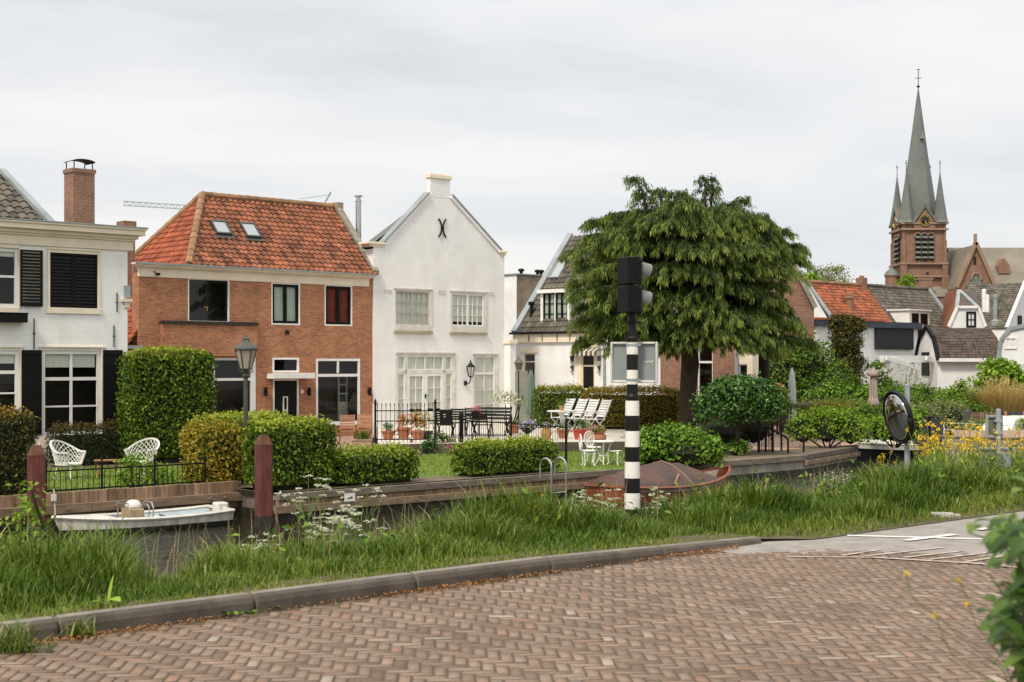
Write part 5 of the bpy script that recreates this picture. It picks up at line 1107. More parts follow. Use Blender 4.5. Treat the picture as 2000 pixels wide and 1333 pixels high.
# weeping cedar
def cedar():
    d = 46.0; b = at(1345,710,d); t = thing('weeping_cedar', 'broad weeping cedar with layered drooping branches and a dark trunk', 'tree', (b.x,b.y,GZ), 0)
    sc_ = d/F; zz = lambda py: CH+(HZ-py)*sc_-GZ
    rng = np.random.default_rng(11); spr = []; mbT = MB(); mbT.tube([(0,0,-.1),(.02,0,.6),(-.03,0,1.6),(.05,0,2.6),(.0,0,4.2),(-.05,0,5.6),(-.1,0,6.8)],[.36,.29,.27,.29,.24,.16,.06],12)
    cxo = .0
    tiers = [(zz(424),3.3,2.8,32),(zz(448),3.85,3.2,34),(zz(486),3.95,3.95,36),(zz(528),3.9,3.85,38),(zz(572),4.0,3.6,38),(zz(616),3.9,3.75,38),(zz(655),3.45,3.85,36)]
    for ti,(z0,rl,rr,n) in enumerate(tiers):
        for i in range(n):
            a = 2*math.pi*(i+rng.uniform(-.3,.3))/n; R_ = (rr if math.cos(a)>0 else rl)*(.82+.18*abs(math.cos(a)))*rng.uniform(.68,1.10)
            zl = z0+rng.uniform(-.16,.16)+.15*math.sin(a*3+ti)
            droop = rng.uniform(.45,.95)
            pts = []
            for s in np.linspace(.12,1.0,9):
                zdr = .30*math.sin(s*2.2)-droop*max(0,s-.42)**1.7*1.7
                pts.append((R_*s*math.cos(a+.12*s*math.sin(i)), R_*s*math.sin(a+.12*s*math.sin(i)), zl-.15+zdr))
            spr.append((np.array(pts), 1.0)); 
            if i%2==0: mbT.tube([pts[0],pts[3],pts[6],pts[8]],[.06,.045,.025,.008],5)
            # side sprays
            for sgn in (-1,1):
                for s0 in (.38,.55,.72,.88):
                    j = int(s0*8); p0 = np.array(pts[j]); aa = a+sgn*rng.uniform(.5,1.1); ln = rng.uniform(.5,.95)*(1.1-.35*s0)
                    q = [p0+np.array([math.cos(aa)*ln*s, math.sin(aa)*ln*s, .12*math.sin(s*2)-.55*s**2*ln*1.2]) for s in np.linspace(0,1,5)]
                    spr.append((np.array(q), .8))
    # leaders that nod over on top
    for px,py,bx,by in ((1222,352,1262,432),(1287,372,1292,440),(1330,380,1305,440),(1375,352,1370,435),(1395,368,1385,440),(1470,382,1440,445),(1512,415,1450,450),(1245,375,1268,440),(1180,432,1230,470),(1425,400,1415,450)):
        x0_, z0_, x1_, z1_ = (bx-1345)*sc_, zz(by), (px-1345)*sc_, zz(py); y0_ = rng.uniform(-1,.8)
        dx = x1_-x0_; pts = [(x0_+dx*s**1.6, y0_+.1*s, z0_+(z1_-z0_)*math.sin(min(s*1.75,1.57))-(.12*max(0,s-.8)*5)) for s in np.linspace(0,1,8)]
        spr.append((np.array(pts),.55)); mbT.tube([pts[0],pts[3],pts[5],pts[7]],[.06,.04,.02,.006],5)
        for s0 in range(1,7):
            for sg in (-1,1):
                p0 = np.array(pts[s0]); ln = rng.uniform(.3,.7)*(1.1-s0*.1); aa = (0 if sg>0 else math.pi)+rng.uniform(-.7,.7)
                q = [p0+np.array([math.cos(aa)*ln*s, math.sin(aa)*ln*s*.7, .10*math.sin(s*2.4)-.40*s**2*ln]) for s in np.linspace(0,1,5)]
                spr.append((np.array(q),.5))
    P_, D_, S_, T_ = [], [], [], []
    for pts, k in spr:
        seg = np.linalg.norm(np.diff(pts,axis=0),axis=1); Ls = seg.sum(); m = int(Ls*200*max(k,.7))+10
        f = rng.random(m)**.7*(len(pts)-1); i = np.minimum(f.astype(int),len(pts)-2); fr = (f-i)[:,None]
        p = pts[i]*(1-fr)+pts[i+1]*fr; dr = norm(pts[i+1]-pts[i])
        dn = norm(dr*.55+np.array([0,0,-1.])*rng.uniform(.5,1.5,(m,1))+rng.normal(0,.28,(m,3)))
        ln = rng.uniform(.07,.22,m)*(.75+.3*k); P_.append(p+dn*ln[:,None]*.5+rng.normal(0,.045,(m,3))); D_.append(dn); S_.append(ln)
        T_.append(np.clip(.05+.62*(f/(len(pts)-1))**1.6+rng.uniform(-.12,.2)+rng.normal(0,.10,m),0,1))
    P_, D_, S_, T_ = map(np.concatenate, (P_,D_,S_,T_)); n = len(P_)
    side = norm(np.cross(D_, norm(rng.normal(0,1,(n,3))))); wv = (S_*.105)[:,None]; h_ = S_[:,None]/2
    vs = np.stack([P_-D_*h_, P_+side*wv*.9-D_*h_*.2, P_+D_*h_, P_-side*wv*.9-D_*h_*.2],1).reshape(-1,3); fs = np.arange(n*4).reshape(-1,4)
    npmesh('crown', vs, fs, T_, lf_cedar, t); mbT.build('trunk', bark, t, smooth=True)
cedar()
# laurel, rhododendron, dark undergrowth
p = at(1440,710,41); bush('dense glossy laurel bush with a rounded flat top in front of the cedar trunk', (p.x,p.y,GZ), [(.05,0,1.55,1.25,.9,.66),(-.5,0,1.25,.65,.7,.5),(.65,0,1.35,.55,.6,.55),(.1,0,1.85,.9,.7,.36)], lf_laurel, .11, 900, 14, .12, 'shrub', 'laurel_bush', trunk=(.7,.07))
p = at(1408,710,42); bush('dark leafless undergrowth beneath the laurel bush', (p.x,p.y+.8,GZ), [(0,0,.55,1.3,.5,.5),(1.1,0,.6,.6,.5,.5)], lf_yew, .09, 160, 12, .12, 'undergrowth', 'undergrowth')
p = at(1318,710,37); bush('spreading light green rhododendron on the quay behind the covered red boat', (p.x,p.y,GZ), [(0,0,.45,.95,.7,.62),(-.7,0,.4,.55,.6,.52),(.75,0,.32,.5,.6,.42),(.2,-.2,.35,.9,.5,.4)], lf_rhodo, .13, 420, 14, .12, 'shrub', 'rhododendron')
p = gr(1442,890,GZ); bush('small green plant on the quay right of the rhododendron', p, [(0,0,.2,.3,.25,.22)], lf_rhodo, .10, 36, 10, .07, 'garden plant', 'garden_plant', core=False)
p = at(1615,710,44.6); bush('loose light green shrub hedge on the quay between the black ladder and the dark boat', (p.x,p.y,GZ), [(-.75,0,.55,.5,.5,.55),(0,0,.6,.55,.5,.6),(.75,0,.55,.5,.5,.62),(.4,.3,.8,.4,.4,.4),(-.2,.2,.85,.4,.4,.4)], lf_bright, .10, 300, 13, .13, 'shrub', 'shrub_hedge')
p = at(1622,710,50); t = thing('golden_grass_tuft', 'rounded tuft of olive gold grass behind the shrub hedge', 'ornamental grass', (p.x,p.y,GZ))
k=1500; ang=RNG.uniform(0,6.28,k); rr=RNG.uniform(0,.45,k); blades('foliage', np.stack([rr*np.cos(ang),rr*np.sin(ang),np.full(k,.1)],1), RNG.uniform(.8,1.5,k), .02, lf_olive, t, lean=.75, az=ang+RNG.normal(0,.5,k)); mb=MB(); mb.lathe([(.35,0),(.42,.2),(.2,.5),(.02,.7)],(0,0,0),8); mb.build('tuft_base', twig, t)
# tall greenery in front of the far houses
p = at(1590,710,60); bush('big dark green leafy bush mass below the red roofed house', (p.x,p.y,GZ), [(-1.4,0,2.0,1.3,1.2,1.3),(-.2,.4,2.3,1.3,1.2,1.5),(.8,-.3,1.5,1.1,1,1.2),(-2.4,0,1.5,.9,1,1.3),(.2,-.8,1.2,1.3,.9,1.0),(1.6,0,1.0,.8,.8,.9)], lf_tree, .16, 620, 14, .2, 'bush', 'bush')
p = at(1654,710,62); bush('tall dark brown-green yew column in front of the white extension', (p.x,p.y,GZ), [(0,0,1.2,.72,.7,1.2),(.02,0,2.6,.72,.7,1.1),(-.02,0,3.7,.68,.7,.8),(-.4,0,4.3,.34,.4,.45),(.42,0,4.2,.34,.4,.45),(.02,0,4.35,.36,.4,.42)], lf_yewred, .10, 1300, 14, .09, 'yew tree', 'yew_column')
p = at(1712,710,59); bush('young leafy tree left of the striped closed parasol top, by the white wall', (p.x,p.y,GZ), [(0,0,2.3,.45,.4,.4),(.25,0,1.6,.55,.5,.5),(-.2,0,1.2,.5,.5,.4)], lf_tree, .15, 90, 10, .12, 'tree', 'small_tree', trunk=(1.2,.05))
p = at(1770,710,55); t = bush('thin bare-looking sapling rising in front of the white veranda', (p.x,p.y,GZ), [(0,0,2.2,.55,.4,.5),(0,0,1.5,.35,.3,.5)], lf_pale, .08, 40, 4, .12, 'sapling', 'sapling', trunk=(1.3,.03))
p = at(1955,710,56); bush('bright green maple-like tree at the right edge in front of the dark brown barn', (p.x,p.y,GZ), [(0,0,1.9,.9,.8,.75),(-.55,0,1.5,.5,.5,.5),(.65,0,1.6,.65,.6,.6),(-.25,0,2.4,.42,.4,.42),(.2,0,2.2,.5,.5,.5)], lf_bright, .17, 300, 13, .15, 'tree', 'leafy_tree', trunk=(1.0,.08))
p = at(1700,710,57); bush('green climbing hedge mass behind the striped closed parasol', (p.x,p.y,GZ), [(-1.9,0,.9,.9,.7,.75),(-.9,0,1.0,.9,.7,.75),(.2,0,1.0,.9,.7,.72),(1.3,0,.95,.9,.7,.68),(-1.5,.2,1.35,.6,.5,.4)], lf_rhodo, .14, 460, 13, .16, 'hedge', 'climbing_hedge')
p = at(1840,710,54); bush('low trimmed green hedge in front of the white veranda posts', (p.x,p.y,GZ), [(-1.4,0,.75,.9,.6,.65),(-.4,0,.75,.9,.6,.65),(.6,0,.75,.9,.6,.65),(1.3,0,.8,.7,.6,.75)], lf_tree, .12, 420, 13, .14, 'hedge', 'low_hedge')
p = at(1822,710,49.5); bush('grey-green herb bush growing over the dark planter boxes', (p.x,p.y,GZ), [(-.5,0,.95,.4,.4,.3),(.1,0,1.0,.5,.4,.32),(.7,0,.8,.5,.4,.5)], lf_pale, .09, 120, 12, .13, 'shrub', 'herb_bush')
p = at(1885,710,52); bush('dark green bush behind the grey garden chair', (p.x,p.y,GZ), [(0,0,.7,.6,.5,.55),(-.6,0,.6,.5,.4,.5),(.5,0,.6,.5,.4,.45)], lf_tree, .12, 150, 12, .13, 'shrub', 'garden_bush')
p = at(1690,710,47.5); bush('clipped green mound between the striped parasol and the wooden deck chair', (p.x,p.y,GZ), [(0,0,.75,.45,.4,.55)], lf_tree, .09, 90, 12, .1, 'shrub', 'garden_bush')
p = at(1748,710,45.5); bush('green bush behind the round traffic mirror', (p.x,p.y,GZ), [(0,0,.5,.6,.5,.5),(.5,0,.6,.4,.4,.6),(-.5,.2,.5,.35,.4,.45)], lf_bright, .10, 150, 12, .12, 'shrub', 'garden_bush')
p = at(1938,710,50); bush('small round light green plant on the far quay behind the cabin boat', (p.x,p.y-3,GZ), [(0,0,.62,.2,.2,.17)], lf_bright, .06, 40, 10, .05, 'garden plant', 'garden_plant', core=False)
for i_, (px_, d_, ell_, lm_, lb_) in enumerate((
    (1800, 61, [(0,0,1.0,.9,.6,.8),(.7,0,.8,.6,.5,.6)], lf_tree, 'dark shrub under the white veranda, left of its middle post'),
    (1868, 60, [(0,0,.9,.8,.6,.8),(-.6,0,.75,.6,.5,.6),(.2,0,1.5,.35,.3,.45)], lf_bright, 'light green shrub in front of the dark brown barn wall'),
    (1905, 58, [(0,0,.8,.7,.5,.75),(.5,0,.7,.5,.4,.6)], lf_tree, 'bushy green shrub at the foot of the maple-like tree'),
    (1745, 60, [(0,0,1.1,.7,.5,.8),(-.4,0,.8,.5,.5,.6)], lf_rhodo, 'glossy green shrub between the leafy small tree and the sapling'),
    (1660, 53, [(0,0,.7,.7,.5,.62),(.55,0,.6,.5,.4,.5)], lf_rhodo, 'fresh green shrub behind the olive gold grass tuft'),
    (1850, 48.6, [(-.9,0,.3,.5,.3,.34),(0,0,.32,.5,.3,.38),(.8,0,.3,.5,.3,.33)], lf_pale, 'low grey-green edging plants along the far quay behind the boats'),
    (1975, 48.6, [(-.7,0,.3,.5,.3,.34),(.1,0,.35,.5,.3,.38)], lf_rhodo, 'low green edging plants on the far quay at the right edge'),
    (1490, 52, [(0,0,.9,.6,.5,.8),(.5,0,1.2,.5,.5,.7)], lf_tree, 'dark green bush behind the right end of the laurel bush'))):
    p = at(px_,710,d_); bush(lb_, (p.x,p.y,GZ), ell_, lm_, .12, 170, 13, .13, 'shrub', 'garden_bush')
# pampas grass
p = at(1962,710,53); t = thing('pampas_grass', 'tall clump of straw coloured pampas grass at the right edge', 'ornamental grass', (p.x,p.y,GZ))
k=2600; ang=RNG.uniform(0,6.28,k); rr=RNG.uniform(0,.6,k); blades('blade_clump', np.stack([rr*np.cos(ang),rr*np.sin(ang),np.zeros(k)],1), RNG.uniform(1.0,2.0,k), .022, lf_dry, t, lean=.5, az=ang+RNG.normal(0,.4,k))
k=70; ang=RNG.uniform(0,6.28,k); P_,D_=[],[]
for i in range(k):
    le=RNG.uniform(.05,.45); hh=RNG.uniform(1.6,2.25)
    for s in np.linspace(.62,1.0,26): P_.append((math.cos(ang[i])*le*s*2, math.sin(ang[i])*le*s*1.6, hh*s-.12*le*s)); D_.append((math.cos(ang[i])*.3,math.sin(ang[i])*.3,1))
leafmesh('plume', np.array(P_)+RNG.normal(0,.015,(len(P_),3)), RNG.normal(0,1,(len(P_),3)), .11, lf_dry, t, 3.2, dirs=np.array(D_,float))
# far trees beside the church
p = at(1618,710,150); bush('airy pale tree on the skyline left of the church, behind the red roof', (p.x,p.y,GZ), [(0,0,11.6,1.5,1.4,1.4),(1.2,0,11.7,1.1,1.2,1.2),(-.9,0,11.0,1.2,1.2,1.1)], lf_pale, .26, 150, 9, .34, 'tree', 'skyline_tree', trunk=(7,.25))
p = at(1580,710,130); bush('small green treetop on the skyline between the cedar and the airy pale tree', (p.x,p.y,GZ), [(0,0,10.0,1.1,1,.8)], lf_bright, .3, 70, 10, .3, 'tree', 'skyline_tree', trunk=(6,.2))
p = at(1773,710,180); bush('bright green treetop at the foot of the church tower', (p.x,p.y,GZ), [(0,0,12.6,.9,.9,1.0)], lf_bright, .35, 60, 10, .3, 'tree', 'skyline_tree', trunk=(8,.2))

# ---------------------------------------------------------------- grass of the verge
def grass():
    n = 210000; u = RNG.uniform(.5,27,n); v = RNG.uniform(8.0,11.75,n)
    keep = RNG.random(n) < np.clip(.55+.5*(v-8.4)/1.0,.4,1); keep &= (v>8.29)|(u>11.0)
    px0 = None; u, v = u[keep], v[keep]; n = len(u)
    X_ = u*U.x+v*V.x; Y_ = u*U.y+v*V.y; px = 1000+X_/Y_*F
    cl = .5+.5*np.sin(u*2.3+np.sin(v*3.1))*np.sin(v*2.7+u*.6)
    h = .04+.46*np.clip((v-np.where(u<10.6,8.65,8.12))/1.2,0,1)*(.30+.95*cl*(.6+.4*np.sin(u*5.1+v*4.3)))
    h = h*np.where((px>250)&(px<900), .84, 1.0)*(1-.42*np.clip((px-1190)/90,0,1)*np.clip((1740-px)/90,0,1))*(1-.30*np.clip((px-1690)/60,0,1))
    gap = np.exp(-((px-330)/75)**2)*(v>9.2); h = h*(1-.72*gap)
    gap2 = np.exp(-((px-560)/90)**2)*(v>10.2); h = h*(1-.35*gap2)
    left = (px<235); h = np.where(left & (v>9.2), h*1.3, h)
    h = h*np.where(px>1000, 1.0+.35*np.clip((px-1000)/600,0,1), 1.0)
    h = h*RNG.uniform(.6,1.3,n)
    zg = np.array([vz(a,b) for a,b in zip(u,v)])
    pts = np.stack([X_,Y_,zg-.01],1)
    dry = (v < 8.62+.22*np.sin(u*1.3)+RNG.normal(0,.10,n)) & (RNG.random(n) < .62)
    c2 = .5+.5*np.sin(u*1.7+2*np.sin(v*1.9+u*.4))*np.cos(v*2.2-u*.9); t = np.clip(RNG.random(n)*.55+.34*c2+(RNG.random(n)<.05)*.4-.03,0,1)
    wd = np.where(h>.22,.0075,.0055)*RNG.uniform(.7,1.4,n)
    def mk(sel,mat,label,nm):
        o = blades(nm, pts[sel], h[sel], 1.0, mat, None, lean=.55, tint=t[sel]) if False else None
        return o
    for sel,mat,label,nm in ((~dry,m_grass,'tall green grass along the canal bank','bank_grass'),(dry,m_drygrass,'short dry yellowish grass along the kerb','kerb_grass')):
        q = np.where(sel)[0]; o = blades_w(nm, pts[q], h[q], wd[q]*(1.0+Y_[q]/22), mat, t[q]); stuff(o, label, 'grass')
def blades_w(nm, pts, h, wd, mat, t): return blades(nm, pts, h, wd, mat, None, .55, RNG, t)
grass()
# broad-leaved herbs among the grass
P_, N_ = [], []
for i in range(120):
    u0, v0 = RNG.uniform(1.5,24), RNG.uniform(9.2,11.3); k = int(RNG.integers(14,46)); hh = RNG.uniform(.12,.42)
    q = RNG.normal(0,1,(k,3))*np.array([.13,.13,hh*.4]); p = np.array(uv(u0,v0,vz(u0,v0)+hh*.55))+q; P_.append(p); N_.append(RNG.normal(0,.5,(k,3))+np.array([0,-.2,.9]))
o = leafmesh('bank_herbs', np.concatenate(P_), np.concatenate(N_), .075, lf_tree, None, 2.0); stuff(o, 'broad-leaved nettles and herbs among the bank grass', 'herbs')
# seed heads and lawn turf
k = 1700; u = RNG.uniform(1,24,k); v = RNG.uniform(9.6,11.3,k); pts = np.stack([u*U.x+v*V.x,u*U.y+v*V.y,np.array([vz(a,b) for a,b in zip(u,v)])],1)
o = blades('seed_grass', pts, RNG.uniform(.28,.66,k), .0045, leafmat('seed_grass_straw',[(.26,.26,.09),(.34,.28,.14),(.30,.2,.14)]), None, .4); stuff(o, 'thin straw coloured grass stems with seed heads on the bank', 'grass')
def turf(poly, n, label, mat):
    P_ = [gr(x,y,GZ) for x,y in poly]; xs=[p.x for p in P_]; ys=[p.y for p in P_]
    X_ = RNG.uniform(min(xs),max(xs),n*3); Y_ = RNG.uniform(min(ys),max(ys),n*3); ins = np.zeros(n*3,bool)
    for a,b in zip(P_,P_[1:]+P_[:1]): ins ^= ((a.y>Y_)!=(b.y>Y_))&(X_<(b.x-a.x)*(Y_-a.y)/(b.y-a.y+1e-9)+a.x)
    X_,Y_=X_[ins][:n],Y_[ins][:n]; k=len(X_)
    o = blades('turf', np.stack([X_,Y_,np.full(k,GZ)],1), RNG.uniform(.03,.08,k), .014, mat, None, .5); stuff(o, label, 'lawn grass')
turf_m = leafmat('turf_blade', [(.11,.17,.025),(.17,.24,.035),(.25,.30,.055)], trans=.3)
turf([(640,939),(1105,922),(1240,915),(1240,872),(1105,872),(660,900)], 16000, 'mown lawn grass in front of the iron fence', turf_m)
turf([(60,975),(470,950),(440,905),(60,918)], 9000, 'mown lawn grass under the white wicker chairs', turf_m)
# orange leaf litter and moss along the foot of the kerb
k = 4500; u = RNG.uniform(1.5,10.0,k); v = 8.115-np.abs(RNG.normal(0,.10,k))*(1.2-.07*u); sel=RNG.random(k) < .55+.45*np.sin(u*2.1); u,v=u[sel],v[sel]; k=len(u)
o = leafmesh('leaf_litter', np.stack([u*U.x+v*V.x,u*U.y+v*V.y,.010+RNG.uniform(0,.015,k)],1), np.tile([[0,0,1.]],(k,1)), .020, leafmat('fallen_leaf',[(.16,.07,.025),(.33,.14,.04),(.40,.20,.07),(.26,.17,.09)],trans=.1), None, 1.8, jit=.35); stuff(o,'orange fallen leaves gathered along the kerb','leaf litter')
# fallen blossom floating by the right quay
k=110; P_=[]
for i in range(k):
    q = gr(random.gauss(1625,38), random.gauss(905,13), WZ+.012) if False else gr(random.uniform(1572,1665), random.uniform(912,938), WZ+.012); P_.append(q)
o = leafmesh('floating_petals', np.array([tuple(q) for q in P_]), np.tile([[0,0,1.]],(k,1)), .075, pet_white, None, 1.3, jit=.1); stuff(o,'white petals floating on the dark water below the black ladder','petals')

# ---------------------------------------------------------------- wild flowers and weeds
def parsley(px, top, v, label, seed, sp=1.0):
    rng = np.random.default_rng(seed); b = onv(px, v); uu = uof(b); z0 = vz(uu,v); d = b.y; h = CH-(top-HZ)*d/F-z0
    t = thing('cow_parsley', label, 'wildflower', (b.x,b.y,z0), 0, 'cow parsley on the bank'); mb = MB(); heads = []
    for i in range(rng.integers(4,7)):
        a = rng.uniform(0,6.28); f = rng.uniform(.72,1.0) if i else 1.0; r = rng.uniform(.10,.26)*sp*(0.4 if i==0 else 1)
        s0 = np.array([0,0,h*.35*rng.uniform(.5,1.3)]); e = np.array([r*math.cos(a),r*math.sin(a)*.7,h*f]); mb.tube([(0,0,0),s0,(s0+e)/2+np.array([e[0]*.15,e[1]*.15,0]),e],[.008,.007,.005,.003],5); heads.append(e)
        for q in range(2):
            e2 = e+np.array([rng.normal(0,.09),rng.normal(0,.06),-rng.uniform(.02,.12)]); mb.tube([(s0+e)/2,e2],[.004,.002],4); heads.append(e2)
    mb.build('stem', stem_m, t)
    for e in heads:
        P_=[]
        for j in range(7):
            a = rng.uniform(0,6.28); r = rng.uniform(0,.048); c = e+np.array([r*math.cos(a),r*math.sin(a),.02-r*.2])
            P_ += [c+rng.normal(0,.010,3)*np.array([1,1,.4]) for _ in range(5)]
        P_=np.array(P_); leafmesh('umbel', P_, np.tile([[0,-.2,1.]],(len(P_),1)), .0145, pet_cream, t, 1.2)
    k=60; P_=rng.normal(0,.10,(k,3))+np.array([0,0,h*.3]); P_[:,2]=np.abs(P_[:,2]*1.0); leafmesh('foliage', P_, rng.normal(0,.5,(k,3))+np.array([0,0,1]), .085, lf_tree, t, 2.6)
parsley(517,1046,11.0,'low cow parsley plant in front of the foot of the second red post',1,.7)
parsley(606,934,11.1,'tallest cow parsley plant, in front of the low timber quay wall',2)
parsley(640,1000,10.9,'cow parsley with many small heads just right of the tallest one',3,.8)
parsley(703,1000,11.0,'broad cow parsley with a dense cluster of white heads',4,.9)
parsley(714,950,11.3,'tall thin cow parsley leaning right in front of the small white plate on the quay',5,.8)
parsley(655,1015,10.5,'short cow parsley below the dense white cluster',6,.7)
parsley(1128,968,11.2,'cow parsley just right of the steel swim ladder',7,.9)
parsley(1165,950,11.1,'cow parsley in the middle between ladder and striped pole',8)
parsley(1200,978,10.9,'cow parsley close to the left side of the striped pole',9,.8)
parsley(905,1000,11.1,'small cow parsley alone in the tall grass right of the number plate',13,.6)
parsley(1275,955,11.2,'cow parsley close to the right side of the striped pole',10,.9)
parsley(1300,985,10.9,'lower cow parsley in front of the covered red boat',12,.7)
def rape_proto():
    rng = np.random.default_rng(5); t = thing('yellow_flower', 'yellow-flowered rape plant in the tall grass at the right', 'wildflower', (0,0,0), 0, 'yellow flowering plants on the right bank'); mb=MB(); H_=[]
    for i in range(5):
        a=i*1.26+rng.uniform(-.3,.3); r=rng.uniform(.06,.17); e=np.array([r*math.cos(a),r*math.sin(a),rng.uniform(.62,.95)]); mb.tube([(0,0,0),(0,0,.3),e*np.array([.6,.6,.8]),e],[.006,.005,.004,.003],4); H_.append(e)
    mb.build('stem', stem_m, t)
    for e in H_:
        P_ = [e+rng.normal(0,1,3)*np.array([.018,.018,.022]) for _ in range(13)]
        P_=np.array(P_); leafmesh('flower_head', P_, rng.normal(0,.6,(len(P_),3))+np.array([0,0,.8]), .024, pet_yellow, t, 1.1)
    k=22; P_=rng.normal(0,.07,(k,3)); P_[:,2]=rng.uniform(.1,.6,k); leafmesh('foliage', P_, rng.normal(0,1,(k,3)), .09, lf_bright, t, 3)
    return t
rp = rape_proto(); rr_ = random.Random(3)
for i in range(56):
    px = rr_.triangular(1690,2080,1860); v = rr_.uniform(9.9,11.5) if i%4 else rr_.uniform(9.2,10.2); b = onv(px,v); b.z = vz(uof(b),v)-.02; s_ = rr_.uniform(.75,1.12)
    if i == 0: o = rp; o.location = b; o.rotation_euler = (0,0,rr_.uniform(0,6))
    else: o = dup(rp, b, rr_.uniform(0,6.28), 'yellow-flowered rape plant in the tall grass at the right')
    o.scale = (s_,s_,s_)
p = gr(1040,1040,-.1); b = onv(1040,9.9); b.z = vz(uof(b),9.9); o = dup(rp, b, 1.0, 'single small yellow-flowered plant in the grass left of the striped pole'); o.scale=(.55,.55,.55); del o['group']
# weeds: dock leaves, kerb weeds, alder sapling
def bigleaf(mb, base, d, ln, wd, n=8, curl=.3):
    base, d = Vector(base), Vector(d).normalized(); x = d.cross(Vector((0,0,1))).normalized(); up = x.cross(d); vs=[]
    for i in range(n+1):
        s=i/n; w_=wd*math.sin(math.pi*min(1,s**.8))**.8*.5; c=base+d*ln*s-Vector((0,0,1))*curl*ln*s*s
        vs += [c-x*w_+up*w_*.25, c, c+x*w_+up*w_*.25]
    mb.add(vs,[(i*3+j,i*3+j+1,i*3+j+4,i*3+j+3) for i in range(n) for j in (0,1)], random.random())
t = thing('dock_plant', 'plant with two large pale green leaves in the grass at lower left', 'weed', gr(212,1188,.08)); mb=MB()
bigleaf(mb,(0,0,.02),(.15,.1,1.0),.20,.06,curl=-.0); bigleaf(mb,(0,-.03,.03),(-.35,-.25,.9),.05,.03); bigleaf(mb,(-.02,-.02,.05),(.9,-.5,.25),.14,.12,curl=.2); bigleaf(mb,(-.03,0,.03),(-.8,-.4,.4),.10,.07); mb.build('foliage', lf_bright, t)
for px,py,label,sz in ((150,1245,'small grass tuft at the road side of the kerb, at lower left',.8),(20,1275,'grassy weed at the foot of the kerb in the lower left corner',1.2),(465,1205,'leafy green weed growing from the kerb foot in the leaf litter',1.0),(520,1192,'small broad-leaved weed at the kerb foot, right of the leafy one',.8),(735,1168,'tiny weed on the kerb foot below the tall bank flowers',.5)):
    b = gr(px,py,.0); t = thing('kerb_weed', label, 'weed', b); k=int(150*sz)
    if 'grass' in label: a_=RNG.uniform(0,6.28,k); blades('blade_tuft', RNG.normal(0,.07*sz,(k,3))*np.array([1,.5,0]), RNG.uniform(.06,.18,k)*sz, .007, m_grass, t, lean=.8)
    mb=MB()
    for i in range(int(9*sz)+2): a_=random.uniform(0,6.28); bigleaf(mb,(random.gauss(0,.09*sz),random.gauss(0,.03),.01),(math.cos(a_),math.sin(a_)*.6,.6),random.uniform(.05,.10)*sz,.035*sz,5)
    mb.build('foliage', lf_tree, t)
b = onv(48,11.2); b.z = vz(uof(b),11.2); bush('young leafy alder shoot in front of the red mooring post at the left edge', b, [(0,0,.72,.13,.13,.22),(.06,0,.42,.18,.15,.2),(-.12,0,.5,.1,.1,.2),(.02,0,.98,.07,.07,.14)], lf_bright, .052, 95, 5, .05, 'sapling', 'alder_sapling', stems=6, core=False)
# foreground bramble at the right edge
def bramble():
    rng = np.random.default_rng(21); t = thing('bramble_bush', 'out of focus leafy bush in the foreground at the right edge', 'shrub', (1.5,3.3,0)); o_ = Vector((1.5,3.3,0)); mb = MB(); ml = MB(); lst = []
    for px,py,d in ((1962,935,3.4),(2010,960,3.3),(1985,1000,3.5),(1948,1062,3.4),(1975,1040,3.2),(2005,1060,3.4),(1935,1100,3.3),(1968,1095,3.5),(1995,1110,3.2),(1955,1135,3.3),(1985,1140,3.4),(1912,1025,3.6),(1920,1165,3.4)): lst.append((px,py,d))
    for i in range(640):
        py = rng.uniform(1010,1460); lim = 1968-(py-1010)*.05+35*math.sin(py*.035); px = lim+abs(rng.normal(0,55))+rng.uniform(0,40); lst.append((px,py,rng.uniform(2.9,3.9)))
    for px,py,d in lst:
        p = at(px,py,d)-o_; a = rng.uniform(0,6.28); bigleaf(ml, p, (math.cos(a)*.9-.3,math.sin(a)*.5-.5,rng.uniform(-.5,.6)), rng.uniform(.035,.07), rng.uniform(.028,.05), 7, .35)
        if rng.random() < .35: mb.tube([p, p+Vector((.06,.03,-.07)), p+Vector((.12,.05,-.22))],[.0015,.002,.003],4)
    for px,py,qx,qy in ((1960,930,2060,1190),(1890,1040,2040,1150),(2010,960,2090,1300),(1940,1300,2060,1120),(1930,1120,2050,1380),(1990,1040,2040,1340)):
        a, b = at(px,py,3.35)-o_, at(qx,qy,3.4)-o_; mb.tube([a,(a+b)/2+Vector((.02,0,.03)),b,Vector((.1+random.uniform(-.1,.1),.1,-.0))],[.002,.003,.005,.008],5)
    ml.build('foliage', leafmat('bramble_leaf',[(.03,.07,.012),(.06,.12,.018),(.11,.185,.03),(.19,.26,.05)],rough=.4,trans=.3), t, smooth=True); mb.build('stem', stem_m, t)
bramble()
def budstem(label, pts, buds, d=3.3):
    P_ = [at(x,y,d) for x,y in pts]; base = Vector((P_[-1].x+.35,P_[-1].y,0)); t = thing('wild_mustard', label, 'wildflower', base); mb=MB(); mb.tube([p-base for p in P_]+[Vector((.02,0,.01))],[.0015]*len(P_)+[.004],5); mb.build('stem', stem_m, t)
    Q_=[]; 
    for x,y in buds:
        c=at(x,y,d)-base; Q_ = [np.array(c)+RNG.normal(0,.003,3) for _ in range(22)]
        Q_=np.array(Q_); leafmesh('flower_head', Q_, RNG.normal(0,1,(len(Q_),3)), .006, pet_yellow, t, 1.3)
budstem('thin out of focus stem with a yellow bud leaning left over the brick road', [(1769,1121),(1778,1160),(1795,1182),(1830,1203),(1880,1250),(1960,1310)], [(1769,1121)])
budstem('thin stem with two yellow buds close to the foreground bush', [(1873,1134),(1885,1160),(1892,1182),(1905,1220),(1960,1290)], [(1873,1134),(1890,1181)], 3.4)
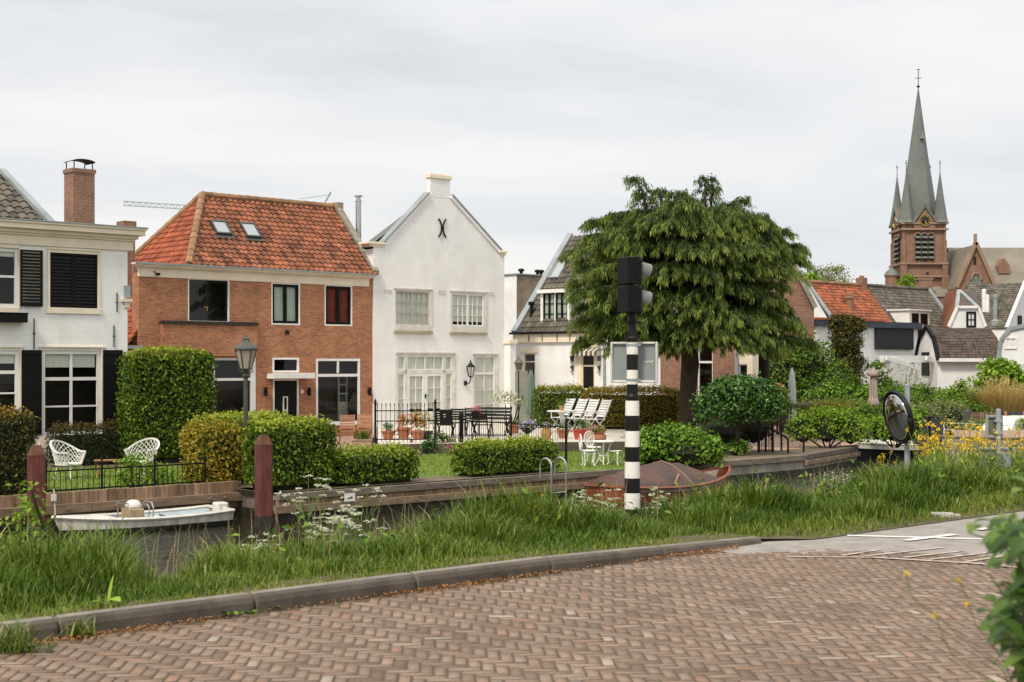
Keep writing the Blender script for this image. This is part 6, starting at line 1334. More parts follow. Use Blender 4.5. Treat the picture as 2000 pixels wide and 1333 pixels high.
budstem('lowest thin stem with one yellow bud over the brick road', [(1828,1203),(1840,1240),(1860,1280),(1930,1330)], [(1828,1203)], 3.2)
# ================================================================ street furniture
red_paint = S('weathered_red_paint', (.17,.046,.03), (.07,.025,.018), .75, 3, stretch=(5,5,.8), bmp=.4, tints=[(.75,.75,.75),(1.05,1,1)])
tar = S('tarred_timber', (.035,.028,.022), (.02,.016,.013), .8, 4, stretch=(4,4,.8), bmp=.4)
def mooring_post(label, px, v, top):
    b = onv(px, v, WZ-.4); h = CH-(top-HZ)*b.y/F-b.z; t = thing('mooring_post', label, 'mooring post', b, TH-.25, 'red mooring posts in the canal'); w = .148
    mb = MB(); c = .035
    oct_ = lambda s,z: [(x*s,y*s,z) for x,y in ((-w+c,-w),(w-c,-w),(w,-w+c),(w,w-c),(w-c,w),(-w+c,w),(-w,w-c),(-w,-w+c))]
    for ring in ((1,0,1,h-.16),(1,h-.16,.55,h)):
        a, b_ = oct_(ring[0],ring[1]), oct_(ring[2],ring[3]); mb.add(a+b_,[(i,(i+1)%8,8+(i+1)%8,8+i) for i in range(8)]+([tuple(range(8,16))] if ring[3]==h else []), .6)
    mb.build('post', red_paint, t)
    mb = MB(); a, b_ = oct_(1.03,h-.165), oct_(.5,h+.02); mb.add(a+b_,[(i,(i+1)%8,8+(i+1)%8,8+i) for i in range(8)]+[tuple(range(8,16))]); mb.build('weathered_cap', S('rust_brown_cap',(.15,.06,.03),(.07,.035,.02),.9,6,bmp=.6) if 'rust_brown_cap' not in bpy.data.materials else bpy.data.materials['rust_brown_cap'], t)
    mb = MB(); a, b_ = oct_(1.012,-.2), oct_(1.012,.62); mb.add(a+b_,[(i,(i+1)%8,8+(i+1)%8,8+i) for i in range(8)]); mb.build('tarred_foot', tar, t)
mooring_post('red mooring post with a worn brown top, left of the small white boat', 71, 25.5, 872)
mooring_post('brighter red mooring post right of the small white boat, in front of the long hedge', 515, 23.9, 852)
# lantern on its post
b = onv(480, 27.15, GZ); d = b.y; t = thing('street_lamp', 'grey-green six-sided street lantern on a slim iron post behind the copper hedge', 'street lamp', b)
lm = S('lamp_paint', (.075,.075,.06), (.05,.05,.042), .5, 6); zz = lambda py: CH+(HZ-py)*d/F-GZ
mb = MB(); mb.lathe([(.10,0),(.11,.15),(.075,.25),(.07,1.0),(.085,1.02),(.085,1.08),(.055,1.12),(.05,zz(735)-.05),(.08,zz(735)),(.08,zz(733)),(.05,zz(731))],(0,0,0),14); mb.build('post', lm, t, smooth=False)
l0, l1 = zz(720), zz(683)
mb = MB(); mb.lathe([(.045,zz(731)),(.06,zz(726)),(.12,l0-.02),(.13,l0)],(0,0,0),6)
for j in range(6):
    a = math.pi/3*j+.2; mb.bar((.125*math.cos(a),.125*math.sin(a),l0),(.235*math.cos(a),.235*math.sin(a),l1),.022)
    a2 = a+math.pi/3; mb.bar((.235*math.cos(a),.235*math.sin(a),l1),(.235*math.cos(a2),.235*math.sin(a2),l1),.03)
    mb.tube([(.06*math.cos(a),.06*math.sin(a),zz(728)),(.16*math.cos(a),.16*math.sin(a),zz(727)),(.13*math.cos(a),.13*math.sin(a),l0)],.010,4)
mb.build('lantern_frame', lm, t)
mb = MB(); n=6
def ring(r,z,rot=.2): return [(r*math.cos(rot+math.pi/3*j),r*math.sin(rot+math.pi/3*j),z) for j in range(6)]
rr = [ring(.275,l1+.005),ring(.26,l1+.04),ring(.10,zz(668)),ring(.075,zz(664)),ring(.085,zz(662)),ring(.04,zz(659)),ring(.03,zz(656)),ring(.005,zz(653))]
mb.add([p for r in rr for p in r],[(i*6+j,i*6+(j+1)%6,i*6+6+(j+1)%6,i*6+6+j) for i in range(7) for j in range(6)]); mb.build('lantern_roof', lm, t)
mb = MB(); mb.add(ring(.118,l0)+ring(.226,l1-.01),[(j,(j+1)%6,6+(j+1)%6,6+j) for j in range(6)])
lg, bb = newmat('milky_lantern_glass'); o_=nt.nodes['Material Output']; tr=N('ShaderNodeBsdfTransparent'); tr.inputs[0].default_value=(.9,.8,.7,1); mx=N('ShaderNodeMixShader'); mx.inputs[0].default_value=.55; bb.inputs['Base Color'].default_value=(.55,.48,.40,1); bb.inputs['Roughness'].default_value=.2; L(tr.outputs[0],mx.inputs[1]); L(bb.outputs[0],mx.inputs[2]); L(mx.outputs[0],o_.inputs[0])
mb.build('lantern_glass', lg, t); mb = MB(); mb.lathe([(.03,l0+.02),(.045,l0+.12),(.035,l0+.22),(.005,l0+.25)],(0,0,0),10); mb.build('bulb', curtain_pale, t)

# traffic signal on a striped pole
b = onv(1235, 10.3); b.z = vz(uof(b), 10.3)-.05; d = b.y; zz = lambda py: CH+(HZ-py)*d/F-b.z; mpx = d/F
t = thing('traffic_signal', 'two-lamp traffic signal head on a black and white striped pole in the bank grass', 'traffic signal', b)
wp = S('pole_white', (.76,.74,.68), (.50,.47,.40), .45, 9, lo=.28, hi=.5, stretch=(1,1,.5)); bp = S('pole_black', (.007,.007,.007), (.013,.012,.011), .45, 7, spec=.2)
bands = [668.5,692.5,723,751,783,812,842,873,902,934,963,994,1030,1060]
mb = MB()
for i,(ya,yb) in enumerate(zip(bands, bands[1:])):
    mb.mi = i%2; r0 = .060 if ya < 760 else .0735; ra = .060 if ya<760 else .0735+.0015*((ya-783)/30); rb = .0605 if yb<770 else .0735+.0015*((yb-783)/30)
    if i == 3: mb.lathe([(.0605,zz(yb)),(.0605,zz(yb))][:1]+[(.073,zz(783)),(.073,zz(775)),(.0605,zz(769)),(.0605,zz(751))],(0,0,0),28); continue
    mb.lathe([(rb,zz(yb)),(ra,zz(ya))],(0,0,0),28)
mb.build('striped_pole', [wp,bp], t, smooth=False)
mb = MB(); mb.lathe([(.061,zz(668.5)),(.072,zz(667)),(.074,zz(661)),(.06,zz(657)),(.045,zz(656)),(.042,zz(632)),(.05,zz(631)),(.05,zz(628)),(.042,zz(627)),(.042,zz(612))],(0,0,0),20)
for py in (630,656): mb.box(-.085,.085,-.03,.03,zz(py)-.012,zz(py)+.012)
mb.build('pole_neck', bp, t)
# head: two stacked boxes, lenses facing along the road
ph = math.radians(27); hd = bpy.data.objects.new('signal_head', None); bpy.data.objects.remove(hd)
plas = S('signal_plastic', (.008,.008,.008), (.005,.005,.005), .5, 8, spec=.15); plas2 = S('signal_door', (.018,.016,.015), (.013,.012,.011), .5, 8, spec=.2)
Mh = Matrix.Translation((.0,0,0))@Matrix.Rotation(ph,4,'Z')
hz0, hz1 = zz(612), zz(503); hm = (hz0+hz1)/2
mb = MB(); mb.M = Mh
for za, zb in ((hz0,hm-.004),(hm+.004,hz1)):
    mb.box(-.12,.03,-.114,.114,za,zb); 
hd = mb.build('signal_head', plas, t, bevel=.012)
mb = MB(); mb.M = Mh
for za, zb in ((hz0,hm-.004),(hm+.004,hz1)):
    mb.box(.031,.06,-.11,.11,za+.006,zb-.006)
    for yy in (-.115,.095): 
        for q in (.06,.24): mb.box(.0,.05,yy,yy+.02,za+q,za+q+.03)
mb.build('lens_door', plas2, hd, bevel=.008)
for k,(za,zb,cl) in enumerate(((hz0,hm,'green'),(hm,hz1,'red'))):
    zc = (za+zb)/2; mb = MB(); mb.M = Mh; n=20; vs=[]; 
    for x_,top in ((.06,1),(.22,1)):
        for i in range(n+1):
            a = -.6+ (math.pi+1.2)*i/n; vs.append((x_-(0.08 if x_>.1 else 0)*(1-math.sin(a))*.5, .092*math.cos(a), zc+.02+.092*math.sin(a)-(.03 if x_>.1 else 0)))
    mb.add(vs,[(i,i+1,n+2+i,n+1+i) for i in range(n)]); v_ = mb.build('visor', S('visor_grey',(.20,.20,.195),(.15,.15,.145),.5,5) if 'visor_grey' not in bpy.data.materials else bpy.data.materials['visor_grey'], hd)
    sm = v_.modifiers.new('solid','SOLIDIFY'); sm.thickness = .004
    mb = MB(); mb.M = Mh@Matrix.Translation((.062,0,zc))@Matrix.Rotation(math.pi/2,4,'Y'); mb.lathe([(.085,0),(.07,.012),(.035,.022),(.003,.025)],(0,0,0),20)
    mb.build('lens', S(cl+'_lens',(.10,.012,.01) if cl=='red' else (.01,.07,.035),rough=.15), hd)
# framed sign panel clamped to the pole, seen from behind
Ms = Matrix.Translation((.045,.11,0))@Matrix.Rotation(math.radians(-14),4,'Z'); s0, s1, z0_, z1_ = -.27,.235,zz(749),zz(668)
mb = MB(); mb.M = Ms; mb.box(s0+.03,s1-.03,.01,.03,z0_+.03,z1_-.03); sg = mb.build('sign_panel', S('sign_back_grey',(.25,.28,.27),(.22,.245,.235),.55,3), t)
mb = MB(); mb.M = Ms; mb.box(s0,s0+.024,-.02,.04,z0_,z1_); mb.box(s1-.024,s1,-.02,.04,z0_,z1_); mb.box(s0+.024,s1-.032,-.018,.04,z0_,z0_+.024); mb.box(s0+.024,s1-.032,-.018,.04,z1_-.024,z1_); mb.build('frame', S('sign_frame_grey',(.58,.58,.55),(.46,.46,.43),.5,5), sg, bevel=.006)
mb = MB(); mb.M = Ms; cx_ = .14; zc = zz(707)
for i in range(5): mb.box(cx_-.05+.022*i,cx_-.038+.022*i+.005*(i%2),.003,.009,zc-.005-.006*(i%2),zc+.001+.004*((i+1)%2))
mb.box(cx_-.055,cx_+.06,.004,.0085,zc+.007,zc+.0095); mb.build('sticker', wp, sg)
for py in (674,742): mb = MB(); mb.lathe([(.066,-.012),(.066,.012)],(0,0,zz(py)),20); mb.bar((0,.05,zz(py)),(.045,.12,zz(py)),.03); mb.box(.06,.085,-.03,.0,zz(py)-.012,zz(py)+.012); mb.build('clamp', galv, t)

# round traffic mirror
b = onv(1772, 10.7); b.z = vz(uof(b),10.7); d = b.y; zz = lambda py: CH+(HZ-py)*d/F-b.z
t = thing('traffic_mirror', 'round convex traffic mirror with a black rim on a grey post among yellow flowers', 'traffic mirror', b)
mb = MB(); mb.lathe([(.038,-.2),(.038,zz(752)),(.03,zz(751))],(0,0,0),14); mb.build('post', galv, t)
R_ = .372; ya = math.radians(-78); Mm = Matrix.Translation((-.15,-.05,zz(815)))@Matrix.Rotation(ya,4,'Z')@Matrix.Rotation(math.radians(11),4,'X')@Matrix.Rotation(math.pi/2,4,'X')
mb = MB(); mb.M = Mm; mb.torus((0,0,0),R_-.02,.019,'z',40,8); mb.lathe([(R_-.02,-.02),(R_-.03,-.06),(.05,-.09)],(0,0,0),32); rim = mb.build('rim', bp, t, smooth=True)
mm_, bb = newmat('mirror_surface'); bb.inputs['Base Color'].default_value=(.55,.56,.53,1); bb.inputs['Metallic'].default_value=1; bb.inputs['Roughness'].default_value=.05
mb = MB(); mb.M = Mm; mb.lathe([(R_-.03,.0),(R_*.8,.022),(R_*.55,.044),(R_*.25,.057),(.004,.06)],(0,0,0),36); mb.build('mirror', mm_, t, smooth=True)
mb = MB(); mb.bar((0,0,zz(815)),(-.12,-.02,zz(815)),.04); mb.box(-.05,.05,-.05,.05,zz(815)-.04,zz(815)+.04); mb.build('bracket', galv, t)
# two sign backs on one post
b = onv(1950, 10.0); b.z = vz(uof(b),10.0); d = b.y; mp_ = d/F; zz = lambda py: CH+(HZ-py)*d/F-b.z; xx = lambda px: (px-1950)*mp_
t = thing('road_sign', 'grey backs of two rectangular road signs on one post at the right edge', 'road sign', b, .0)
mb = MB(); mb.lathe([(.035,-.2),(.035,zz(800)),(.02,zz(799))],(0,0,0),12); mb.build('post', galv, t)
backm = S('aluminium_sign_back', (.40,.42,.40), (.30,.32,.30), .45, 4, metal=.3); backg = S('sign_back_olive', (.16,.17,.12), (.11,.12,.08), .5, 5)
for (x0,x1,y0,y1) in ((1928,1961,812,855),(1910,1983,875,938)):
    mb = MB(); a,b_ = xx(x0),xx(x1); e_=.03
    mb.box(a,a+e_,.03,.08,zz(y1),zz(y0)); mb.box(b_-e_,b_,.03,.08,zz(y1),zz(y0)); mb.box(a+e_,b_-e_,.032,.08,zz(y1),zz(y1)+e_); mb.box(a+e_,b_-e_,.032,.08,zz(y0)-e_,zz(y0)); s = mb.build('sign_frame', backm, t, bevel=.005)
    mb = MB(); mb.box(a+e_,b_-e_,.06,.075,zz(y1)+e_,zz(y0)-e_); mb.build('sign_panel', backm if x0==1910 else backg, s)
    for q_ in (zz(y0)-.07,zz(y1)+.07): mb = MB(); mb.box(-.05,.05,-.04,.06,q_-.02,q_+.02); mb.build('clamp', galv, s)
b = gr(1842,1005,.04); t = thing('stone_slab', 'pale broken kerb stone lying in the grass at the far road edge', 'stone', b, math.radians(-12)); mb = MB(); mb.box(-.13,.11,-.05,.05,-.05,.02); mb.box(.111,.18,-.04,.04,-.06,.005); mb.build('block', S('pale_stone',(.40,.38,.34),(.26,.25,.21),.9,6,bmp=.5), t, bevel=.015)

# ================================================================ boats
def hull(mb, Lh, B, D, bow=.25, st=.8, flare=.82, n=22, inner=.06, sheer=.12, keel=.55, bowp=2.3):
    """x from stern (-L/2) to bow (L/2); gunwale at z = 0 amidships, keel below"""
    prof = []
    for i in range(n+1):
        s = i/n; wd = B/2*(st+(1-st)*min(1,s/.35)**.8 if s<.35 else (1-((s-.35)/.65)**bowp)); wd = max(wd,.012)
        zg = bow*max(0,(s-.45)/.55)**2+sheer*max(0,(.4-s)/.4)**2; kz = -D+D*keel*max(0,(s-.72)/.28)**2
        x = -Lh/2+Lh*s; row = []
        for f,g in ((1,0),(flare*.5+.5,.35),(flare,.7),(flare*.55,.93),(0,1)):
            row.append((x-(.18*Lh*.25*g*max(0,(s-.7)/.3)), wd*f, zg+(kz-zg)*g))
        prof.append(row)
    vs, idx = [], []
    for row in prof: vs += [(x,-y,z) for x,y,z in row]+[(x,y,z) for x,y,z in row[::-1][1:]]
    m = 9; mb.add(vs,[(i*m+j,(i+1)*m+j,(i+1)*m+j+1,i*m+j+1) for i in range(n) for j in range(m-1)]+[tuple(range(m))],.5); return prof
def boat(name, label, a, b, B, D, zg, mats, bow=.25, st=.8, cat='boat', group=None, **k):
    """a stern, b bow (world xy)"""
    d = Vector((b[0]-a[0],b[1]-a[1],0)); t = thing(name, label, cat, ((a[0]+b[0])/2,(a[1]+b[1])/2,zg), math.atan2(d.y,d.x), group); Lh = d.length
    mb = MB(); prof = hull(mb, Lh, B, D, bow, st, **k); mb.build('hull', mats[0], t, smooth=True)
    mb = MB()                                       # gunwale strip
    for sg in (-1,1): mb.tube([(r[0][0],sg*r[0][1],r[0][2]) for r in prof], .035, 6)
    mb.bar((prof[0][0][0],-prof[0][0][1],prof[0][0][2]),(prof[0][0][0],prof[0][0][1],prof[0][0][2]),.05); mb.build('gunwale', mats[1], t)
    return t, prof, Lh
def inner_shell(t, prof, mat, depth=.3, k=.9, name='inside', i0=0, i1=None):
    mb = MB(); rows = prof[i0:i1]; vs=[]
    for r in rows: x,y,z = r[0]; vs += [(x,-y*.97,z-.02),(x,-y*k*.85,z-depth),(x,y*k*.85,z-depth),(x,y*.97,z-.02)]
    n=len(rows); mb.add(vs,[(i*4+j,i*4+j+1,i*4+5+j,i*4+4+j) for i in range(n-1) for j in range(3)]+[(0,1,2,3)],.5); mb.build(name, mat, t)
def deck(mb, prof, i0, i1, dz=-.03, crown=.05, k=.98):
    rows = prof[i0:i1]; vs=[]
    for r in rows: x,y,z = r[0]; vs += [(x,-y*k,z+dz),(x,-y*k*.5,z+dz+crown*.8),(x,0,z+dz+crown),(x,y*k*.5,z+dz+crown*.8),(x,y*k,z+dz)]
    n=len(rows); mb.add(vs,[(i*5+j,i*5+j+1,i*5+6+j,i*5+5+j) for i in range(n-1) for j in range(4)],.5)
gel_white = S('white_gelcoat', (.74,.72,.66), (.58,.54,.46), .35, 3.5, bmp=.05); light_blue = S('pale_blue_paint', (.46,.52,.54), (.36,.41,.43), .5, 3)
hull_two = None
m, bq = newmat('white_over_dark_hull'); tcn = N('ShaderNodeTexCoord'); sp_ = N('ShaderNodeSeparateXYZ'); L(tcn.outputs['Object'], sp_.inputs[0]); lt = N('ShaderNodeMath', operation='GREATER_THAN'); L(sp_.outputs['Z'], lt.inputs[0]); lt.inputs[1].default_value=-.155
gr_ = N('ShaderNodeTexNoise'); gr_.inputs['Scale'].default_value=3; 
c = mixc(lt.outputs[0], (.03,.03,.028), ramp(noise(4,6,.7,stretch=(1,1,.3)),[(.38,(.50,.42,.30)),(.55,(.74,.71,.65))])); L(c,bq.inputs['Base Color']); bq.inputs['Roughness'].default_value=.4; hull_dinghy = m
ba, bb_ = at(432,1012,28.6), at(103,1026,26.35)
t, prof, Lh = boat('white_dinghy', 'small white motor dinghy with a pale blue inside, moored at the plank quay', (ba.x,ba.y), (bb_.x,bb_.y), 1.2, .50, -1.30, [hull_dinghy, gel_white], bow=.10, st=.86, sheer=.04)
inner_shell(t, prof, light_blue, .24, .9, 'inside', 0, 18)
mb = MB(); deck(mb, prof, 15, 22, -.01, .04); mb.build('foredeck', gel_white, t)
mb = MB(); mb.box(-.55,-.35,-.52,.52,-.12,-.08); mb.box(-1.45,-1.2,-.5,.5,-.12,-.08); mb.build('thwart', light_blue, t)
mb = MB(); mb.box(.02,.30,-.22,.22,-.24,.16); co_ = mb.build('console', S('console_wood',(.40,.30,.17),(.28,.2,.1),.5,4), t, bevel=.02)
mb = MB(); 
for i in range(7):
    pass
mb.lathe([(.15,.0),(.16,.04),(.145,.10),(.09,.15),(.01,.165)],(.15,0,.16),16); mb.build('windscreen_dome', gel_white, co_, smooth=True)
mb = MB()
for x_ in (.34,-.14): mb.tube([(x_,-.26,-.2),(x_,-.27,.16),(x_+.05*(1 if x_>0 else -1),-.2,.27),(x_,.2,.27),(x_,.27,.16),(x_,.26,-.2)],.013,6)
mb.torus((-.12,0,.08),.14,.014,'x',18,5); mb.build('handrail', steel, t)
mb = MB(); mb.lathe([(.08,-.22),(.10,-.05),(.06,.0)],(-.25,.15,.0),8); mb.box(-.32,-.18,-.1,.1,-.2,-.04); mb.build('seat', gel_white, t)
mb = MB(); mb.box(-Lh/2-.10,-Lh/2+.14,-.13,.13,-.05,.16); mb.box(-Lh/2-.12,-Lh/2+.05,-.06,.06,-.45,-.051); mb.build('outboard_motor', gel_white, t, bevel=.03)
mb = MB(); mb.bar((Lh/2-.05,0,.05),(Lh/2-.02,.0,.62),.018); mb.box(Lh/2-.06,Lh/2+.02,-.03,.03,.40,.52); mb.build('bow_staff', gel_white, t)
mb = MB(); mb.tube([(-.9,.1,-.18),(-.75,.25,-.05),(-.6,.05,-.12),(-.5,-.2,-.02),(-.72,-.3,-.1),(-.95,-.05,-.1)],.02,5); mb.build('rope', S('blue_rope',(.06,.12,.28)), t)
# covered red boat
ba, bb_ = onv(1188,22.8), onv(1424,23.75)
tarp = S('maroon_tarpaulin', (.115,.05,.036), (.045,.036,.03), .6, 1.3, bmp=.35, bscale=6); hullr = S('varnished_red_hull', (.30,.085,.04), (.17,.05,.03), .4, 3, stretch=(.6,1,4))
t, prof, Lh = boat('covered_boat', 'wooden boat under a dark maroon cover with an open pale bow, moored below the rhododendron', (ba.x,ba.y), (bb_.x,bb_.y), 1.8, .75, -1.27, [hullr, S('rubbing_strake',(.33,.11,.06),(.2,.07,.04),.5,4)], bow=.24, st=.72, sheer=.1, bowp=2.6)
mb = MB(); rows = prof[0:17]; vs=[]; n=len(rows)
for i,r in enumerate(rows):
    x,y,z = r[0]; s=i/(n-1); hh=(.50*math.sin(math.pi*min(1,max(0,(s**1.35*.90+.10))))**.75)*(1+.05*math.sin(i*2.2))
    for f in (-1.03,-.98,-.7,-.35,0,.35,.7,.98,1.03): vs.append((x,y*f,z+(-.10 if abs(f)>1 else .03 if abs(f)>.9 else .03+hh*(1-abs(f)**1.6))))
mb.add(vs,[(i*9+j,i*9+j+1,i*9+10+j,i*9+9+j) for i in range(n-1) for j in range(8)]+[tuple(range(8,-1,-1)),tuple((n-1)*9+j for j in range(9))],.5); cv = mb.build('cover', tarp, t, smooth=True)
mb = MB(); i_=9; pts=[Vector(vs[i_*9+j])+Vector((.0,0,.010)) for j in range(9)]; mb.tube(pts,.010,5); mb.build('seam_cord', S('pink_cord',(.42,.24,.19),(.3,.16,.13),.7), cv)
mb = MB(); pts=[Vector(vs[6*9+1])+Vector((0,-.01,.05)),Vector(vs[8*9+2])+Vector((0,-.02,.05))]; mb.bar(pts[0],pts[1],.05,.015); mb.build('patch', S('tarp_patch',(.34,.14,.07),(.25,.1,.05),.7), cv)
inner_shell(t, prof, S('pale_bow_paint',(.62,.56,.46),(.5,.42,.32),.6,4), .22, .9, 'bow_inside', 14, None)
# dark-hulled open sloop with white deck
ba, bb_ = at(1865,880,49.6), at(1672,872,46.3); navyh = S('dark_blue_hull', (.012,.013,.018), (.02,.02,.022), .3, 3)
t, prof, Lh = boat('dark_sloop', 'dark-hulled sloop with a white deck, moored behind the traffic mirror', (ba.x,ba.y), (bb_.x,bb_.y), 1.7, 1.0, -1.06, [navyh, gel_white], bow=.12, st=.8, keel=.2)
mb = MB(); deck(mb, prof, 10, 22, -.0, .14); mb.build('foredeck', gel_white, t)
for sg in (-1,1):
    mb = MB(); vs_ = []
    for r in prof: vs_ += [(r[0][0],sg*(r[0][1]+.012),r[0][2]+.02),(r[0][0],sg*(r[0][1]+.012),r[0][2]-.17)]
    mb.add(vs_,[(2*i,2*i+1,2*i+3,2*i+2) for i in range(len(prof)-1)],.5); mb.build('sheer_strake', gel_white, t)
inner_shell(t, prof, S('grey_inside',(.45,.44,.40),(.33,.32,.28),.6), .35, .9, 'inside', 0, 11)
mb = MB(); mb.box(-.9,-.5,-.7,.7,-.12,-.06); mb.box(-1.6,-1.3,-.6,.6,-.12,-.06); mb.build('bench', S('bench_red',(.30,.12,.08),(.2,.08,.05),.6), t)
mb = MB(); mb.prism([(.25,-.65,.02),(.25,.65,.02),(.1,.55,.30),(.1,-.55,.30)],(.05,0,0)); mb.build('windscreen', glass, t); mb = MB(); mb.bar((.32,-.6,.3),(1.3,-.2,.12),.06); mb.build('boom', wood_teak, t)
# tan covered cruiser and the white cabin boat behind it
ba, bb_ = at(2150,880,46), at(1838,860,42.0)
tanc = S('tan_canvas', (.33,.225,.155), (.24,.165,.115), .8, 2); hullb = S('beige_hull', (.36,.33,.28), (.27,.25,.21), .5, 2)
t, prof, Lh = boat('canvas_covered_cruiser', 'beige cruiser with a tan canvas over its bow, behind the road sign backs', (ba.x,ba.y), (bb_.x,bb_.y), 2.3, 1.5, -.60, [hullb, tanc], bow=.1, st=.85, keel=.25, bowp=2.8)
mb = MB(); deck(mb, prof, 4, 22, .02, .17, 1.01); mb.build('canvas_cover', tanc, t, smooth=True)
mb = MB(); rows=prof[2:20]; 
for sg in (-1,1): mb.tube([(r[1][0],sg*(r[1][1]+.02),r[1][2]-.1) for r in rows],.03,5)
mb.build('rubbing_strake', black_paint, t)
ba, bb_ = at(2120,870,50), at(1846,862,46.2)
t, prof, Lh = boat('white_cabin_boat', 'white cabin boat with steel rails at its bow, behind the tan covered cruiser', (ba.x,ba.y), (bb_.x,bb_.y), 2.2, 1.3, -.72, [gel_white, gel_white], bow=.12, st=.85, keel=.3, bowp=2.8)
mb = MB(); deck(mb, prof, 0, 22, .0, .1); mb.build('deck', gel_white, t)
mb = MB(); mb.prism([(1.25,-.62,.1),(1.25,.62,.1),(.75,.55,.58),(.75,-.55,.58)],(-2.2,0,0)); mb.build('cabin', gel_white, t, bevel=.04)
mb = MB(); mb.box(-.9,.55,-.575,-.565,.2,.36); mb.build('cabin_window', black_paint, t)
mb = MB()
for sg in (-1,1): mb.tube([(1.3,sg*.7,.1),(1.3,sg*.7,.32),(Lh/2-.4,sg*.25,.42),(Lh/2-.1,0,.42)],.011,5); mb.bar((Lh/2-.4,sg*.25,.1),(Lh/2-.4,sg*.25,.42),.016); mb.bar((2.0,sg*.5,.1),(2.0,sg*.5,.37),.016)
mb.build('bow_rail', steel, t)
ba, bb_ = at(2160,880,44.5), at(1953,842,49.5)
t, prof, Lh = boat('blue_covered_boat', 'boat under a dark blue cover at the right edge, beside the white cabin boat', (ba.x,ba.y), (bb_.x,bb_.y), 1.9, 1.1, -.75, [gel_white, gel_white], bow=.15, st=.85)
mb = MB(); deck(mb, prof, 1, 21, .02, .35, 1.02); mb.build('cover', S('dark_blue_canvas',(.035,.04,.06),(.022,.026,.04),.8,3), t, smooth=True)

# ================================================================ fences, gate, ladders
def iron_fence(label, pts, h, post_d=.05, bar=.014, sp=.11, hoop=False, every=None, spear=True, rails=(.12,-.12), z=GZ, ph=.12, name='iron_fence', last=True):
    A = Vector((pts[0].x,pts[0].y,z)); t = thing(name, label, 'fence', A); mb = MB(); posts=[]
    for a, b in zip(pts, pts[1:]):
        a = Vector((a.x,a.y,z))-A; b = Vector((b.x,b.y,z))-A; d = b-a; Ln = d.length; d /= Ln; n = max(1,round(Ln/sp)); k = max(1,round(Ln/(every or Ln)))
        for i in range(k+(1 if b+A == Vector((pts[-1].x,pts[-1].y,z)) else 0)): posts.append(a+d*Ln*i/k)
        for rz in rails: zz_ = rz if rz>0 else h+rz; mb.bar(a+Vector((0,0,zz_)), b+Vector((0,0,zz_)), .012, .03)
        for i in range(n):
            p = a+d*Ln*(i+.5)/n; top = h-(.0 if not hoop else .14); mb.bar(p+Vector((0,0,.05)), p+Vector((0,0,top)), bar)
            if spear: mb.lathe([(bar*.5,0),(bar*1.1,.03),(.001,.10)],p+Vector((0,0,top)),4)
            if hoop and i%3==1 and i<n-1:
                pts_=[p+d*(Ln/n*1.5)*(math.cos(math.pi*(1-q/8))*.5+.5-.5)*2*.5+Vector((0,0,top+.13*math.sin(math.pi*q/8))) for q in range(9)]; mb.tube(pts_,bar*.55,4)
    mb.build('bars', iron, t)
    for p in posts:
        mb = MB(); mb.lathe([(post_d*.6,0),(post_d*.5,.06),(post_d*.5,h+ph-.06),(post_d*.75,h+ph-.05),(post_d*.75,h+ph-.02),(post_d*.4,h+ph),(post_d*.55,h+ph+.04),(.002,h+ph+.10)],p,8); mb.build('post', iron, t)
    return t
q = lambda px, v: onv(px, v)
iron_fence('low black iron fence with hooped tops along the plank quay, below the wicker chairs', [q(90,26.55),q(400,26.55)], .62, .045, .012, .115, True, 1.35, False, z=GZ+.05, ph=.04)
A_, B_, C_, D_ = gr(733,867,PZ), gr(850,866.5,PZ), gr(899,884,GZ), gr(1106,906,GZ)
iron_fence('tall black iron fence with spear tops between the brick and white gable houses', [A_,B_], 1.12, .065, .016, .125, False, 1.3, True, z=PZ-.02, rails=(.14,.68,-.14))
iron_fence('black iron fence section stepping down from the tall fence to the lawn', [B_,C_], 1.0, .06, .014, .12, False, None, True, z=GZ)
iron_fence('low black iron fence running along the lawn to the cast iron chairs', [C_+Vector((.06,.02,0)),D_], 1.02, .06, .013, .12, False, 2.6, False, z=GZ, rails=(.14,-.06))
# grey iron gate by the right quay
a, b = gr(1482,884,GZ), gr(1509,884,GZ); t = thing('iron_gate', 'narrow dark iron gate on the right quay beside the laurel bush', 'gate', a); b = b-a; mb = MB()
for i in range(8): p = b*(i+.5)/8; mb.bar(p+Vector((0,0,.05)), p+Vector((0,0,.83)), .014)
for z_ in (.06,.82): mb.bar(Vector((0,0,z_)), b+Vector((0,0,z_)), .03)
mb.build('bars', iron, t)
for p in (b*0, b): mb = MB(); mb.box(p.x-.035,p.x+.035,p.y-.035,p.y+.035,0,.92); mb.lathe([(.04,0),(.03,.05),(.002,.07)],p+Vector((0,0,.92)),8); mb.build('post', iron, t)
# steel swim ladder
a = gr(1082,932,GZ); t = thing('swim_ladder', 'shiny steel swim ladder hooped over the timber quay', 'ladder', a, TH); mb = MB()
for x_ in (-.235,.235): mb.tube([(x_,.22,-.02),(x_,.22,.25)]+[(x_,.03+.19*math.cos(math.pi*i/10),.25+.19*math.sin(math.pi*i/10)) for i in range(1,10)]+[(x_,-.16,.25),(x_,-.16,-.9)],.024,8)
mb.build('rail', steel, t); mb = MB()
for z_ in (-.35,-.6,-.85): mb.tube([(-.235,-.16,z_),(.235,-.16,z_)],.018,6)
mb.build('rung', steel, t)
a = gr(1547,884,GZ); t = thing('quay_ladder', 'black iron ladder with two angular handrails on the right quay', 'ladder', a, TH); mb = MB()
for x_ in (-.42,.34): mb.tube([(x_,.65,0),(x_,.65,.72),(x_,.60,.76),(x_,-.12,.46),(x_,-.17,.40),(x_,-.17,-1.0)],.03,8)
mb.build('rail', iron, t); mb = MB()
for z_ in (-.1,-.4,-.7,-.95): mb.tube([(-.42,-.17,z_),(.34,-.17,z_)],.022,6)
mb.build('rung', iron, t)
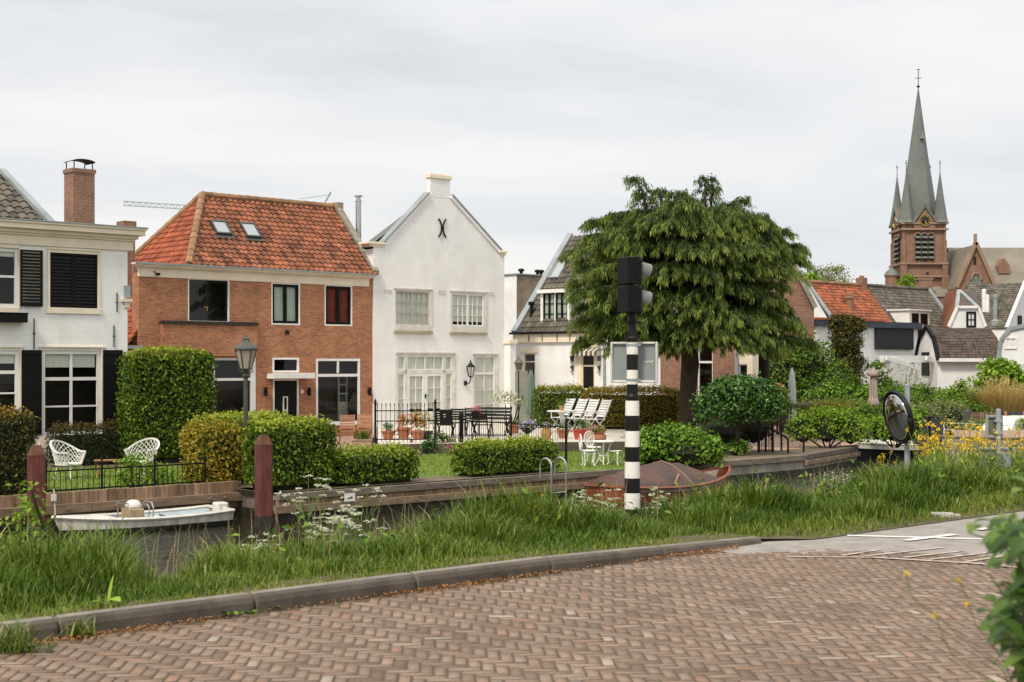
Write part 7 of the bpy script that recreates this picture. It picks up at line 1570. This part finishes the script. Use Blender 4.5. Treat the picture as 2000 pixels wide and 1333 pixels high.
a = onv(682,24.50,0); t = thing('quay_number_plate', 'small white plate with a dark bar on the low timber quay', 'plate', (a.x,a.y,GZ-.14), TH); mb = MB(); mb.box(-.13,.13,-.03,-.012,-.11,.06); mb.box(-.05,.05,-.012,.05,-.05,.0); mb.build('plate', white_paint, t); mb = MB(); mb.box(-.07,.06,-.034,-.0305,-.05,-.01); mb.build('marking', black_paint, t)

# ================================================================ garden furniture
white_plastic = S('white_plastic', (.72,.72,.70), (.60,.60,.57), .45, 4)
def slat_chair(name, label, loc, rot, mat, w=.46, sh=.42, sd=.42, bh=.88, rec=.18, arms=False, nb=6, cat='garden chair', group=None, folding=True, th=.022):
    t = thing(name, label, cat, loc, rot, group); mb = MB()
    for i in range(5): y = -sd/2+sd*i/5; mb.box(-w/2,w/2,y+.006,y+sd/5-.006,sh-.02,sh)
    mb.build('seat', mat, t); mb = MB(); y0 = sd/2
    for i in range(nb):
        f0, f1 = (i+.12)/nb, (i+.88)/nb; za, zb = sh+.06+(bh-sh-.06)*f0, sh+.06+(bh-sh-.06)*f1; ya, yb = y0+rec*f0, y0+rec*f1
        mb.add([(-w/2+.02,ya,za),(w/2-.02,ya,za),(w/2-.02,yb,zb),(-w/2+.02,yb,zb),(-w/2+.02,ya+.015,za),(w/2-.02,ya+.015,za),(w/2-.02,yb+.015,zb),(-w/2+.02,yb+.015,zb)],[(0,1,2,3),(7,6,5,4),(0,4,5,1),(3,2,6,7),(0,3,7,4),(1,5,6,2)])
    for sx in (-1,1): mb.bar((sx*w/2,y0-.03,sh-.05),(sx*w/2,y0+rec*1.02,bh+.01),.03,.035)
    mb.build('backrest', mat, t)
    for sx in (-1,1):
        mb = MB(); x_ = sx*(w/2-.015)
        if folding: mb.bar((x_,-sd/2+.03,0),(x_,y0-.01,sh+.04),.028,.035); 
        else: mb.bar((x_,-sd/2+.03,0),(x_,-sd/2+.03,sh-.02),.035)
        mb.build('leg', mat, t); mb = MB(); x_ = sx*(w/2+.015)
        if folding: mb.bar((x_,y0+.04,0),(x_,-sd/2+.02,sh-.01),.028,.035)
        else: mb.bar((x_,y0,0),(x_,y0,sh-.02),.035)
        mb.build('leg', mat, t)
        if arms: mb = MB(); mb.bar((sx*(w/2+.04),-sd/2-.02,sh+.22),(sx*(w/2+.04),y0+rec*.4,sh+.25),.05,.025); mb.bar((sx*(w/2+.03),-sd/2+.05,sh-.02),(sx*(w/2+.03),-sd/2+.05,sh+.21),.025); mb.build('armrest', mat, t)
    return t
def dupc(o, px, py, z, rot, label, s=1): c = dup(o, gr(px,py,z), rot, label); c.scale=(s,s,s); return c
# white recliners
rc = slat_chair('recliner', 'leftmost white folding recliner, behind the white round table', gr(1093,838,PZ), math.radians(-48), white_plastic, .42,.42,.46,1.08,.36,True,7,'recliner','white folding recliners on the patio')
dupc(rc,1117,839.5,PZ,math.radians(-48),'second white folding recliner from the left, just right of the round table')
dupc(rc,1139,841,PZ,math.radians(-48),'third white folding recliner from the left on the patio')
dupc(rc,1163,842.5,PZ,math.radians(-48),'rightmost white folding recliner in front of the golden hedge')
p = gr(1097,845,PZ); t = thing('round_table', 'white round pedestal table in front of the recliners', 'table', p); mb=MB(); mb.lathe([(.48,.70),(.50,.715),(.50,.735),(.48,.745)],(0,0,0),28); mb.build('tabletop', white_plastic, t); mb=MB(); mb.lathe([(.14,.08),(.07,.2),(.05,.4),(.08,.6),(.16,.70)],(0,0,0),14); mb.build('pedestal', white_plastic, t)
for j in range(4): a_=j*math.pi/2+.5; mb=MB(); mb.tube([(.06*math.cos(a_),.06*math.sin(a_),.22),(.25*math.cos(a_),.25*math.sin(a_),.10),(.42*math.cos(a_),.42*math.sin(a_),.02)],[.05,.04,.03],6); mb.build('leg', white_plastic, t)
terra = S('terracotta', (.42,.17,.08), (.30,.12,.06), .8, 5); terra_red = S('red_glazed_pot', (.46,.055,.03), (.36,.04,.025), .35, 5); ochre = S('ochre_pot', (.45,.27,.09), (.33,.19,.07), .6, 4); potdark = S('dark_pot', (.05,.045,.04), (.03,.03,.03), .5, 4)
def pot(label, loc, r, h, mat, leafm, pl, leaf=.06, bulge=False, flowers=None, n=26, cat='flower pot', name='flower_pot', per=9):
    t = thing(name, label, cat, loc); mb = MB()
    prof = [(r*.62,0),(r*.98,h*.45),(r*.9,h*.8),(r*.7,h*.9),(r*.82,h)] if bulge else [(r*.70,0),(r*.95,h*.82),(r*1.08,h*.83),(r*1.08,h),(r*.95,h)]
    mb.lathe(prof,(0,0,0),18); mb.lathe([(r*.7,h*.93),(r*.5,h*.95)],(0,0,0),10); mb.build('pot', mat, t)
    P_,N_ = clump_cloud([(0,0,h+pl[1]*.6,pl[0],pl[0],pl[1])],n,per,.04,shell_=.4); P_[:,2]=np.maximum(P_[:,2],h); leafmesh('plant', P_, N_, leaf, leafm, t)
    if flowers: P_,N_ = clump_cloud([(0,0,h+pl[1]*.75,pl[0]*1.02,pl[0]*1.02,pl[1])],n//2+4,7,.028,shell_=.85); P_[:,2]=np.maximum(P_[:,2],h+.02); leafmesh('flower', P_, N_, leaf*.75, flowers, t, 1.1)
    return t
pot('small ochre pot with a green plant standing on the white round table', gr(1097,845,PZ)+Vector((.0,0,.747)), .10,.17,ochre,lf_tree,(.10,.12),.05,n=16)
pot('tall bulging ochre amphora pot with violet flowers on the patio edge', gr(1067,859,PZ), .17,.38,ochre,lf_tree,(.16,.08),.05,True,pet_violet)
pot('brown terracotta pot with white and violet flowers beside the ochre amphora', gr(1100,856.5,PZ), .19,.28,terra,lf_tree,(.2,.13),.05,False,pet_violet)
pot('left one of two red glazed pots, holding a green plant, on the patio corner', gr(1131,859,PZ), .19,.32,terra_red,lf_laurel,(.22,.18),.06)
pot('right one of two red glazed pots, with a grey-blue rim plant, on the patio corner', gr(1148,857,PZ), .19,.29,terra_red,lf_pale,(.19,.14),.05)
pot('wide terracotta bowl of pink flowers in front of the golden hedge', gr(1167,866,PZ), .27,.30,terra,lf_tree,(.30,.13),.05,True,pet_pink,40)
pot('low terracotta trough pot behind the pink flower bowl', gr(1168,852,PZ), .24,.22,terra,lf_tree,(.22,.07),.05)
pot('large terracotta pot holding the white rose beside the garden wall', gr(1004,847,PZ), .20,.30,terra,lf_tree,(.14,.06),.05)
pot('orange terracotta pot with a dark plant left of the teak side chair back', gr(758,858,PZ), .20,.26,terra,lf_laurel,(.18,.18),.06)
pot('brick red pot behind the second post of the tall iron fence', gr(789,857,PZ), .21,.34,terra,lf_orange,(.32,.30),.06,False,pet_pink)
pot('orange pot with a flame-coloured leafy shrub behind the tall iron fence', gr(815,859,PZ), .24,.28,terra,lf_orange,(.33,.42),.07,n=60)
pot('tall potted reddish shrub right of the flame-coloured one', gr(833,857,PZ), .2,.24,potdark,lf_copper,(.28,.40),.06,n=30)
# white rose stems
p = gr(992,846,PZ); t = bush('slender white-flowering rose against the garden wall', p, [(-.1,0,1.15,.42,.3,.22),(.35,0,1.0,.25,.25,.18)], lf_pale, .07, 45, 7, .09, 'rose', 'white_rose', stems=4, core=False)
P_,N_=clump_cloud([(-.1,0,1.2,.42,.3,.2),(.35,0,1.0,.2,.2,.15)],26,8,.04); leafmesh('flower', P_, N_, .06, pet_white, t, 1.1)
p = gr(1030,862,PZ); t = thing('pansy_urn', 'black iron urn of white and violet pansies at the patio edge', 'flower urn', p); mb=MB(); mb.lathe([(.16,0),(.12,.05),(.05,.12),(.05,.22),(.15,.30),(.24,.38),(.25,.40)],(0,0,0),16); mb.build('urn', iron, t); P_,N_=clump_cloud([(0,0,.46,.28,.26,.16)],40,9,.05); leafmesh('flower', P_, N_, .06, pet_violet, t, 1.1); P_,N_=clump_cloud([(0,0,.42,.25,.25,.12)],20,9,.05); leafmesh('plant', P_, N_, .06, lf_tree, t)
# black bistro set
dk = slat_chair('bistro_chair', 'black slatted chair nearest the end of the tall iron fence', gr(871,856,PZ), math.radians(20), black_paint, .46,.44,.42,.88,.12,False,5,'garden chair','black garden furniture set')
dupc(dk,898,852,PZ,math.radians(10),'black slatted chair behind the corner post of the iron fence, left of the black table')
dupc(dk,922,850,PZ,math.radians(0),'black slatted chair at the back of the black table')
dupc(dk,940,857,PZ,math.radians(170),'black slatted chair in front of the black table, seen from behind')
p = gr(930,853,PZ); t = thing('garden_table', 'black rectangular garden table with crossed legs on the pale patio', 'table', p, .1); mb=MB()
for i in range(6): mb.box(-.65,.65,-.36+.12*i,-.25+.12*i,.70,.73)
mb.build('tabletop', black_paint, t)
for sx in (-.5,.5):
    for sg in (-1,1): mb=MB(); mb.bar((sx+.02*sg,-.3*sg,0),(sx+.02*sg,.3*sg,.70),.03); mb.build('leg', black_paint, t)
P_,N_=clump_cloud([(.0,0,.85,.16,.16,.12)],18,8,.04); tp=thing('table_bouquet','small bunch of pale pink flowers on the black garden table','flowers',p+Vector((0,0,.735))); leafmesh('flower', P_-np.array([[0,0,.735]]), N_, .05, pet_pink, tp, 1.1); mb=MB(); mb.lathe([(.06,0),(.08,.08),(.05,.12)],(0,0,0),10); mb.build('vase', iron, tp)
bn = slat_chair('garden_bench', 'black slatted bench with curled armrests at the right end of the black table', gr(958,851,PZ), math.radians(-22), black_paint, 1.15,.44,.45,.92,.2,False,4,'bench')
for sx in (-.6,.6):
    mb=MB(); mb.tube([(sx,.2,.62),(sx,-.05,.66),(sx,-.26,.64),(sx,-.30,.56),(sx,-.24,.52)],.016,6); mb.tube([(sx,-.2,0),(sx,-.12,.3),(sx,-.25,.6)],.014,6); mb.build('armrest', iron, bn)
p = gr(871,868.5,GZ); t = thing('waste_bin', 'black hanging bin with a small white sticker on the iron fence', 'bin', (p.x,p.y,GZ+.62), -.2); mb=MB(); mb.prism([(-.17,-.1,.0),(.17,-.1,.0),(.2,-.12,.48),(-.2,-.12,.48)],(0,.22,0)); mb.box(-.22,.22,-.14,.14,.48,.52); mb.build('bin_body', black_paint, t, bevel=.015); mb=MB(); mb.box(-.05,.02,-.128,-.122,.28,.40); mb.build('sticker', white_paint, t)
# grey door panel, lantern post and green closed parasol
p = gr(1018,827,PZ); t=thing('garden_door','plain grey-green door panel beside the garden wall cap','door',p,0); g_=S('grey_green_panel',(.25,.25,.20),(.19,.19,.15),.7,2); mb=MB(); w_=.20; mb.box(-.24,.26,.15,.19,.0,2.05); 
for i in range(4): mb.box(-.235+.125*i,-.13+.125*i,.135,.149,.02,2.0)
mb.build('panel', g_, t); mb=MB(); mb.box(.03,.06,.10,.134,.95,1.08); mb.build('handle', iron, t)
p = gr(1013,836,PZ); t=thing('garden_lantern','slim garden lantern on a post in front of the grey-green door panel','lantern',p); mb=MB(); mb.lathe([(.03,0),(.022,.1),(.022,2.05),(.05,2.08)],(0,0,0),8); mb.build('post', iron, t); mb=MB(); mb.lathe([(.09,2.10),(.15,2.35),(.19,2.36),(.08,2.48),(.02,2.55),(.02,2.62)],(0,0,0),6); mb.build('lantern_head', S('lantern_bronze',(.14,.11,.07),(.09,.07,.05),.5), t)
def parasol(label, p, h0, h1, r0, mat, cap=False, rot=0):
    t=thing('closed_parasol',label,'parasol',p,rot); mb=MB(); mb.lathe([(.022,0),(.022,h1+.05)],(0,0,0),8); mb.lathe([(.24,0),(.24,.06),(.05,.10)],(0,0,0),14); mb.build('pole', iron, t)
    mb=MB(); hh=h1-h0; mb.lathe([(r0*.9,h0),(r0*1.05,h0+.04),(r0*1.0,h0+hh*.25),(r0*.85,h0+hh*.45),(r0*.75,h0+hh*.7),(r0*.5,h0+hh*.9),(r0*.15,h1),(.005,h1+.03)],(0,0,0),48,None,.17,8); mb.build('canopy', mat, t, smooth=True)
    if cap: mb=MB(); mb.lathe([(r0*1.35,h1-.22),(r0*.9,h1-.1),(.03,h1+.06)],(0,0,0),24,None,.08,8); mb.build('top_vent', mat, t, smooth=True); mb=MB(); mb.lathe([(r0*.95,h0+.3),(r0*1.4,h0+.02),(r0*1.3,h0)],(0,0,0),32,None,.12,8); mb.build('skirt', mat, t, smooth=True)
    return t
cloth_green=S('faded_green_canvas',(.16,.22,.17),(.11,.16,.125),.85,3,stretch=(4,4,.5)); cloth_grey=S('grey_green_canvas',(.30,.34,.31),(.22,.25,.23),.8,3,stretch=(4,4,.5)); 
m,bq=newmat('pink_striped_canvas'); tcn=N('ShaderNodeTexCoord'); wv_=N('ShaderNodeTexWave'); wv_.inputs['Scale'].default_value=5; wv_.bands_direction='X'; L(tcn.outputs['Object'],wv_.inputs[0]); L(ramp(wv_.outputs['Fac'],[(.4,(.37,.30,.26)),(.6,(.25,.17,.15))]),bq.inputs['Base Color']); bq.inputs['Roughness'].default_value=.85; cloth_stripe=m
parasol('closed faded green parasol hanging beside the white cottage wall', gr(1037,833,PZ), .45,2.1,.17,cloth_green)
parasol('closed grey-green parasol, tall and slim, on the terrace beside the orange life ring', gr(1547,846,GZ), .35,2.48,.17,cloth_grey)
parasol('closed striped parasol with a top vent in front of the climbing hedge', gr(1706,855,GZ), 1.15,2.42,.15,cloth_stripe,True)
# cast iron white set on the lower quay
cast=S('white_cast_iron',(.76,.75,.70),(.62,.60,.53),.5,8)
def castleg(mb,x,y,zt,k=1.0,n=1): 
    l=math.hypot(x,y); ux,uy=x/l,y/l; mb.tube([(x*.8,y*.8,zt),(x*1.0,y*1.0,zt*.85),(x*.92,y*.92,zt*.5),(x*.85,y*.85,zt*.2),(x*1.15,y*1.15,.015),(x*1.25,y*1.25,.03)],[.024,.024,.018,.016,.018,.012],6)
def castchair(label, loc, rot):
    t=thing('cast_iron_chair',label,'garden chair',loc,rot,'white cast iron chairs on the quay'); mb=MB(); mb.lathe([(.18,.395),(.205,.405),(.205,.42),(.18,.43),(.05,.425)],(0,0,0),22)
    for j in range(10): a=j*.628; mb.torus((.16*math.cos(a),.16*math.sin(a),.36),.035,.008,'x' if abs(math.cos(a))>.7 else 'y',8,4)
    mb.build('seat',cast,t)
    for a in (.75,2.39,3.9,5.53): mb=MB(); castleg(mb,.19*math.cos(a),.19*math.sin(a),.40); mb.build('leg',cast,t)
    mb=MB(); cy,cz=.19,.62
    pts=[(.17*math.sin(a)*(1.0 if math.cos(a)<0 else 1.0),cy+.06*(cz+.21*-math.cos(a)-.42),cz-.21*math.cos(a)) for a in [2*math.pi*i/22 for i in range(23)]]; mb.tube(pts,.014,6)
    for i in range(-3,4):
        x=.045*i; hh=math.sqrt(max(0,1-(x/.17)**2))*.20; mb.tube([(x*.5,cy+.03,cz-hh),(x*1.1,cy+.0,cz),(x*.6,cy+.02,cz+hh)],.007,4)
    for zc in (.50,.60,.70): mb.torus((0,cy+.005,zc),.06,.009,'y',14,4)
    for sx in (-.07,.07): mb.bar((sx,cy-.02,.41),(sx*.9,cy,.45),.018)
    mb.build('backrest',cast,t); return t
cq=castchair('white cast iron chair nearest the water, seen from its side, left of the small table', gr(1149,912,GZ), math.radians(100))
dupc(cq,1160,904,GZ,math.radians(35),'white cast iron chair behind the small white table, back upright')
p=gr(1178,909,GZ); t=thing('cast_iron_table','small white cast iron table on curved legs at the quay','table',p); mb=MB(); mb.lathe([(.29,.60),(.31,.61),(.31,.63),(.28,.64)],(0,0,0),26); mb.build('tabletop',cast,t)
for j in range(3): a=j*2.094+.5; mb=MB(); mb.tube([(.24*math.cos(a),.24*math.sin(a),.60),(.18*math.cos(a),.18*math.sin(a),.42),(.10*math.cos(a),.10*math.sin(a),.25),(.16*math.cos(a),.16*math.sin(a),.1),(.24*math.cos(a),.24*math.sin(a),.01)],[.024,.02,.016,.018,.014],6); mb.build('leg',cast,t)
mb=MB(); mb.torus((0,0,.25),.10,.012,'z',16,5); mb.build('brace_ring',cast,t)
p=gr(1201,909,GZ); t=thing('cast_iron_stool','white cast iron stool with curved legs, beside the striped pole','stool',p); mb=MB(); mb.lathe([(.17,.355),(.19,.365),(.19,.38),(.1,.385)],(0,0,0),20); mb.build('seat',cast,t)
for j in range(4): a=j*math.pi/2+.3; mb=MB(); castleg(mb,.2*math.cos(a),.2*math.sin(a),.36); mb.build('leg',cast,t)
# teak folding chairs in front of the brick house
tk=slat_chair('teak_chair','teak folding chair standing left of the wooden trough planter',gr(678,868,GZ),math.radians(5),wood_teak,.46,.44,.42,.95,.16,False,7,'garden chair','teak folding chairs on the brick terrace')
dupc(tk,708,866,GZ,math.radians(-8),'teak folding chair behind the wooden trough planter')
dupc(tk,768,868,GZ,math.radians(-70),'teak folding chair turned sideways by the second post of the tall iron fence')
p=gr(707,878,GZ); t=thing('trough_planter','sand-coloured trough planter with a grassy green plant before the teak chairs','planter',p,.15); mb=MB(); mb.prism([(-.26,-.15,0),(.26,-.15,0),(.30,-.15,.27),(-.30,-.15,.27)],(0,.3,0)); mb.box(-.32,.32,-.17,.17,.272,.31); mb.build('trough',S('sandstone_trough',(.42,.31,.20),(.3,.22,.14),.85,4),t)
k=260; P_=np.stack([RNG.uniform(-.2,.2,k),RNG.uniform(-.1,.1,k),np.full(k,.29)],1); blades('plant',P_,RNG.uniform(.15,.34,k),.014,m_grass,t,lean=.5)
p=gr(735,872,GZ); t=thing('dark_crate','dark brown storage box between the trough planter and the sideways teak chair','box',p,.1); mb=MB(); mb.box(-.2,.2,-.18,.18,0,.24); mb.box(-.22,.22,-.2,.2,.242,.27); mb.build('crate',potdark,t,bevel=.01)
p=gr(812,884,GZ); t=thing('goose_ornament','white goose garden ornament with a red ribbon at the lawn edge','ornament',p,math.radians(20)); mb=MB(); mb.tube([(.18,0,.10),(.08,0,.16),(-.04,0,.24),(-.12,0,.38),(-.15,0,.47),(-.19,0,.485),(-.235,0,.47)],[.02,.095,.105,.05,.032,.036,.006],10); mb.build('body',white_paint,t,smooth=True); mb=MB(); mb.torus((-.125,0,.37),.05,.018,'z',12,5); mb.box(-.2,-.1,-.07,-.05,.2,.34); mb.build('ribbon',terra_red,t); mb=MB(); mb.lathe([(.1,0),(.09,.05),(.03,.09)],(0,0,0),10); mb.build('base',concrete_grey,t)
p=gr(862,884,GZ); bush('green flowering border plants at the foot of the iron fence corner',p,[(-.1,0,.32,.3,.25,.26),(.25,0,.22,.25,.2,.2)],lf_tree,.08,50,11,.08,'border plant','border_plant',core=False)
p=gr(835,887,GZ); bush('dark green border plant beside the white goose ornament',p,[(0,0,.2,.22,.2,.17)],lf_laurel,.08,30,10,.06,'border plant','border_plant',core=False)
p=gr(885,890,GZ); t=bush('low border plant with magenta flowers by the double fence post',p,[(0,0,.14,.3,.2,.12)],lf_pale,.06,30,10,.06,'border plant','border_plant',core=False); P_,N_=clump_cloud([(-.1,0,.18,.14,.1,.1)],10,6,.03); leafmesh('flower',P_,N_,.05,leafmat('magenta_petal',[(.3,.03,.12),(.45,.06,.2)]),t,1.1)
# wicker armchairs and folding table on the left lawn
wick=S('white_wicker',(.74,.73,.69),(.60,.58,.52),.6,8)
def wicker(label, loc, rot):
    t=thing('wicker_armchair',label,'armchair',loc,rot,'white wicker armchairs on the left lawn'); mb=MB(); R0,R1=.30,.42; nA,nZ=30,8; g=[]
    for i in range(nA+1):
        a=math.radians(-125+250*i/nA); c_=math.cos(a); hb=.26+.26*max(0,c_)**1.2+.02; row=[]
        for j in range(nZ+1):
            f=j/nZ; r=R0+(R1-R0)*f*(.9+.1*c_); row.append(Vector((r*math.sin(a),r*c_*.95,.36+hb*f)))
        g.append(row)
    for i in range(nA): 
        for j in range(nZ): 
            if (i+j)%2==0: mb.bar(g[i][j],g[i+1][j+1],.016,.010)
            else: mb.bar(g[i+1][j],g[i][j+1],.016,.010)
    for i in range(nA): mb.bar(g[i][nZ],g[i+1][nZ],.04,.035); mb.bar(g[i][0],g[i+1][0],.03); mb.bar(g[i][4],g[i+1][4],.014,.01)
    for k in (0,nA): mb.bar(g[k][0],g[k][nZ],.035)
    mb.build('woven_shell',wick,t); mb=MB(); mb.lathe([(.29,.33),(.31,.36),(.3,.385),(.05,.39)],(0,0,0),24); mb.build('seat',wick,t)
    for a in (.8,2.35,3.95,5.5): mb=MB(); mb.tube([(.24*math.cos(a),.24*math.sin(a),.35),(.33*math.cos(a),.33*math.sin(a),.01)],.014,6); mb.build('leg',white_paint,t)
    mb=MB(); mb.tube([(.33*math.cos(a),.33*math.sin(a),.012) for a in (3.95,5.5)],.012,5); mb.tube([(.33*math.cos(a),.33*math.sin(a),.012) for a in (.8,2.35)],.012,5); mb.build('skid',white_paint,t); return t
wk=wicker('white wicker armchair at the left, turned sideways toward the small table',gr(134,937,GZ),math.radians(70)); wk.scale=(.98,)*3
c_=dup(wk,gr(277,930,GZ),math.radians(-20),'white wicker armchair at the right, facing the canal, before the tall hedge'); c_.scale=(.96,)*3
p=gr(208,934,GZ); t=thing('folding_table','small brown folding table between the two wicker armchairs','table',p,.2); mb=MB()
for i in range(5): mb.box(-.27,.27,-.2+.08*i,-.13+.08*i,.40,.42)
mb.build('tabletop',wood_teak,t)
for sx in (-.22,.22):
    for sg in (-1,1): mb=MB(); mb.bar((sx+.015*sg,-.18*sg,0),(sx+.015*sg,.18*sg,.40),.028); mb.build('leg',wood_teak,t)
p=gr(145,925,GZ)+Vector((1.05,3.3,0)); t=thing('pump_post','black iron hand pump with a curved handle before the white house window','hand pump',p); mb=MB(); mb.lathe([(.06,0),(.05,.1),(.05,1.25),(.07,1.27),(.07,1.35),(.02,1.42)],(0,0,0),10); mb.build('pump_body',iron,t); mb=MB(); mb.tube([(0,0,1.25),(.18,0,1.22),(.3,0,1.15),(.32,0,.6)],.02,6); mb.build('pump_handle',iron,t)
# right terrace: shed, life ring, chairs, table, planters, picket
p=at(1535,710,54); t=thing('dark_shed','low black timber shed on the terrace behind the orange life ring','shed',(p.x,p.y,GZ)); mb=MB()
for i in range(11): mb.box(.15*i,.15*i+.142,-.02*(i%2),.06,0,1.05)
mb.box(0,1.64,.061,1.4,0,1.04); mb.build('boarding',S('black_boards',(.022,.02,.018),(.014,.013,.012),.7,4,stretch=(4,4,.6)),t); mb=MB(); mb.box(-.1,1.75,-.15,1.5,1.06,1.12); mb.build('roof',S('felt_roof',(.06,.055,.05)),t)
p=at(1519,765,52.6); t=thing('life_ring','orange life ring with pale bands hanging by the laurel bush','life ring',p); mb=MB(); n=16
lr=S('life_ring_orange',(.62,.09,.02),(.52,.07,.02),.5,4); mb.torus((0,0,0),.24,.065,'y',32,8); mb.build('ring',lr,t,smooth=True); mb=MB()
for a0 in (.6,2.2,3.75,5.3): mb.torus((0,0,0),.24,.069,'y',4,8,arc=.06,a0=a0)
mb.build('band',S('pale_band',(.65,.5,.42)),t); mb=MB(); mb.box(-.03,.03,.07,.12,-1.9,.3); mb.build('hanging_post',iron,t)
wcs=S('pale_red_wood',(.42,.19,.10),(.3,.13,.07),.7,3); slat_chair('terrace_chair','small brown wooden chair on the terrace next to the grey-green parasol',gr(1530,838,GZ),math.radians(160),wood_teak,.44,.42,.42,.84,.08,False,5,folding=False)
slat_chair('deck_chair','pale pink wooden chair on the quay steps left of the traffic mirror',gr(1704,856,GZ),math.radians(150),wcs,.55,.36,.45,.85,.12,True,3,folding=False)
p=gr(1698,862,GZ); t=thing('stone_steps','two grey stone steps at the quay below the pale pink chair','steps',p,TH); mb=MB(); mb.box(-.7,.7,-.1,.3,-.1,.10); mb.box(-.7,.7,.302,.7,-.1,.22); mb.build('step',concrete_grey,t,bevel=.01)
p=gr(1570,830,GZ); t=thing('terrace_table','pale garden table on the terrace right of the grey-green parasol','table',p); mb=MB(); mb.box(-.75,.55,-.35,.35,.70,.74); mb.build('tabletop',white_paint,t,bevel=.008)
for sx in (-.65,.45):
    for sy in (-.28,.28): mb=MB(); mb.box(sx-.03,sx+.03,sy-.03,sy+.03,0,.70); mb.build('leg',wood_teak,t)
for i,(px,lb) in enumerate(((1797,'left one of two tall dark planter boxes on the far quay'),(1826,'right one of two tall dark planter boxes on the far quay'))):
    p=gr(px,866,GZ); t=thing('planter_box',lb,'planter',p,.05); mb=MB(); mb.box(-.22,.22,-.2,.2,0,.86); mb.box(-.24,.24,-.22,.22,.862,.90); mb.build('box',potdark,t,bevel=.01); P_,N_=clump_cloud([(0,0,.95,.26,.24,.22)],36,10,.06); leafmesh('plant',P_,N_,.08,lf_pale if i else lf_tree,t)
p=gr(1877,856,GZ); t=thing('lounge_chair','grey fabric garden chair seen from behind near the white cabin boat','garden chair',p,math.radians(8)); gf=S('grey_fabric',(.14,.135,.13),(.10,.1,.095),.9,5); mb=MB(); mb.prism([(-.3,-.05,.35),(.3,-.05,.35),(.32,-.2,1.0),(-.32,-.2,1.0)],(0,.07,0)); mb.build('backrest',gf,t,bevel=.02); mb=MB(); mb.box(-.3,.3,.03,.55,.33,.42); mb.build('seat',gf,t,bevel=.02)
for sx in (-.27,.27):
    for sy in (.0,.5): mb=MB(); mb.box(sx-.02,sx+.02,sy-.02,sy+.02,0,.33); mb.build('leg',iron,t)
p=gr(1848,862,GZ); slat_chair('metal_chair','thin white metal chair beside the grey fabric garden chair',p,math.radians(100),white_paint,.42,.42,.4,.8,.06,False,3,folding=False)
p=at(1890,710,51); t=thing('picket_fence','short brown picket fence before the pampas grass','fence',(p.x,p.y,GZ+.35),0); mb=MB()
for i in range(12): mb.box(.09*i,.09*i+.06,0,.02,0,.55)
mb.box(0,1.06,.021,.05,.12,.18); mb.box(0,1.06,.021,.05,.40,.46); mb.build('pickets',wood_quay,t); mb=MB(); mb.box(-.05,1.1,-.02,.12,-.36,-.0); mb.build('sill_board',potdark,t)
p=at(1955,710,49); t=thing('rail_fence','dark horizontal board fence with brown posts at the right edge','fence',(p.x,p.y,GZ),0); mb=MB()
for z_ in (.25,.52,.78): mb.box(0,2.4,0,.04,z_,z_+.2)
mb.build('boards',navy,t)
for x_ in (.1,.75,1.4,2.1): mb=MB(); mb.box(x_,x_+.09,-.06,-.002,0,1.0); mb.build('post',wcs,t)
